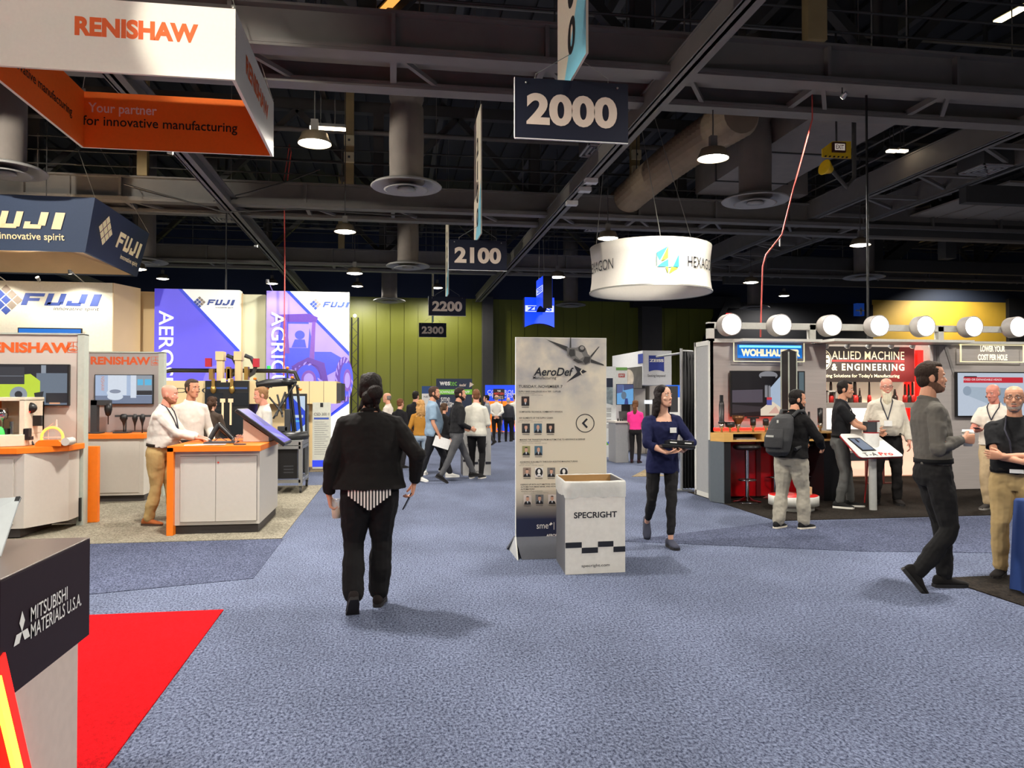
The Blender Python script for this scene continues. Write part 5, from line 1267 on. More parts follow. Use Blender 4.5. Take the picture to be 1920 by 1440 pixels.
a2, b2 = at(791, 724, Y=27), at(835, 800, Y=27)
def f2(m, Y):
    p = at(791, 738, Y=Y); m.poly([(a2.x, Y - .003, b2.z), (b2.x, Y - .003, b2.z), (b2.x, Y - .003, p.z), (a2.x, Y - .003, p.z)]); p = at(814, 728, Y=Y); m.poly([(p.x - .1, Y - .004, p.z - .08), (p.x + .2, Y - .004, p.z - .08), (p.x + .2, Y - .004, p.z + .06), (p.x + .05, Y - .004, p.z - .02), (p.x - .1, Y - .004, p.z + .06)])
    m.use(INK); p = at(805, 744, Y=Y); m.text('NETWORK', (p.x + .12, Y, p.z), XV, ZV, .62, .07); p = at(805, 750, Y=Y); m.text('REGISTRATION'[:2] + ' ', (p.x + .05, Y, p.z), XV, ZV, .12, .07)
board('navy and white board left of the green strip board', a2.x, b2.x, b2.z, a2.z, 27, mat('board_blue', (32, 66, 118), .5), f2)
a3, b3 = at(910, 722, Y=33), at(975, 815, Y=33); LB = mat('lit_royal', (16, 66, 232), .5, emit=.7); LO = mat('lit_orange', (250, 122, 16), .5, emit=.7)
def f3(m, Y):
    p = at(918, 735, Y=Y); m.text('CONTROL ASSEMBLY', (p.x + 1.1, Y, p.z), XV, ZV, 2.4, .17, bold=.015); p = at(918, 742, Y=Y); m.text('PROCESSES TO', (p.x + .95, Y, p.z), XV, ZV, 2.0, .17, bold=.015)
    p0 = at(910, 752, Y=Y); m.use(LO).poly([(a3.x + .1, Y - .003, b3.z), (b3.x + .6, Y - .003, b3.z), (b3.x + .6, Y - .003, p0.z), (a3.x + .1, Y - .003, p0.z)]); m.use(LB).poly([(a3.x + .5, Y - .005, b3.z + .2), (a3.x + 1.3, Y - .005, b3.z + .1), (a3.x + 1.2, Y - .005, b3.z + 1.0), (a3.x + .6, Y - .005, b3.z + .6)])
board('glowing blue and orange far backdrop board', a3.x, b3.x + .6, b3.z, a3.z, 33, LB, f3)
a4, b4 = at(925, 729, Y=31.5), at(946, 749, Y=31.5)
def f4(m, Y):
    xc = (a4.x + b4.x) / 2; zc = (a4.z + b4.z) / 2; w = b4.x - a4.x
    m.text('THE', (xc, Y, zc + .13), XV, ZV, w * .3, .07, bold=.03); m.use(mat('red_ink', (232, 70, 50), .5)).text('NEXT-GEN', (xc, Y, zc + .02), XV, ZV, w * .86, .09, bold=.02); m.use(CREAM).text('MES', (xc + .04, Y, zc - .14), XV, ZV, w * .6, .12)
board('small black sign on posts in front of the glowing blue backdrop', a4.x, b4.x, b4.z, a4.z, 31.5, mat('board_black', (34, 24, 28), .5), f4)

# booth with white header box right of the banner
HW = mat('header_white', (206, 208, 210), .6); MB2 = mat('logo_blue', (24, 50, 140), .5)
t = thing('exhibit_booth', 'white exhibit booth with a dark blue square emblem on its header', 'booth', (6.4, 19.5, 0))
hz0, hz1 = 1.83, 2.69
m = MB(HW); m.box(6.18, 6.93, 18.5, 21.2, hz0, hz1); m.build('header', t)
m = MB(mat('booth_shell', (196, 192, 192), .7)); m.box(5.0, 5.06, 18.4, 20.5, .002, 2.28); m.box(6.2, 6.9, 21.0, 21.2, .002, hz0); m.box(5.06, 6.2, 20.4, 20.5, .002, 2.2); m.build('shell', t)
m = MB(mat('booth_dark', (58, 56, 58), .6)); m.box(6.25, 7.9, 20.6, 20.9, 1.1, hz0); m.build('dark_panel', t)
c = at(1231, 682, Y=18.49); m = MB(MB2); w = .40
pts = [(-.5, .52), (.5, .52), (.5, -.5)] + [(x / 10, -.5 + .1 * (1 - (x / 5) ** 2)) for x in range(4, -5, -1)] + [(-.5, -.5)]
m.poly([V((c.x + p * w, 18.495, c.z + q * w)) for p, q in pts][::-1]); m.use(WHITE).text('ZEISS', (c.x, 18.492, c.z + .08), XV, ZV, .37, .075, bold=.04); m.use(INK); p = at(1231, 705, Y=18.49); m.text('Seeing beyond', (p.x, 18.495, p.z), XV, ZV, .46, .085)
m.use(MB2); p = at(1201, 671, X=6.175); m.poly([(6.172, p.y - .2, p.z - .14), (6.172, p.y - .2, p.z + .1), (6.172, p.y + .2, p.z + .1), (6.172, p.y + .2, p.z - .14)][::-1]); m.build('emblem', t)
m = MB(mat('part_photo', (62, 60, 58), .5, vs=5, var=.5)); m.poly([(6.174, 18.55, 1.75), (6.174, 18.55, 2.3), (6.174, 21.15, 2.3), (6.174, 21.15, 1.75)][::-1]); m.use(mat('part_light', (170, 160, 146), .5, vs=6, var=.35)).poly([V((6.172, 19.7 + .5 * a_, 2.02 + .2 * b_)) for a_, b_ in circ(0, 0, 1, 1.2)]); m.build('photo_print', t)
P_ = lambda px, py: at(px, py, Y=18.35)
t = thing('poster_panel', 'white poster panel with a dark blue block beside the banner edge', 'panel', (5.3, 18.3, 0))
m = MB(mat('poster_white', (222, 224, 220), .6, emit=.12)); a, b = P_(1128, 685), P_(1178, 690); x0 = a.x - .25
m.box(x0, P_(1155, 700).x, 18.35, 18.39, .05, 2.28); m.box(P_(1155, 700).x, P_(1176, 700).x, 18.36, 18.4, 1.75, 2.26); m.use(mat('post_g', (120, 180, 90), .5)).box(P_(1155, 700).x, P_(1176, 700).x, 18.345, 18.36, 2.19, 2.26); m.build('board', t)
m = MB(NV2); q0, q1 = P_(1133, 709), P_(1149, 726); m.poly([(q0.x, 18.345, q1.z), (q1.x, 18.345, q1.z), (q1.x, 18.345, q0.z), (q0.x, 18.345, q0.z)]); m.use(mat('photo_teal', (150, 168, 174), .5, vs=12, var=.4)); q2 = P_(1149, 755); m.poly([(q0.x, 18.345, q2.z), (q2.x, 18.345, q2.z - .06), (q1.x, 18.345, q1.z), (q0.x, 18.345, q1.z)]); m.use(GREYT)
for k in range(16):
    if k % 4 != 3: q = P_(1137, 766 + k * 2.6); m.box(q.x, q.x + .12, 18.343, 18.345, q.z, q.z + .012)
m.use(BLS); q = P_(1149, 825); m.poly([(q.x - .2, 18.344, q.z - .12), (q.x + .02, 18.344, q.z - .12), (q.x + .02, 18.344, q.z + .1)]); m.use(MATS['app_green']); m.poly([(q.x - .22, 18.343, q.z - .12), (q.x - .1, 18.343, q.z - .12), (q.x - .22, 18.343, q.z + .06)])
m.use(mat('esprit_red', (190, 50, 44), .5)); q = P_(1165, 704); m.box(q.x - .07, q.x + .09, 18.35, 18.36, q.z - .045, q.z + .045); m.use(WHITE).text('ESPRIT', (q.x + .01, 18.35, q.z), XV, ZV, .13, .05, bold=.03); m.build('print', t)
x0, x1, z0, z1 = pxbox(1156, 720, 1188, 759, 18.1)
def pz(m, c, w, h):
    P = lambda pts, mt, k: scr(m, 0, 0, pts, mt, c, XV, ZV, w, h, k)
    P(rc(0, 0, 1, 1), em('sky', (104, 170, 226)), .0); P([(0, .55), (.35, .6), (.4, 1), (0, 1)], em('slate', (84, 98, 150)), .001); P([(.4, .7), (1, .8), (1, 1), (.4, 1)], em('slate2', (62, 74, 120)), .001); P(circ(.42, .45, .16, .2), em('slate3', (96, 118, 140)), .002); P([(.45, 0), (.7, 0), (.65, .3), (.5, .3)], em('slate4', (40, 60, 130)), .002)
tv('tilted blue screen above the grey counter in the white exhibit booth', x0, x1, z0, z1, 18.1, pz)
a, b = gnd(1153, 868), gnd(1183, 868)
t = thing('display_counter', 'grey pedestal counter with a laptop in front of the pink blouse', 'counter', ((a.x + b.x) / 2, 17.6, 0))
m = MB(mat('counter_grey', (132, 132, 134), .5)); m.box(a.x + .03, b.x - .03, 17.35, 17.95, .003, .93); m.build('body', t); m = MB(WHL); m.box(a.x, b.x + .12, 17.3, 18.0, .93, .97); m.build('top', t)
t = thing('laptop', 'dark open laptop on the grey pedestal counter', 'laptop', (b.x - .02, 17.5, .972)); m = MB(BLK); m.box(b.x - .16, b.x + .1, 17.42, 17.62, .972, .985); m.build('base', t); m = MB(BLK); m.obox((b.x - .03, 17.66, 1.09), (.13, 0, 0), (0, .03, .1), (0, -.004, .001)); m.build('lid', t)
for k, dx in enumerate((0, .06, .11)):
    m = MB(BLK); m.lathe([(0, 0), (.02, 0), (.02, .045), (.009, .055), (.009, .07), (0, .07)], (a.x + .1 + dx, 17.4, .971), n=10); tag(m.build('bottle', origin=V((a.x + .1 + dx, 17.4, .971))), 'small dark bottle on the grey pedestal counter, %s of three' % ('first', 'middle', 'last')[k], 'bottle', 'small bottles on the pedestal counter')
t = thing('measuring_machine', 'white measuring machine inside the booth behind the navy blouse', 'machine', (6.95, 20.0, 0)); m = MB(WHL); m.box(6.45, 6.75, 20.0, 20.4, .002, 1.75); m.box(6.75, 7.7, 19.9, 20.5, .002, .95); m.build('body', t); m = MB(WHL); p = at(1226, 740, Y=20); m.box(p.x - .12, p.x + .12, 20.0, 20.3, .95, p.z + .25); m.build('column', t); m = MB(em('mw', (240, 246, 255), 1.2)); p = at(1216, 753, Y=19.85); m.box(p.x - .1, p.x + .1, 19.8, 19.9, p.z - .06, p.z + .04); m.use(DGREY).box(p.x - .02, p.x + .02, 19.84, 19.9, .9, p.z - .06); m.build('screen', t)
t = thing('backdrop_board', 'bright blue panel behind the head of the navy blouse', 'panel', (8.2, 22.0, 0)); a, b = at(1246, 722, Y=22), at(1276, 800, Y=22); m = MB(mat('panel_azure', (20, 96, 214), .5, emit=.35)); m.box(a.x, b.x + .3, 22, 22.06, b.z - .7, a.z); m.use(WHITE).box(a.x + .02, b.x, 21.99, 22.0, b.z - .6, at(1246, 745, Y=22).z); m.build('board', t)

# pipe and drape
t = thing('drape_stand', 'black drape on a silver pipe between the white booth and the grey booth wall', 'drape', (4.95, 12.1, 0))
m = MB(ALU); m.cyl((4.70, 12.1, .02), (4.70, 12.1, 2.34), .024); m.tube([(4.70, 12.1, 2.30), (4.95, 12.25, 2.30), (4.95, 14, 2.30)], .02, 8); m.box(4.56, 4.84, 12.0, 12.2, .003, .02); m.build('pipe', t)
m = MB(mat('black_cloth', (22, 22, 24), .9)); n = 60; vs = []; fs = []
for k in range(n + 1):
    x = 4.74 + .46 * k / n; y = 12.14 + .03 * math.sin(k * .9)
    vs += [V((x, y, .03)), V((x, y, 2.29)), V((x, y + .01, .03)), V((x, y + .01, 2.29))]
for k in range(n): i = 4 * k; j = i + 4; fs += [(i, j, j + 1, i + 1), (j + 2, i + 2, i + 3, j + 3), (i + 1, j + 1, j + 3, i + 3), (j, i, i + 2, j + 2)]
m.add(vs, fs, True); m.build('cloth', t)
t = thing('cable_bundle', 'white cable ends on the floor at the foot of the black drape', 'cable', (4.9, 11.85, .003)); m = MB(WHL); g1 = gnd(1290, 917); m.tube([g1 + V((0, 0, .02)), g1 + V((.08, .05, .05)), g1 + V((.18, .02, .015)), g1 + V((.3, .1, .02))], .012, 6); m.use(BLK).box(g1.x + .2, g1.x + .34, g1.y - .02, g1.y + .05, .003, .04); m.build('cord', t)

# ------------------------------------------------------------------ right: the machine tool booth
GW = mat('grey_wood_wall', (176, 168, 164), .7, vs=6, var=.06, stretch=(.3, 1, 5)); FRW = mat('frame_white', (208, 206, 198), .45); WOODC = mat('wood_top', (206, 160, 88), .5, vs=6, var=.08, stretch=(.4, 1, 4))
REDA = mat('red_acrylic', (150, 6, 14), .18, var=.05); SLATE = mat('slate_panel', (86, 94, 100), .55); REDL = mat('red_light', (255, 20, 14), emit=2.2, var=0); REDH = mat('red_led_line', (255, 16, 10), emit=14, var=0)
t = thing('booth_frame', 'white booth frame with a round lamp rail above the grey walls', 'frame', (7.6, 11.5, .009))
m = MB(FRW)
m.box(4.9, 13, 11.46, 11.56, 2.62, 2.72); m.box(4.9, 13, 11.46, 11.56, 2.40, 2.46)
for x in (4.90, 6.62, 8.9, 11.4): m.box(x, x + .10, 11.46, 11.56, 2.42, 2.7)
for x in (4.74, 4.95): m.box(x - .02, x + .04, 11.0, 11.06, .009, 2.38) if x < 4.9 else None
m.box(5.3, 6.62, 11.1, 11.5, 2.40, 2.44); m.box(6.7, 9.1, 10.9, 11.6, 2.40, 2.44); m.box(9.2, 12, 11.38, 11.5, 2.42, 2.46); m.build('rail', t)
m = MB(FRW); m.box(4.73, 4.78, 11.0, 11.06, .009, 2.40); m.box(4.73, 4.78, 11.55, 11.62, .009, 2.40); m.box(4.73, 4.78, 11.0, 11.6, 2.33, 2.40); m.box(4.73, 4.78, 11.0, 11.6, .009, .08); m.use(mat('frosted_pane', (158, 158, 156), .4)).box(4.74, 4.77, 11.06, 11.55, .08, 2.33); m.build('side_wall', t)
m = MB(GW); m.box(4.78, 6.95, 11.55, 11.62, .009, 2.40); m.build('left_wall', t); m = MB(GW); m.box(8.85, 12.5, 11.52, 11.6, .009, 2.40); m.build('right_wall', t)
for x in (10.4, 6.88): m = MB(GW); m.box(x, x + .07, 11.62, 13.55, .009, 2.4); m.build('recess_side_wall', t)
m = MB(mat('recess_wall', (214, 202, 190), .7)); m.box(6.95, 10.4, 13.55, 13.65, .009, 2.55); m.build('recess_wall', t)
m = MB(mat('seam', (150, 145, 140), .6)); m.bar((9.07, 11.515, 2.38), (9.25, 11.515, 1.85), .05, .01, up=(0, 1, 0)); m.bar((8.92, 11.515, 2.38), (8.97, 11.515, 1.7), .05, .01, up=(0, 1, 0)); m.build('graphic_line', t)
DRG = mat('round_lamp_glow', (255, 250, 244), emit=1.9, var=0); DRM = mat('round_lamp_drum', (166, 160, 154), .5)
t0 = None
wl_ = ['leftmost round booth lamp, next to the exit light', 'second round booth lamp from the left, above the blue lit sign', 'third round booth lamp, left of the yellow wall', 'fourth round booth lamp, at the left end of the yellow wall', 'fifth round booth lamp, in front of the yellow wall', 'sixth round booth lamp, at the right end of the yellow wall', 'seventh round booth lamp, cut by the right picture edge']
for k, px in enumerate((1373, 1467, 1562, 1651, 1738, 1828, 1912)):
    p = at(px, 608 + k * .8, Y=11.25); c = V((p.x, 11.46, p.z))
    t = thing('round_lamp', wl_[k], 'lamp', c, 0, 'round lamps along the booth rail')
    m = MB(DRM); m.lathe([(.0, 0), (.168, 0), (.172, .01), (.172, .19), (.165, .2), (.158, .19)], c, (0, -1, 0), 32); m.build('drum', t)
    m = MB(DRG); m.lathe([(0, .196), (.12, .194), (.158, .19)], c, (0, -1, 0), 32); m.build('diffuser', t)
# lit blue sign in an acrylic frame
t = thing('lit_sign', 'lit blue name sign in a clear frame above the left television', 'sign', (5.93, 11.4, 1.9))
a, b = at(1384, 646, Y=11.42), at(1504, 672, Y=11.42)
m = MB(mat('sign_blue', (18, 110, 200), .5, emit=.65)); m.box(a.x, b.x, 11.42, 11.45, b.z, a.z); m.use(mat('sign_cyan', (120, 220, 255), emit=1.2)).box(a.x + .02, b.x - .02, 11.415, 11.42, a.z - .045, a.z - .01); m.build('panel', t)
m = MB(mat('sign_cream', (255, 240, 190), emit=.9, var=0)); m.text('WOHLHAUPTER', ((a.x + b.x) / 2, 11.41, (a.z + b.z) / 2 - .02), XV, ZV, (b.x - a.x) * .92, .115, bold=.05); m.build('lettering', t)
m = MB(GLASS); m.box(a.x - .05, b.x + .06, 11.46, 11.47, b.z - .05, 2.41); m.use(mat('edge_glow', (255, 244, 200), emit=.7))
for (x0, x1, z0, z1) in ((a.x - .05, b.x + .06, b.z - .056, b.z - .048), (a.x - .056, a.x - .048, b.z - .05, 2.4), (b.x + .055, b.x + .063, b.z - .05, 2.4)): m.box(x0, x1, 11.455, 11.475, z0, z1)
m.build('acrylic_frame', t)
x0, x1, z0, z1 = pxbox(1370, 695, 1510, 781, 11.46)
def pt(m, c, w, h):
    P = lambda pts, mt, k: scr(m, 0, 0, pts, mt, c, XV, ZV, w, h, k)
    D, G, L = em('tdark', (22, 20, 26), .4), em('tgrey', (92, 84, 96), .7), em('tsky', (176, 194, 216))
    P(rc(0, 0, 1, 1), D, 0); P([(0, .30), (.42, .30), (.42, .6), (0, .58)], G, .001); P([(0, .05), (.42, .1), (.42, .2), (0, .26)], em('tg2', (62, 56, 62), .6), .001); P([(.52, .62), (.72, 1), (.9, 1), (.9, 0), (.50, 0), (.52, .2)], L, .001); P(rc(.93, 0, 1, 1), em('tteal', (96, 116, 124), .7), .001)
    P(circ(.5, .92, .13, .1), em('tsteel', (150, 150, 156), .7), .002); P(rc(.40, .78, .6, .9), D, .003); P([(.42, .78), (.56, .78), (.53, .68), (.45, .68)], D, .003); P(rc(.45, .42, .49, .70), em('tsteel', (150, 150, 156), .7), .003); P(rc(.50, .40, .53, .70), em('tsteel', (150, 150, 156), .7), .003)
    P([(.39, 0), (.39, .15), (.48, .26), (.56, .32), (.66, .2), (.7, .04), (.7, 0)], em('thand', (236, 220, 196)), .004); P([(.5, .05), (.6, .22), (.66, .05)], em('thand2', (222, 176, 160)), .005); P(rc(.475, .24, .545, .42), em('tcard', (90, 96, 170)), .006); P(rc(.475, .36, .545, .42), em('tcardr', (210, 60, 70)), .007)
tv('large wall television showing a hand under a drilling tool', x0, x1, z0, z1, 11.46, pt)
x0, x1, z0, z1 = pxbox(1793, 697, 1930, 781, 11.44)
def pu(m, c, w, h):
    P = lambda pts, mt, k: scr(m, 0, 0, pts, mt, c, XV, ZV, w, h, k)
    P(rc(0, 0, 1, 1), em('upale', (196, 208, 224)), 0); P(rc(.08, .77, .93, .90), em('ured', (206, 36, 52)), .001); P(rc(.09, .9, .27, .925), em('tdark', (22, 20, 26), .4), .001); B1, B2 = em('ub1', (150, 166, 184)), em('ub2', (172, 188, 204))
    P([(.12, .68), (.62, .64), (.62, .24), (.45, .26), (.12, .48)], B2, .002); P(circ(.13, .58, .06, .11), B1, .003); P([(.5, .66), (.75, .64), (.9, .5), (.8, .24), (.5, .28)], B1, .003); P(circ(.40, .44, .015, .02), em('tdark', (22, 20, 26), .4), .004)
    m.use(em('uw', (240, 236, 240))); m.text('FIXED OR EXPANDABLE HEADS', c + ZV * .345 * h - XV * .15 * w, XV, ZV, .54 * w, .035, bold=.03, off=.006)
tv('wall television with a red header bar and a grey drill tube', x0, x1, z0, z1, 11.44, pu)
# glass sign on the right wall
t = thing('glass_sign', 'clear edge-lit slogan sign above the right television', 'sign', (9.9, 11.4, 2.0))
a, b = at(1801, 643, Y=11.44), at(1921, 679, Y=11.44)
m = MB(GLASS); m.poly([(a.x, 11.45, b.z), (b.x, 11.45, b.z), (b.x, 11.45, 2.41), (a.x, 11.45, 2.41)]); m.use(MATS['edge_glow'])
for (x0, x1, z0, z1) in ((a.x, b.x, b.z - .006, b.z + .006), (a.x, a.x + .014, b.z, 2.41), (b.x - .014, b.x, b.z, 2.41), (a.x, b.x, 2.398, 2.41)): m.box(x0, x1, 11.435, 11.46, z0, z1)
m.build('pane', t)
m = MB(mat('etched_glow', (255, 246, 222), emit=.75, var=0)); p = at(1861, 654, Y=11.43); m.text('LOWER YOUR', (p.x, 11.43, p.z), XV, ZV, .46, .10, bold=.03); p = at(1861, 670, Y=11.43); m.text('COST PER HOLE', (p.x, 11.43, p.z), XV, ZV, .55, .10, bold=.03); m.build('lettering', t)
# black and red company board in the recess
SB = mat('sign_charcoal', (44, 34, 32), .5); SR = mat('sign_maroon', (110, 22, 24), .5)
a, b = at(1526, 649, Y=13.1), at(1715, 716, Y=13.1)
t = thing('company_sign', 'black and maroon company board above the tool shelf', 'sign', ((a.x + b.x) / 2, 13.2, b.z))
m = MB(SB); m.box(a.x - .1, b.x, 13.1, 13.5, b.z, a.z); m.use(SR).poly([(b.x - .55, 13.098, b.z), (b.x, 13.098, b.z), (b.x, 13.098, a.z), (b.x - .3, 13.098, a.z)]); m.build('panel', t)
CR = mat('sign_letter', (250, 232, 196), .5, emit=.35); m = MB(CR)
def st(s, px0, px1, py, hpx, **k): p, q = at(px0, py, Y=13.1), at(px1, py, Y=13.1); m.text(s, ((p.x + q.x) / 2, 13.095, p.z), XV, ZV, q.x - p.x, hpx / FPX * 13.2, **k)
st('ALLIED MACHINE', 1559, 1695, 666, 17, bold=.03, sp=1.05); st('& ENGINEERING', 1559, 1695, 688, 14, bold=.03, sp=1.3); st('Holemaking Solutions for Today\'s Manufacturing', 1519, 1686, 705, 9, bold=.035); m.build('lettering', t)
m = MB(mat('sign_redline', (230, 40, 40), .5, emit=.3)); p, q = at(1559, 678, Y=13.1), at(1695, 676, Y=13.1); m.box(p.x, q.x, 13.09, 13.1, p.z, q.z); m.build('underline', t)
m = MB(CR); c = at(1540, 675, Y=13.1); R1, R2 = .20, .172; n = 40
for k in range(n):
    u0, u1 = 2 * math.pi * k / n, 2 * math.pi * (k + 1) / n
    for ra, rb in ((R1, R1 - .012), (R2, 0.)):
        pts = [V((c.x + r_ * math.cos(q_), 13.094, c.z + r_ * math.sin(q_))) for r_, q_ in ((ra, u0), (ra, u1), (rb, u1), (rb, u0))]
        m.poly((pts if rb else pts[:3])[::-1])
m.use(SB); m.text('ME', (c.x + .0, 13.092, c.z + .02), XV, ZV, .27, .2); m.text('C', (c.x - .02, 13.092, c.z - .1), XV, ZV, .07, .06); m.build('emblem', t)
for k, px in enumerate((1548, 1588, 1628, 1670, 1710, 1746)):
    p = at(px, 651, Y=12.5); t = clip_lamp((p.x, 12.5, p.z), (p.x, 13.2, 1.5), 'small chrome spotlight %s of the row over the company board' % ('leftmost', 'second', 'third', 'fourth', 'fifth', 'rightmost')[k], 7, size=95, group='chrome spotlights over the company board'); arm(t, (p.x, 12.42, p.z + .05), (p.x, 11.5, 2.42))
m = MB(REDL)
for x0, x1 in ((1717, 1731), (1737, 1750)):
    p, q = at(x0, 655, Y=13.2), at(x1, 900, Y=13.2); m = MB(REDL); m.box(p.x, q.x, 13.45, 13.53, .3, p.z); tag(m.build('light_strip'), 'glowing red upright strip %s' % ('right against the company board' if x0 == 1717 else 'farther right of the pair beside the company board'), 'light strip')
# shelf with tools and glowing cabinet below
zs = at(1600, 755, Y=13).z; zc = at(1600, 765, Y=13).z
t = thing('tool_shelf', 'grey shelf unit with glowing panels under the company board', 'shelf', (8.2, 13.3, .009))
m = MB(mat('shelf_grey', (150, 146, 142), .5)); m.box(7.0, 10.2, 13.0, 13.5, zs - .1, zs); m.box(7.0, 10.2, 13.2, 13.5, .85, .93); m.build('shelf_board', t)
m = MB(mat('glow_white', (255, 246, 236), emit=1.3, var=0)); m.box(7.0, 9.7, 13.44, 13.5, .93, zs - .1); m.build('upper_glow_panel', t)
m = MB(mat('glow_peach', (255, 214, 186), emit=.8, vs=.7, var=.12)); m.box(7.0, 10.2, 13.44, 13.5, .04, .85); m.build('lower_glow_panel', t)
m = MB(mat('back_glow', (250, 226, 196), .5, emit=.35)); m.box(7.0, 9.7, 13.46, 13.5, zs, 1.82); m.build('tool_backing', t)
TOOLM, TOOLR = mat('tool_steel', (74, 66, 62), .3, .7), mat('tool_red', (200, 40, 36), .4)
tl = ['slim dark drill', 'tall silver drill', 'short brown drill', 'long thin drill']
for k, (px, h, r) in enumerate(((1537, .40, .028), (1558, .34, .03), (1595, .30, .03), (1603, .36, .035), (1612, .22, .02), (1630, .34, .02), (1678, .2, .03), (1697, .3, .025), (1704, .3, .025), (1711, .36, .025))):
    p = at(px, 750, Y=13.2); t = thing('drill_tool', '%s on the shelf, %s from the left' % (tl[k % 4], ('first', 'second', 'third', 'fourth', 'fifth', 'sixth', 'seventh', 'eighth', 'ninth', 'tenth')[k]), 'tool', (p.x, 13.2, zs + .001), 0, 'cutting tools on the lit shelf')
    m = MB(TOOLM); m.lathe([(0, .12), (r, .12), (r * .8, h), (r * .5, h + .05), (0, h + .05)], (p.x, 13.2, zs), n=10); m.build('shank', t); m = MB(TOOLR if k % 2 else TOOLM); m.lathe([(0, 0), (r * 1.8, 0), (r * 1.8, .1), (r * 1.2, .14), (0, .14)], (p.x, 13.2, zs), n=10); m.build('holder', t)
t = thing('tool_riser', 'small red and grey riser at the left end of the tool shelf', 'riser', (7.65, 13.25, zs)); p, q = at(1534, 722, Y=13.15), at(1566, 733, Y=13.15); m = MB(TOOLR); m.box(p.x, p.x + .04, 13.1, 13.3, zs + .001, p.z); m.box(p.x, p.x + .13, 13.1, 13.3, p.z, p.z + .05); m.build('red_frame', t); m = MB(MATS['shelf_grey']); m.box(p.x + .16, q.x, 13.1, 13.3, q.z - .02, q.z + .01); m.box(q.x - .02, q.x, 13.1, 13.3, zs + .001, q.z); m.box(p.x + .16, p.x + .18, 13.1, 13.3, zs + .001, q.z); m.build('shelf', t)
t = thing('bench', 'low grey bench seat behind the tray stand', 'bench', (7.5, 12.6, .009)); m = MB(DGREY); p, q = at(1583, 890, Y=12.6), at(1668, 898, Y=12.6); m.box(p.x, q.x, 12.4, 12.9, .42, .56); m.build('seat', t); m = MB(mat('bench_leg', (150, 90, 84), .4, .5))
for x in (p.x + .3, q.x - .25): m = MB(MATS['bench_leg']); m.box(x - .015, x + .015, 12.4, 12.43, .009, .42); m.box(x + .2, x + .23, 12.4, 12.43, .009, .42); m.box(x, x + .2, 12.4, 12.43, .009, .035); m.build('leg_frame', t)

# bar counter
t = thing('bar_counter', 'bar counter with wooden slab top, slate leg and red back panel', 'counter', (5.6, 10.9, .009))
zt = 1.02; fy = 10.5; by = 11.35
m = MB(WOODC); m.prism([(4.72, fy, zt - .012), (6.62, fy, zt - .012), (6.62, by, zt - .012), (4.80, by, zt - .012), (4.80, 10.75, zt - .012), (4.62, 10.75, zt - .012)], (0, 0, .012)); m.prism([(4.72, fy, zt - .125), (6.62, fy, zt - .125), (6.62, by, zt - .125), (4.80, by, zt - .125), (4.80, 10.75, zt - .125), (4.62, 10.75, zt - .125)], (0, 0, .025))
for x0, x1 in ((4.72, 4.86), (5.30, 5.42), (5.86, 5.98), (6.5, 6.62)): m.box(x0, x1, fy, fy + .4, zt - .1, zt - .012)
m.prism([(4.62, 10.75, zt - .1), (4.72, fy, zt - .1), (4.74, fy + .02, zt - .1), (4.66, 10.75, zt - .1)], (0, 0, .088)); m.box(4.80, 6.62, fy + .4, by, zt - .1, zt - .012); m.build('top', t)
m = MB(BLK)
for x0, x1 in ((4.86, 5.30), (5.42, 5.86), (5.98, 6.5)): m.box(x0, x1, fy + .3, fy + .39, zt - .1, zt - .012)
m.build('niche', t)
m = MB(SLATE); m.prism([(4.62, 10.75, .009), (4.72, fy + .01, .009), (4.745, fy + .03, .009), (4.80, 10.75, .009), (4.80, 11.3, .009)], (0, 0, zt - .135)); m.use(BLK).box(4.735, 4.83, fy + .02, fy + .2, .009, zt - .125); m.build('left_leg', t)
m = MB(REDA); m.box(4.83, 6.3, 11.0, 11.06, .04, zt - .125); m.use(mat('red_dark', (84, 4, 10), .3)).box(5.45, 5.52, 10.97, 11.0, .04, zt - .13); m.build('back_panel', t)
m = MB(BLK); m.box(6.3, 6.62, fy + .05, 11.3, .009, zt - .125); m.build('right_leg', t)
m = MB(REDH); m.box(4.86, 6.5, 11.36, 11.385, 1.03, 1.06); m.use(FRW).box(4.82, 6.6, 11.4, 11.5, .95, 1.06); m.build('light_strip', t)
m = MB(mat('booklet', (214, 206, 200), .6)); m.box(4.95, 5.25, fy + .08, fy + .28, zt - .098, zt - .075); m.use(BLK).box(4.95, 5.25, fy + .075, fy + .08, zt - .085, zt - .08); tag(m.build('booklet'), 'pale booklet in the left niche of the bar counter', 'booklet', origin if False else None)
# tool holders on the bar
TC = mat('holder_steel', (196, 182, 168), .25, .9); TK = mat('holder_dark', (58, 56, 56), .35, .6)
def holder(label, px, py, prof, mt, Y=10.75):
    p = at(px, py, Y=Y); t = thing('tool_holder', label, 'tool', (p.x, Y, zt), 0, 'tool holders on the bar counter'); c = V((p.x, Y, zt + .001))
    m = MB(TC); m.lathe([(0, 0), (.016, 0), (.018, .05), (.03, .055), (.042, .13), (0, .13)], c, n=16); m.build('taper', t); m = MB(mt); m.lathe(prof, c, n=20); m.build('cutter_body', t); return t, c
t, c = holder('tall grey boring bar on the left end of the bar counter', 1353, 810, [(0, .13), (.05, .13), (.05, .16), (.038, .165), (.04, .40), (.03, .46), (0, .46)], TK); m = MB(BLK); m.box(c.x - .02, c.x + .02, c.y - .02, c.y + .02, c.z + .46, c.z + .55); m.build('tip', t)
holder('short wide dark tool holder, second on the bar counter', 1369, 812, [(0, .07), (.05, .07), (.072, .09), (.075, .15), (0, .15)], TK)
holder('mushroom shaped bronze tool holder on the bar counter', 1384, 810, [(0, .1), (.03, .1), (.05, .14), (.085, .19), (.09, .25), (0, .25)], mat('bronze', (120, 80, 52), .3, .7))
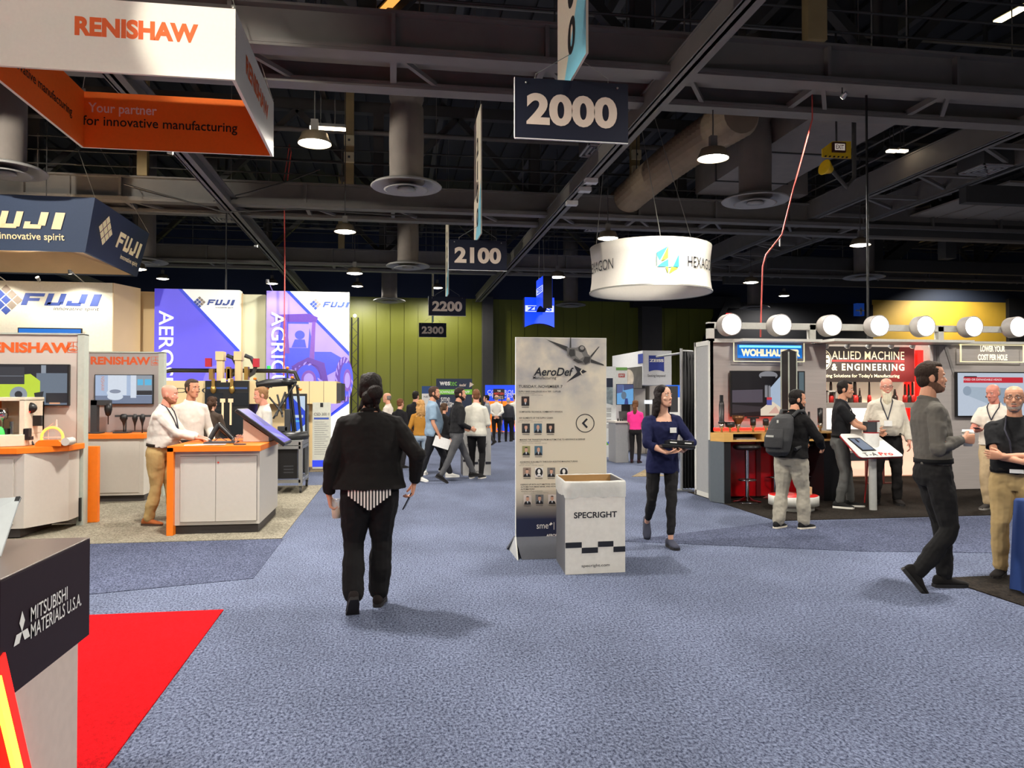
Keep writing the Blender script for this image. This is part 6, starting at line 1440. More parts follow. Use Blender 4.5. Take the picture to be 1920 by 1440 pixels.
t, c = holder('dark tool holder with a cross bar on the bar counter', 1412, 810, [(0, .1), (.042, .1), (.042, .2), (0, .2)], TK); m = MB(TK); m.box(c.x - .085, c.x + .085, c.y - .025, c.y + .025, c.z + .2, c.z + .225); m.build('cross_bar', t)
holder('small tool holder beside the black backpack', 1436, 808, [(0, .1), (.045, .1), (.045, .18), (.03, .2), (0, .2)], TK); holder('slim dark tool holder right of the black backpack', 1517, 808, [(0, .1), (.02, .1), (.016, .3), (0, .3)], TK); holder('thick dark tool holder at the right end of the bar counter', 1538, 806, [(0, .1), (.035, .1), (.04, .35), (0, .36)], TK)
# stools
def stool(label, x, y, seatz=.80):
    t = thing('bar_stool', label, 'stool', (x, y, .009), 0, 'chrome bar stools at the bar counter')
    m = MB(BLK); m.lathe([(0, .0), (.16, .0), (.20, .025), (.20, .055), (.17, .075), (0, .07)], (x, y, seatz - .03), n=24); m.build('seat', t)
    m = MB(CHROME); m.cyl((x, y, .05), (x, y, seatz - .02), .028, .030, 14); m.build('column', t); m = MB(CHROME); m.lathe([(0, 0), (.20, 0), (.20, .008), (.10, .03), (.045, .07), (0, .09)], (x, y, .009), n=28); m.build('base', t)
    m = MB(CHROME); m.tube([(x + .13 * math.cos(a), y + .13 * math.sin(a), .33) for a in [2 * math.pi * k / 20 for k in range(21)]], .011, 6); m.bar((x - .13, y, .33), (x, y, .33), .014); m.bar((x + .13, y, .33), (x, y, .33), .014); m.build('footrest', t)
g1 = gnd(1401, 942); stool('chrome bar stool with a black seat, left of the backpack', g1.x, g1.y); g2 = gnd(1453, 935); stool('chrome bar stool with a black seat, half hidden behind the backpack', g2.x, g2.y); g3 = gnd(1516, 932); stool('chrome bar stool right of the grey baggy trousers', g3.x, g3.y)
# dark pylon
t = thing('display_pylon', 'dark six-sided pylon in front of the left television', 'pylon', (5.95, 10.95, zt)); c = V((6.10, 11.18, 0)); r = .13
pts = [(c.x + r * math.cos(R(60 * k)), c.y + r * math.sin(R(60 * k))) for k in range(6)]
m = MB(mat('pylon_dark', (44, 42, 42), .3)); m.prism([V((x, y, zt + .001)) for x, y in pts], (0, 0, 1.22)); top = [V((x, y, zt + 1.221)) for x, y in pts]; m.add(top + [V((c.x, c.y, zt + 1.27))], [(k, (k + 1) % 6, 6) for k in range(6)]); m.build('body', t)
m = MB(EDGEG)
for k in (3, 4, 5): x, y = pts[k]; m.box(x - .008, x + .008, y - .008, y + .008, zt + .001, zt + 1.22)
m.build('edge_profile', t)
# round podium
g = gnd(1488, 956); t = thing('round_podium', 'low round white podium with a red top in front of the stools', 'podium', (g.x, g.y, .009)); g.z = .009
m = MB(FRW); m.lathe([(0, .0), (.27, .0), (.27, .07), (.0, .07)], g, n=40); m.build('foot', t); m = MB(FRW); m.lathe([(0, .07), (.33, .07), (.33, .19), (.32, .195), (0, .195)], g, n=40); m.build('drum', t); m = MB(mat('podium_red', (206, 30, 26), .4)); m.lathe([(0, .1965), (.318, .1965), (.318, .199), (0, .199)], g, n=40); m.build('top', t)
m = MB(mat('carton', (206, 178, 132), .7)); x = g.x + .18; m.box(x - .06, x + .07, g.y - .04, g.y + .1, .2095, .31); tag(m.build('box'), 'small cardboard box on the round red podium top', 'box')
m = MB(GLASS); m.box(g.x - .22, g.x - .04, g.y - .1, g.y + .05, .2095, .24); m.use(mat('red_bits', (190, 60, 60), .4)).box(g.x - .2, g.x - .06, g.y - .08, g.y + .03, .212, .22); tag(m.build('tray'), 'clear tray of red pieces on the round podium', 'tray')
# tray stand
t = thing('tray_stand', 'white tilted tray stand with tablet on a grey post', 'stand', (6.37, 9.6, .009))
m = MB(mat('post_grey', (172, 172, 168), .4)); p = gnd(1637, 957); m.cyl((p.x, p.y, .009), (6.42, 9.56, .80), .05, n=20); m.build('post', t)
pc = V((6.37, 9.55, .90)); tl0, tr0, br0, bl0 = V((6.03, 9.72, 1.03)), V((6.62, 9.80, 1.03)), V((6.80, 9.42, .735)), V((6.14, 9.40, .725))
def tp(a, b, k=0.):                                              # a across, b up the tray, 0..1
    q = (bl0 * (1 - a) + br0 * a) * (1 - b) + (tl0 * (1 - a) + tr0 * a) * b; return q + ((br0 - bl0).cross(tl0 - bl0)).normalized() * k
rc_ = []
for cx, cy, a0 in ((.93, .9, 0), (.07, .9, 90), (.07, .12, 180), (.93, .12, 270)):
    for k in range(6): q = R(a0 + 18 * k); rc_.append((cx + .07 * math.cos(q), cy + .1 * math.sin(q)))
m = MB(mat('tray_white', (232, 230, 222), .35)); m.prism([tp(a, b, 0) for a, b in rc_], tp(0, 0, .012) - tp(0, 0)); m.build('tray', t); m = MB(mat('tray_red', (160, 24, 34), .4)); m.prism([tp(a, b, -.022) for a, b in rc_], tp(0, 0, .021) - tp(0, 0)); m.build('red_edge', t)
un_ = (br0 - bl0).normalized(); vn_ = ((tl0 + tr0) / 2 - (bl0 + br0) / 2).normalized()
m = MB(INK); m.text('T-A', tp(.28, .13, .013), un_, vn_, .19, .065, bold=.0, sp=1.15); m.use(mat('pro_red', (220, 40, 40), .5)).text('Pro', tp(.64, .13, .013), un_, vn_, .20, .065, bold=.03, sp=1.12); m.build('lettering', t)
m = MB(BLK); m.prism([tp(.17, .26, .013), tp(.50, .26, .013), tp(.42, .80, .013), tp(.10, .80, .013)], tp(0, 0, .01) - tp(0, 0)); m.use(em('tabl', (150, 166, 190), .6)); m.poly([tp(.20, .30, .025), tp(.465, .30, .025), tp(.40, .76, .025), tp(.125, .76, .025)]); m.use(BLK).poly([tp(.25, .6, .026), tp(.3, .6, .026), tp(.29, .74, .026), tp(.24, .74, .026)]); m.build('tablet', t)
c = tp(.62, .62); c.z = .93; m = MB(mat('tray_white')); m.cyl(c + V((0, 0, -.12)), c + V((0, 0, .12)), .10, n=24); m.use(MATS['tray_red']).cyl(c + V((0, 0, .12)), c + V((0, 0, .135)), .10, n=24); m.build('cup_base', t)
m = MB(DGREY); m.prism([c + V((x, y, .135)) for x, y in ((-.085, -.05), (.0, -.09), (.085, -.05), (.085, .06), (-.085, .06))], (0, 0, .14)); m.use(FRW).box(c.x + .02, c.x + .088, c.y - .07, c.y + .0, c.z + .135, c.z + .275); m.use(mat('dark_red', (120, 60, 56), .4)).prism([c + V((x, y, .275)) for x, y in ((-.09, -.055), (.0, -.095), (.09, -.055), (.0, .03))], (0, 0, .02)); m.build('display_block', t)
m = MB(mat('red_pole', (150, 30, 30), .5)); p, q = gnd(1621, 945), at(1628, 860, Y=10.1); m.tube([(p.x, p.y, .02), q], .012, 6); m.build('slanted_rod', t)
# blue draped table in the right foreground
t = thing('draped_table', 'royal blue draped table at the right edge', 'table', (5.8, 5.12, .009))
BT = mat('blue_drape', (26, 58, 120), .8, vs=2, var=.08); m = MB(BT); n = 40; vs = []; fs = []
a, b = V((4.86, 5.52, 0)), V((6.6, 5.52, 0)); zt2 = at(1890, 933, Y=5.53).z; loop = []
cor = [V((4.93, 4.75, 0)), V((6.7, 4.75, 0)), V((6.7, 5.50, 0)), V((4.93, 5.50, 0))]
for i in range(4):
    for k in range(20): loop.append(cor[i] + (cor[(i + 1) % 4] - cor[i]) * k / 20)
cc = V((5.81, 5.12, 0)); N = len(loop)
for zz, kk, am in ((.012, 1.03, .02), (zt2 * .5, 1.015, .012), (zt2 - .02, 1.0, .003), (zt2, .985, 0)):
    for k, p in enumerate(loop): q = cc + (p - cc) * (kk + am * math.sin(k * 1.3)); vs.append(V((q.x, q.y, zz)))
fs = [(i * N + k, i * N + (k + 1) % N, (i + 1) * N + (k + 1) % N, (i + 1) * N + k) for i in range(3) for k in range(N)] + [tuple(range(3 * N, 4 * N))]
m.add(vs, fs, True); m.build('cloth', t); m = MB(STEELD); m.box(5.05, 6.6, 4.85, 5.4, zt2 - .04, zt2 - .01)
m.build('tabletop', t)
for x in (5.15, 6.5): m = MB(STEELD); m.box(x - .02, x + .02, 5.1, 5.14, .009, zt2 - .04); m.build('leg', t)

# ------------------------------------------------------------------ the people
SKT, SKR = (198, 142, 112), (214, 150, 128)
def hat(px, py, Y): return at(px, py, Y=Y).z                      # stature read at a pixel
def gp(x, y, z=0.): return V((x, y, z))

# walker in the black jacket, seen from behind
P = gnd(693, 1141)
A = person('person walking away in a black jacket over a striped shirt, hair in a low bun', P, 0, 1.72, girth=1.25, det=2, hair='bun', hc=(30, 24, 22), top=(22, 20, 19), topn='jacket', hem=.90, wr=.024,
           hl=(-.30, .02, .85), hr=(.33, .03, .93), pl=(-.7, -1, 0), pr=(.8, -1, 0), fl=(-.115, -.16, .135), pitl=-48, fr=(.065, .10, .085), pitr=0, pants=(20, 19, 20), pw=1.2, shoes=(34, 28, 27), sole=(24, 20, 20), shoen='boot',
           hdl=((.12, .15, -1), (1, .1, .1), (0, 1, 0)), hdr=((-.15, .2, -1), (-1, .1, 0), (0, 1, 0)), cl=.75, cr=.7, head=(4, -4, 2), shw=1.12)
wd, M3, s = A['wd'], A['M3'], A['s']
m = MB(mat('stripe_white', (226, 220, 212), .7)); DK = mat('stripe_black', (24, 22, 24), .7); n = 27
for k in range(n):
    x0, x1 = -.155 + .31 * k / n, -.155 + .31 * (k + 1) / n; m.use(DK if k % 2 else MATS['stripe_white'])
    def bk(x, z): return wd((x, -.155 * math.sqrt(max(.05, 1 - (x / .23) ** 2)) - .012, z))
    z0 = .75 + .7 * abs((x0 + x1) / 2) + .02 * (k % 2) * 0
    for zz in range(3):
        za, zb = .915 + (z0 - .915) * zz / 3, .915 + (z0 - .915) * (zz + 1) / 3; m.poly([bk(x0, zb), bk(x1, zb), bk(x1, za), bk(x0, za)])
m.build('shirt_tail', A['t'])
CUPC = mat('clear_cup', (226, 222, 216), .08, alpha=.35); COF = mat('iced_coffee', (196, 156, 116), .4)
def tumbler(label, c, r=.042, h=.12):
    t = thing('coffee_cup', label, 'cup', c)
    m = MB(CUPC); m.lathe([(r * .72, 0), (r, h), (r * .97, h), (r * .70, .004)], c, n=20); m.lathe([(r * 1.04, h), (r * .9, h + .02), (0, h + .022)], c, n=20); m.build('cup', t); m = MB(COF); m.lathe([(0, .003), (r * .70, .003), (r * .86, h * .55), (0, h * .55)], c, n=20); m.build('coffee', t)
w = wd(A['wl']); tumbler('clear plastic cup of iced coffee in the left hand of the black jacket walker', w + V((.052, .02, -.175)))
PHK = mat('phone_black', (16, 16, 18), .25)
def phone(label, c, u, v, name='phone', mt=None, w=.036, h=.074):
    u, v = V(u).normalized(), V(v).normalized(); u = (u - v * u.dot(v)).normalized(); nn = u.cross(v); m = MB(mt or PHK); m.obox(c, u * w, v * h, nn * .0045); return tag(m.build(name, bevel=.003), label, 'phone')
w = wd(A['wr']); phone('black phone hanging in the right hand of the black jacket walker', w + V((-.045, .03, -.135)), (.3, .9, .2), (-.42, .25, -.85))

# woman in the navy blouse
P = gnd(1243, 1022)
B = person('person in a navy blouse and black trousers walking past the white bin', P, R(174), 1.66, girth=1.0, det=2, hair='long', hc=(28, 22, 22), top=(26, 30, 66), topn='blouse', hem=.80, sleeves=(.72, .72), vneck=.12,
           hl=(-.15, .27, 1.055), hr=(.03, .30, 1.04), pl=(-1, -.6, -.2), pr=(1, -.5, -.2), fl=(-.05, .14, .085), fr=(.10, -.34, .20), pitr=-58, pants=(34, 33, 34), pw=.9, shoes=(58, 60, 74), shoen='flat_shoe', shortpants=.2,
           hdl=((.9, .3, .1), (0, .2, 1), (0, 1, 0)), hdr=((-.95, .25, .05), (0, .1, 1), (0, 1, 0)), cl=.35, cr=.35, head=(36, 6, 0), shw=.95, sk=(214, 164, 138))
c = B['wd'](B['wr'] * .5 + B['wl'] * .5 + V((-.02, -.02, .05)))
q = Matrix.Rotation(R(174), 3, 'Z'); u, v = q @ V((1, 0, .06)), q @ V((0, 1, .12))
m = MB(BLK); m.obox(c, u * .17, v * .10, V((0, 0, .016))); tag(m.build('tablet', bevel=.006), 'lower black tablet case carried flat by the navy blouse', 'tablet')
m = MB(BLK); m.obox(c + V((0, 0, .042)) + u * -.03, u * .13, v * .085, V((0, 0, .02))); m.use(WHITE).obox(c + V((0, 0, .036)) + v * .088 + u * -.1, u * .035, v * .002, V((0, 0, .006))); m.obox(c + V((0, 0, .036)) + v * .088 + u * .05, u * .035, v * .002, V((0, 0, .006))); tag(m.build('handheld_reader', bevel=.004), 'upper black handheld reader stacked on the tablet case of the navy blouse', 'reader')
f_ = B['fr'](.085, 1.27); pb = B['sp']((-.085, f_ + .024, 1.27)); m = MB(BADGE); m.obox(B['wd'](pb), B['M3'] @ V((.036, .008, 0)), B['M3'] @ V((0, .002, 0)), B['M3'] @ V((0, 0, .027))); m.build('name_badge', B['t'])

# man in the grey shirt with a coffee
P = gnd(1752, 1104)
X = person('person in a dark grey shirt and black trousers holding a paper coffee cup', P, R(-106), 1.83, girth=1.06, det=2, hair='short', hc=(50, 38, 30), beard=(0, (104, 76, 60)), top=(92, 88, 82), hem=.97, belt=(14, 14, 15), pants=(26, 25, 25), pw=1.06, shoes=(24, 22, 21), wr=.028,
           hr=(.15, .155, 1.165), pr=(.5, -.6, -1), hl=(-.20, .06, .92), pl=(-1, .2, -.3), fl=(-.07, .10, .085), fr=(.12, -.16, .15), pitr=-52, hdr=((-.35, 1, .0), (-1, -.25, 0), (0, .2, 1)), cr=.8, head=(-6, 2, 0), lean=-3, sk=SKT)
w = X['wd'](X['wr']); d = X['M3'] @ V((-.35, 1, 0)).normalized(); nn = X['M3'] @ V((-1, -.25, 0)).normalized(); c = w + d * .085 + nn * .052 + V((0, 0, -.06))
t = thing('coffee_cup', 'white paper coffee cup with a lid in the hand of the grey shirt', 'cup', c)
m = MB(mat('paper_cup', (226, 222, 212), .6)); m.lathe([(0, 0), (.030, 0), (.042, .11), (0, .11)], c, n=24); m.build('cup', t); m = MB(mat('cup_lid', (238, 236, 230), .4)); m.lathe([(.045, .108), (.045, .116), (.040, .118), (.039, .132), (0, .132)], c, n=24); m.build('lid', t); m = MB(mat('cup_sleeve', (190, 156, 112), .8)); m.lathe([(.0345, .03), (.0408, .085)], c, n=24); m.build('sleeve', t)

# man with crossed arms
P = gnd(1905, 1084)
Zp = person('person in a black polo shirt and khaki trousers with crossed arms, at the right edge', P, R(136), 1.64, girth=1.14, belly=.03, det=2, hair='fringe', hc=(96, 88, 82), beard=(0, (150, 136, 126)), glasses=True, top=(26, 26, 28), topn='polo_shirt', sleeves=(.22, .22), hem=.96, belt=(18, 16, 16), pants=(176, 150, 104), pw=1.12, shoes=(40, 36, 34), sole=(34, 30, 28),
            hl=(.08, .235, 1.12), hr=(-.07, .265, 1.08), pl=(-1, .1, -.9), pr=(1, .1, -.9), hdl=((1, .05, .1), (0, -1, 0), (0, 0, 1)), hdr=((-1, .0, .12), (0, -1, .0), (0, 0, 1)), cl=.5, cr=.5, head=(0, 5, 0), sk=SKT, fl=(-.12, .03, .085), fr=(.12, 0, .085), tl=15, tr=15)
f_ = .17; m = MB(BADGE); m.obox(Zp['wd'](Zp['sp']((-.02, .205, .99))), Zp['M3'] @ V((.05, 0, 0)), Zp['M3'] @ V((0, .002, 0)), Zp['M3'] @ V((0, 0, .016))); m.build('badge', Zp['t'])
m = MB(CORD); m.tube([Zp['wd'](Zp['sp'](p)) for p in ((.06, .03, 1.47), (.07, .15, 1.36), (.03, .178, 1.25), (.02, .185, 1.15))], .007, 6); m.build('lanyard', Zp['t'])

# man with the backpack
P = gnd(1484, 991)
U = person('person with a black backpack and grey baggy trousers at the bar counter', P, R(-64), 1.63, girth=1.2, det=2, hair='short', hc=(28, 24, 22), beard=(0, (34, 28, 26)), top=(16, 15, 16), topn='jacket', hem=.90, pants=(158, 152, 138), pw=1.22, shoes=(26, 26, 28), sole=(214, 206, 190), shoen='sneaker', wr=.03,
           hl=(-.16, .34, 1.05), hr=(.20, .36, 1.02), pl=(-1, -.5, -.5), pr=(1, -.5, -.5), fl=(-.11, -.12, .085), fr=(.11, .10, .085), head=(-34, -6, 0), lean=8, sk=SKT)
wd, sp = U['wd'], U['sp']
t = thing('backpack', 'black backpack on the back of the person in grey baggy trousers', 'backpack', wd(sp((0, -.25, .95))))
BPM = mat('pack_nylon', (36, 36, 38), .75, vs=60, var=.12, bump=.2, bs=300); M3 = U['M3']; s = U['s']
m = MB(BPM)
m.loft([(wd(sp((0, -.26, .93))), M3 @ V((.10, 0, 0)), M3 @ V((0, .06, 0))), (wd(sp((0, -.275, .955))), M3 @ V((.145, 0, 0)), M3 @ V((0, .10, 0))), (wd(sp((0, -.27, 1.10))), M3 @ V((.165, 0, 0)), M3 @ V((0, .125, 0))), (wd(sp((0, -.25, 1.25))), M3 @ V((.16, 0, 0)), M3 @ V((0, .11, 0))), (wd(sp((0, -.22, 1.37))), M3 @ V((.135, 0, 0)), M3 @ V((0, .085, 0))), (wd(sp((0, -.20, 1.42))), M3 @ V((.08, 0, 0)), M3 @ V((0, .04, 0)))], 20)
m.build('body', t, mods=fuse(.01, 2, .012))
m = MB(BPM); m.loft([(wd(sp((0, -.37, 1.0))), M3 @ V((.12, 0, 0)), M3 @ V((0, .04, 0))), (wd(sp((0, -.375, 1.12))), M3 @ V((.125, 0, 0)), M3 @ V((0, .045, 0))), (wd(sp((0, -.345, 1.22))), M3 @ V((.11, 0, 0)), M3 @ V((0, .03, 0)))], 16); m.build('front_pocket', t, mods=fuse(.01, 2, .008))
m = MB(mat('pack_label', (190, 188, 180), .5)); p = wd(sp((-.02, -.424, 1.13))); m.obox(p, M3 @ V((.05, 0, 0)), M3 @ V((0, .004, 0)), V((0, 0, .011))); p = wd(sp((.02, -.352, 1.31))); m.obox(p, M3 @ V((.008, 0, 0)), M3 @ V((0, .006, 0)), V((0, 0, .016))); m.build('label_patch', t)
for sx in (-1, 1):
    m = MB(BPM); m.tube([wd(sp(p)) for p in ((sx * .09, -.16, 1.40), (sx * .12, -.10, 1.475), (sx * .125, .0, 1.485), (sx * .125, .10, 1.40), (sx * .14, .15, 1.25), (sx * .17, .06, 1.08), (sx * .16, -.15, 1.0))], .022, 8); m.build('strap', t)

# presenter in the black polo shirt
P = gnd(1577, 952); P.z = .008
Vp = person('person in a black polo shirt and grey trousers reaching over the tray stand', P, R(-122), 1.76, girth=1.04, det=1, hair='short', hc=(32, 26, 24), top=(24, 24, 26), topn='polo_shirt', sleeves=(.25, .25), hem=.96, belt=(14, 14, 14), pants=(84, 84, 82), pw=1.06, shoes=(30, 30, 30), sole=(222, 218, 208), shoen='sneaker',
            hr=(.10, .42, 1.06), hl=(-.12, .44, 1.06), pr=(.4, -.6, -1), pl=(-.4, -.6, -1), hdr=((-.25, 1, -.15), (-.8, 0, .6), (0, .1, 1)), fl=(-.12, .12, .085), fr=(.1, -.02, .085), head=(-4, -6, 0), lean=3, sk=SKT, lanyard=(0, 1.16))
m = MB(BLK); e, w = Vp['wd'](Vp['er']), Vp['wd'](Vp['wr']); d = (w - e).normalized(); m.tube([w - d * .045, w - d * .012], .034, 12); m.build('wristwatch', Vp['t'])
P = gnd(1663, 946); P.z = .008
Wp = person('person with a long white beard and a pale shirt facing the aisle', P, R(150), 1.80, girth=1.22, belly=.05, det=1, hair='fringe', hc=(214, 206, 194), beard=(.9, (214, 204, 176)), glasses=True, top=(204, 196, 180), hem=.96, belt=(20, 18, 18), pants=(26, 24, 24), pw=1.1, shoes=(30, 26, 24),
            hl=(-.27, .12, .88), hr=(.27, .12, .88), fl=(-.13, 0, .085), fr=(.14, .05, .085), tl=18, tr=22, head=(6, -3, 0), lanyard=(0, 1.13), sk=SKR, wr=.03)
P = gnd(1867, 957); P.z = .008
Yp = person('person in a pale short-sleeved shirt and khaki trousers looking at a phone', P, R(122), 1.71, girth=1.08, det=1, hair='fringe', hc=(170, 156, 144), top=(220, 210, 196), sleeves=(.26, .26), hem=.90, pants=(190, 166, 130), pw=1.1, shoes=(60, 56, 54), sole=(150, 146, 140),
            hr=(.12, .32, 1.10), pr=(.8, -.5, -.8), hl=(-.26, .04, .84), hdr=((-.4, 1, .1), (-.2, 0, 1), (-1, 0, 0)), cr=.5, head=(-12, -12, 0), lanyard=(0, 1.2), sk=(216, 140, 120))
w = Yp['wd'](Yp['wr']); phone('dark phone held out by the pale short-sleeved shirt', w + Yp['M3'] @ V((-.04, .10, .035)), Yp['M3'] @ V((1, 0, 0)), Yp['M3'] @ V((0, 1, .25)), mt=mat('phone_case', (52, 40, 46), .5))

# people in the left booths
P = gnd(297, 984); P.z = .008
Bp = person('bald person in a white shirt and khaki trousers leaning on the orange counter', P, R(-96), 1.69, girth=1.16, belly=.05, det=1, hair='bald', hc=(120, 84, 60), beard=(0, (140, 92, 66)), top=(212, 207, 198), hem=.97, belt=(44, 34, 28), pants=(168, 142, 94), pw=1.12, shoes=(150, 84, 44), sole=(60, 40, 28), wr=.03,
            hr=(.02, .46, 1.075), hl=(-.20, .44, 1.075), pr=(.6, -.6, -1), pl=(-.6, -.6, -1), hdr=((-.2, 1, -.12), (0, -.1, -1), (-1, 0, 0)), hdl=((.3, 1, -.1), (0, -.1, -1), (1, 0, 0)), cr=.2, cl=.2, fl=(-.1, .16, .085), fr=(.1, -.08, .085), head=(-2, -6, 0), lean=9, lanyard=(0, 1.14), sk=SKR)
p = at(358, 742, Y=10.75)
person('person with brown hair in a white shirt right behind the bald person', gp(p.x, 10.75, .008), R(208), hat(358, 713, 10.75), det=1, hair='short', hc=(70, 56, 46), top=(212, 206, 196), pants=(40, 38, 40), hl=(-.24, .14, .92), hr=(.24, .2, .95), head=(24, -2, 0), sk=SKT, wr=.026)
p = at(494, 742, Y=11.5)
person('person with short fair hair in a pale grey shirt facing left behind the slanted display', gp(p.x, 11.5, .008), R(112), hat(490, 727, 11.5), det=1, hair='short', hc=(142, 106, 72), top=(206, 204, 196), pants=(40, 40, 44), hr=(.2, .26, 1.0), head=(-4, -8, 0), sk=SKR)
p = at(396, 742, Y=13.3)
person('person in a dark brown shirt with tied up hair facing the beige machine', gp(p.x, 13.3, .008), R(-14), hat(400, 745, 13.3), det=0, hair='bun', hc=(66, 46, 34), top=(70, 58, 50), pants=(34, 30, 30), hr=(.2, .28, 1.0), head=(-10, -4, 0))

# the walking group in the aisle
P = gnd(812, 902)
F = person('person in a light blue short-sleeved shirt walking right with papers', P, R(-90), 1.72, girth=1.12, belly=.03, det=1, hair='short', hc=(62, 46, 38), beard=(0, (70, 50, 40)), top=(128, 150, 170), sleeves=(.3, .3), hem=.84, pants=(34, 34, 38), pw=1.08, shoes=(224, 222, 214), sole=(232, 230, 224), shoen='sneaker',
           fr=(.1, -.26, .1), pitr=-14, fl=(-.1, .34, .085), hr=(.24, .10, .86), hdr=((0, .15, -1), (-1, 0, 0), (0, 1, 0)), cr=.9, hl=(-.26, -.02, .86), head=(-10, 0, 0), sk=SKT)
w = F['wd'](F['wr']); q = F['M3']
m = MB(PAPER); m.obox(w + q @ V((.012, .045, -.13)), q @ V((0, .14, -.045)), V((0, 0, .0)) + q @ V((0, .03, .09)), q @ V((.002, 0, 0))); tag(m.build('paper_sheets'), 'white paper sheets in the hand of the light blue shirt', 'papers')
m = MB(PHK); m.obox(w + q @ V((-.035, .03, -.06)), q @ V((0, .13, -.03)), q @ V((0, .03, .085)), q @ V((.006, 0, 0))); tag(m.build('folder'), 'dark folder behind the white paper sheets of the light blue shirt', 'folder')
P = gnd(857, 904)
person('person in a black sweater and grey trousers striding right', P, R(-72), 1.70, girth=1.0, det=1, hair='short', hc=(40, 32, 28), beard=(0, (46, 36, 32)), top=(28, 28, 30), topn='sweater', hem=.92, pants=(78, 78, 80), shoes=(26, 24, 24), fr=(.09, -.36, .13), pitr=-30, fl=(-.09, .40, .085), hr=(.18, .20, 1.0), hl=(-.2, .2, 1.0), head=(-14, 2, 0), lean=4, sk=SKT)
P = gnd(893, 897)
person('person in a long white polo shirt seen from behind next to the black sweater', P, R(-24), 1.67, girth=1.12, det=1, hair='quiff', hc=(108, 72, 48), top=(206, 202, 188), topn='polo_shirt', sleeves=(.8, .8), wr=.016, hem=.84, pants=(26, 25, 26), shoes=(40, 38, 38), sole=(200, 196, 188), hl=(-.18, .26, 1.05), hr=(.18, .26, 1.05), head=(20, 0, 0), sk=SKR)
def bg(label, px, Y, pyt, face, **k):
    p = at(px, 742, Y=Y); return person(label, gp(p.x, Y), R(face), hat(px, pyt, Y), det=0, wr=.014, **k)
bg('person with long curly blond hair in a mustard sweater and pale jeans', 789, 15.3, 750, -6, hair='curly', hc=(178, 136, 84), top=(168, 118, 46), topn='sweater', hem=.92, pants=(160, 176, 190), shoes=(222, 220, 214), sole=(226, 222, 214), hl=(-.22, .16, .98), hr=(.2, .2, 1.0), girth=.95)
bg('grey-haired person in a pale shirt beside the head of the black jacket walker', 727, 17.5, 737, 70, hair='fringe', hc=(120, 112, 106), top=(214, 204, 192), pants=(50, 48, 50))
bg('person with reddish brown hair in a black shirt left of the mustard sweater', 750, 16.8, 748, -40, hair='short', hc=(104, 66, 44), top=(26, 25, 28), pants=(34, 32, 34), girth=1.05)
bg('person with dark hair in a black jacket behind the curly blond hair', 779, 18.0, 734, -30, hair='short', hc=(30, 26, 24), top=(30, 30, 34), topn='jacket', pants=(34, 32, 34), girth=1.05)
bg('person in black clothes half hidden between the blue shirt and the black sweater', 832, 15.9, 756, -60, hair='pony', hc=(74, 56, 42), top=(24, 24, 26), pants=(24, 24, 26), girth=1.0, shoes=(30, 28, 28), sole=(200, 190, 170))
bg('person with dark hair half hidden behind the white polo shirt', 898, 23.0, 744, 60, hair='short', hc=(34, 28, 26), top=(60, 56, 58), pants=(36, 34, 36))
bg('slim person in a grey shirt facing left in front of the orange backdrop', 913, 24.0, 741, 74, hair='short', hc=(22, 20, 20), top=(130, 136, 142), pants=(50, 48, 50), hem=.97, fr=(.1, -.22, .14), pitr=-35, fl=(-.1, .2, .085))
bg('person in a white shirt with hands clasped behind the back', 931, 25.5, 741, -8, hair='fringe', hc=(130, 116, 104), top=(222, 218, 208), hem=.97, pants=(30, 29, 30), hl=(-.03, -.19, .98), hr=(.03, -.2, .97), pl=(-1, -.3, 0), pr=(1, -.3, 0), girth=1.08)
bg('person in a dark vest over white sleeves in front of the glowing backdrop', 953, 26.0, 746, -20, hair='fringe', hc=(170, 160, 150), top=(60, 60, 66), topn='vest', pants=(28, 27, 28), girth=1.08)
bg('person in a pale shirt cut off by the left edge of the schedule banner', 966, 26.8, 740, 10, hair='short', hc=(60, 48, 40), top=(206, 204, 190), pants=(28, 27, 28))
bg('person in a hot pink blouse and black trousers at the grey pedestal counter', 1191, 17.2, 751, -28, hair='pony', hc=(104, 70, 46), top=(240, 56, 140), topn='blouse', sleeves=(.3, .3), hem=.93, pants=(28, 26, 28), shoes=(40, 20, 26), hl=(-.12, .3, 1.0), hr=(.14, .28, .98), girth=.94, shortpants=.1)

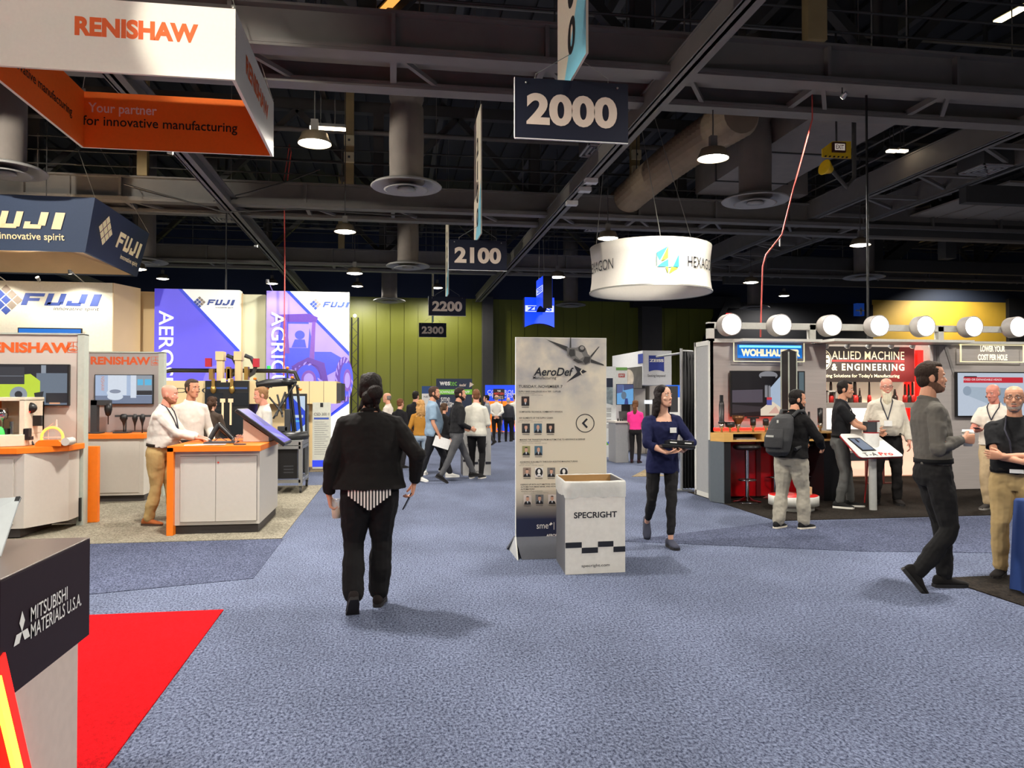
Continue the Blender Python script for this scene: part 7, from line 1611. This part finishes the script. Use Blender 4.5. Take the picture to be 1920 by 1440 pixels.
# ------------------------------------------------------------------ under the roof: ducts, tubes, cords, exit signs
DUCT = mat('duct_wrap', (120, 112, 106), .75, vs=3, var=.1, bump=.4, bs=10); DISC = mat('diffuser_paint', (150, 148, 146), .5)
dl = {762: 'nearest middle duct with a round outlet, left of the upright number panel', 1416: 'duct with a round outlet right of the large number sign', 10: 'duct outlet at the left picture edge', 765: 'middle duct outlet behind the nearest one', 1620: 'duct outlet above the yellow wall', 270: 'duct outlet beside the tapered navy sign', 730: 'small far duct outlet above the green wall left', 1070: 'small far duct outlet below the blue cross sign wires', 1415: 'small far duct outlet behind the round booth lamps'}
for px, py in ((762, 352), (1416, 378), (10, 322), (765, 500), (1620, 521), (270, 492), (730, 565), (1070, 573), (1415, 578)):
    c = at(px, py, Z=6.02); t = thing('air_duct', dl[px], 'duct', c, 0, 'round ceiling air ducts')
    m = MB(DUCT); m.lathe([(.0, .1), (.38, .1), (.36, .3), (.37, 1.0), (.36, 1.7), (.33, 1.78), (.37, 1.9), (.37, 4.1), (0, 4.1)], c, n=28); m.build('pipe', t)
    m = MB(DISC); m.lathe([(.38, .16), (.52, .10), (.74, .0), (.76, .02), (.70, .07), (.5, .13)], c, n=36); m.lathe([(.44, -.01), (.48, .0), (.30, .07), (.0, .08), (.28, .04), (.44, -.01)], c - V((0, 0, .05)), n=36); m.lathe([(.0, -.02), (.2, .0), (.16, .05), (0, .06)], c - V((0, 0, .05)), n=28); m.build('diffuser_cone', t)
t = thing('flexible_duct', 'ribbed flexible duct running away behind the large number sign', 'duct', (6.9, 19, 7)); m = MB(mat('ribbed_duct', (132, 116, 96), .8, vs=3, var=.1)); pts = []; rs = []
a, b = at(1390, 215, Z=7.15), at(1160, 385, Z=7.15)
for k in range(70): pts.append(a + (b - a) * k / 69 + V((0, 0, .12 * math.sin(k * .05)))); rs.append(.40 + (.035 if k % 2 else -.03))
m.tube(pts, rs, 20, False); m.ell(b, .38, .38, .38); m.build('tube', t); m = MB(STEELD)
for k in (8, 30, 55): p = pts[k]; m.tube([p + V((0, 0, .35)), V((p.x, p.y, 10.21))], .012, 5)
m.build('hanger', t)
t = thing('box_duct', 'wide wrapped box duct hanging under the roof at the right', 'duct', (9.2, 17, 7.2)); m = MB(DUCT); m.box(8.6, 10.6, 13.4, 20.5, 7.35, 8.2); m.box(8.6, 11.8, 20.5, 21.0, 7.35, 8.2); m.build('casing', t)
for y in (14.5, 17, 19.5): m = MB(STEELD); m.box(8.56, 10.64, y, y + .05, 7.32, 7.35); m.box(8.56, 8.59, y, y + .05, 7.32, 10.21); m.box(10.61, 10.64, y, y + .05, 7.32, 10.21); m.build('hanger', t)
# tube lights
TUBE = mat('tube_glow', (255, 232, 196), emit=9, var=0); TUBEY = mat('tube_glow_warm', (255, 236, 170), emit=9, var=0); TUBEO = mat('tube_glow_orange', (255, 176, 84), emit=1.2, var=0)
def tube_light(label, a, b, mt, w=.09, h=.05):
    t = thing('tube_light', label, 'lamp', (a + b) / 2, 0, 'tube lights under the roof'); m = MB(STEELD); d = V((0, 0, h)); m.bar(a + d, b + d, w * 1.3, h); m.tube([a * .7 + b * .3 + d, V((a.x * .7 + b.x * .3, a.y * .7 + b.y * .3, 10.21))], .01, 5); m.tube([a * .3 + b * .7 + d, V((a.x * .3 + b.x * .7, a.y * .3 + b.y * .7, 10.21))], .01, 5); m.build('housing', t); m = MB(mt); m.bar(a, b, w, h * .8); m.build('tube', t)
tube_light('short white tube light just above the high bay lamp by the square sign', at(581, 239, Y=13.2), at(648, 243, Y=13.2), TUBE, .06)
tube_light('warm orange lit tube at the top edge left of the upright panel', at(712, 28, Z=7.6), at(752, -14, Z=7.6), TUBEO, .13)
tube_light('bright yellowish tube light in the upper right corner', at(1868, 42, Z=8.6), at(1960, -8, Z=8.6), TUBEY, .14)
for px, lb in ((1664, 'left of two small bright lights under the right catwalk'), (1684, 'right of two small bright lights under the right catwalk')): p = at(px, 283, Z=7.3); tube_light(lb, p, p + V((.22, 0, 0)), TUBE, .12)
for px, py, k in ((1108, 344, 'upper'), (1096, 360, 'middle'), (1072, 385, 'lower')):
    p = at(px, py, Z=6.30); m = MB(mat('white_box', (220, 218, 214), .5)); m.box(p.x - .14, p.x + .14, p.y - .1, p.y + .1, 6.30, 6.399); tag(m.build('junction_box'), 'white box under the long girder, %s of three above the number 2100 sign' % k, 'box', 'white boxes under the long girder')
# ceiling grilles
for px, py, lb in ((1130, 285, 'square air grille right below the large number sign'), (805 + 320, 430, 'square air grille beside the number 2100 sign'), (425, 412, 'square air grille below the orange lined sign'), (1850, 320, 'square air grille at the right end of the roof')):
    p = at(px, py, Z=6.75); t = thing('air_grille', lb, 'grille', p); m = MB(STEELD); m.box(p.x - .42, p.x + .42, p.y - .42, p.y + .42, p.z + .03, p.z + .5); m.tube([(p.x, p.y, p.z + .5), (p.x, p.y, 10.21)], .05, 8); m.build('box', t); m = MB(DISC)
    for k in range(4): e = .42 - k * .1; m.box(p.x - e, p.x + e, p.y - e, p.y - e + .04, p.z, p.z + .03); m.box(p.x - e, p.x + e, p.y + e - .04, p.y + e, p.z, p.z + .03); m.box(p.x - e, p.x - e + .04, p.y - e, p.y + e, p.z, p.z + .03); m.box(p.x + e - .04, p.x + e, p.y - e, p.y + e, p.z, p.z + .03)
    m.build('frame', t)
# red and black hanging cords
REDW = mat('red_cord', (206, 84, 76), .6)
a = at(1523, 224, Y=12.45); pts = [V((a.x, 12.45, 7.25)), a, at(1490, 345, Y=12.3), at(1466, 440, Y=12.1), at(1436, 478, Y=12.0), at(1430, 500, Y=11.9), at(1428, 560, Y=11.75), at(1426, 632, Y=11.66)]
m = MB(REDW); m.tube(pts, .014, 6); m.use(WHITE).tube([at(1462, 443, Y=12.1), at(1462, 462, Y=12.1)], .012, 6); tag(m.build('power_cord'), 'long red power cord hanging down to the grey booth frame', 'cord')
a = at(533, 375, Y=21.2); m = MB(REDW); m.tube([at(546, 285, Y=21.0), at(540, 330, Y=21.0), at(536, 360, Y=21.1), a, at(534, 470, Y=21.2), at(533, 640, Y=21.25), at(532, 705, Y=21.3)], .018, 6); m.tube([at(546, 285, Y=21.0), at(543, 270, Y=21.0), V((a.x, 21.1, 7.3))], .014, 6); tag(m.build('power_cord'), 'thin red power cord hanging in front of the tractor panel', 'cord')
m = MB(BLK); a, b = at(1625, 270, Y=12.2), at(1620, 610, Y=12.2); m.tube([V((a.x, 12.2, 7.0)), a, V((a.x, 12.2, 2.47))], .022, 6); tag(m.build('hanging_pipe'), 'thin black pipe hanging down to the company booth', 'pipe')
m = MB(BLK); a = at(426, 400, Y=22.0); m.tube([V((a.x, 21.9, 6.6)), V((a.x, 21.9, 4.36))], .02, 6); tag(m.build('hanging_pipe'), 'thin black pipe hanging down to the left violet panel', 'pipe')
for k, (pts_, lb) in enumerate(((((232, 345), (330, 372), (420, 398), (560, 392), (780, 406)), 'loose dark cable sagging below the second roof truss at the left'), (((400, 377), (470, 360), (540, 340), (600, 318)), 'loose dark cable bundle above the left purple panel'))):
    m = MB(STEELD); m.tube([at(x, y, Y=21.0 - .25) for x, y in pts_], .02, 5); tag(m.build('cable'), lb, 'cable')
# yellow exit sign, yellow horn, red exit light
YEL = mat('yellow_paint', (214, 176, 20), .5)
t = thing('exit_sign', 'yellow board with a black framed exit sign under the right roof', 'sign', at(1575, 280, Y=13.1)); a, b = at(1542, 262, Y=13.1), at(1596, 297, Y=13.1)
m = MB(YEL); m.prism([(a.x, 13.1, b.z), (b.x, 13.1, b.z), (b.x, 13.1, a.z), (a.x + .2, 13.1, a.z - .02), (a.x, 13.1, b.z + .15)], (0, .03, 0)); m.use(BLK)
for k in range(6): x = a.x + .03 + k * .085; m.poly([(x, 13.095, b.z), (x + .04, 13.095, b.z), (x + .06, 13.095, b.z + .03), (x + .02, 13.095, b.z + .03)])
m.build('board', t); c = at(1574, 276, Y=13.05); m = MB(mat('exit_frame', (60, 20, 24), .5)); m.box(c.x - .125, c.x + .125, 13.04, 13.1, c.z - .09, c.z + .09); m.build('frame', t); m = MB(mat('exit_face', (236, 222, 206), .5, emit=.3)); m.poly([(c.x - .1, 13.035, c.z - .06), (c.x + .1, 13.035, c.z - .06), (c.x + .1, 13.035, c.z + .06), (c.x - .1, 13.035, c.z + .06)]); m.use(mat('exit_ink', (90, 30, 40), .5)).text('EXIT', (c.x, 13.037, c.z), XV, ZV, .16, .08, bold=.02); m.build('face', t)
m = MB(STEELD); m.tube([(c.x, 13.15, a.z - .2), (c.x, 13.15, 10.21)], .02, 6); m.build('hanger', t)
c = at(1560, 320, Y=13.2); t = thing('yellow_horn', 'yellow horn shaped fixture under the exit sign', 'horn', c); m = MB(YEL); m.lathe([(0, .02), (.06, .02), (.09, .08), (.15, .19), (.14, .2), (0, .15)], c, (-.8, -.2, .2), 20); m.build('horn', t); m = MB(STEELD); m.tube([c, c + V((.3, 0, -.3)), c + V((.45, 0, -.1)), V((c.x + .45, c.y, 10.21))], .04, 6); m.build('bracket', t)
for px, py, lb in ((1362, 592, 'red exit light just above the leftmost round lamp'),):
    c = at(px, py, Y=39.2); t = thing('exit_light', lb, 'sign', c); m = MB(BLK); m.box(c.x - .36, c.x + .36, 39.2, 39.3, c.z - .2, c.z + .2); m.box(c.x - .05, c.x + .05, 39.3, 39.9, c.z - .05, c.z + .05); m.build('housing', t); m = MB(mat('exit_red', (255, 30, 40), emit=1.6, var=0)); m.text('EXIT', (c.x, 39.2, c.z), XV, ZV, .62, .28, bold=.03); m.build('lettering', t)
c = at(1626, 578, Y=39); t = thing('wall_sign', 'small blue sign on the dark wall left of the yellow wall', 'sign', c); m = MB(mat('sign_small_blue', (30, 70, 160), .5, emit=.3)); m.box(c.x - .25, c.x + .22, 39.6, 39.89, c.z - .35, c.z + .35); m.build('board', t); m = MB(WHITE); m.box(c.x - .3, c.x + .22, 39.58, 39.6, c.z - .1, c.z - .02); m.box(c.x - .04, c.x + .06, 39.58, 39.6, c.z - .3, c.z + .1); m.build('marks', t)
# spot fixtures on the trusses, several of them added to brighten signs
def roof_spot(label, p, aim, w, size, col=(1, .94, .82), ztop=6.56):
    p = V(p); t = clip_lamp(p, aim, label, w, col, size, 'roof spotlights'); m = MB(STEELD); m.tube([p + V((0, 0, .03)), V((p.x, p.y, ztop))], .012, 6); m.build('rod', t)
roof_spot('added roof spotlight near the camera aimed at the corner of the square sign', (-1.9, 3.3, 6.3), (-2.05, 9.4, 5.85), 420, 19)  # added for the hot corner, in place of high-bay lamp light
roof_spot('added roof spotlight near the camera aimed at the middle of the square sign', (-4.0, 3.3, 6.3), (-3.6, 9.4, 5.6), 150, 50)  # added to brighten the rest of the white sign face
roof_spot('roof spotlight aimed at the front of the white ring sign', (7.2, 11.45, 6.4), (6.1, 14.7, 4.4), 110, 50)
roof_spot('added roof spotlight aimed at the tapered navy sign', (-8, 11.45, 6.4), (-8.0, 18, 5.2), 420, 60)  # added to lighten the navy fabric
roof_spot('roof spotlight aimed at the large number sign', (2.4, 3.3, 6.4), (1.9, 8, 5.2), 14, 40)
roof_spot('added roof spotlight on the left girder aimed at the nearest upright panel', (-4.2, 7.6, 6.25), (1.89, 8, 5.9), 95, 50, (1, .93, .8), 6.4)  # this and the next two are added to brighten the upright panels
roof_spot('added roof spotlight on the left girder aimed at the second upright panel', (-4.2, 15.6, 6.25), (1.78, 16.2, 6.0), 190, 40, (1, .93, .8), 6.4)
roof_spot('added roof spotlight on the left girder aimed at the third upright panel', (-4.2, 25, 6.25), (1.79, 25.6, 6.0), 150, 40, (1, .93, .8), 6.4)
roof_spot('roof spotlight washing the yellow wall', (31, 37.2, 7.6), (31.5, 40, 3.0), 380, 140, (1, .9, .7), 10.21)
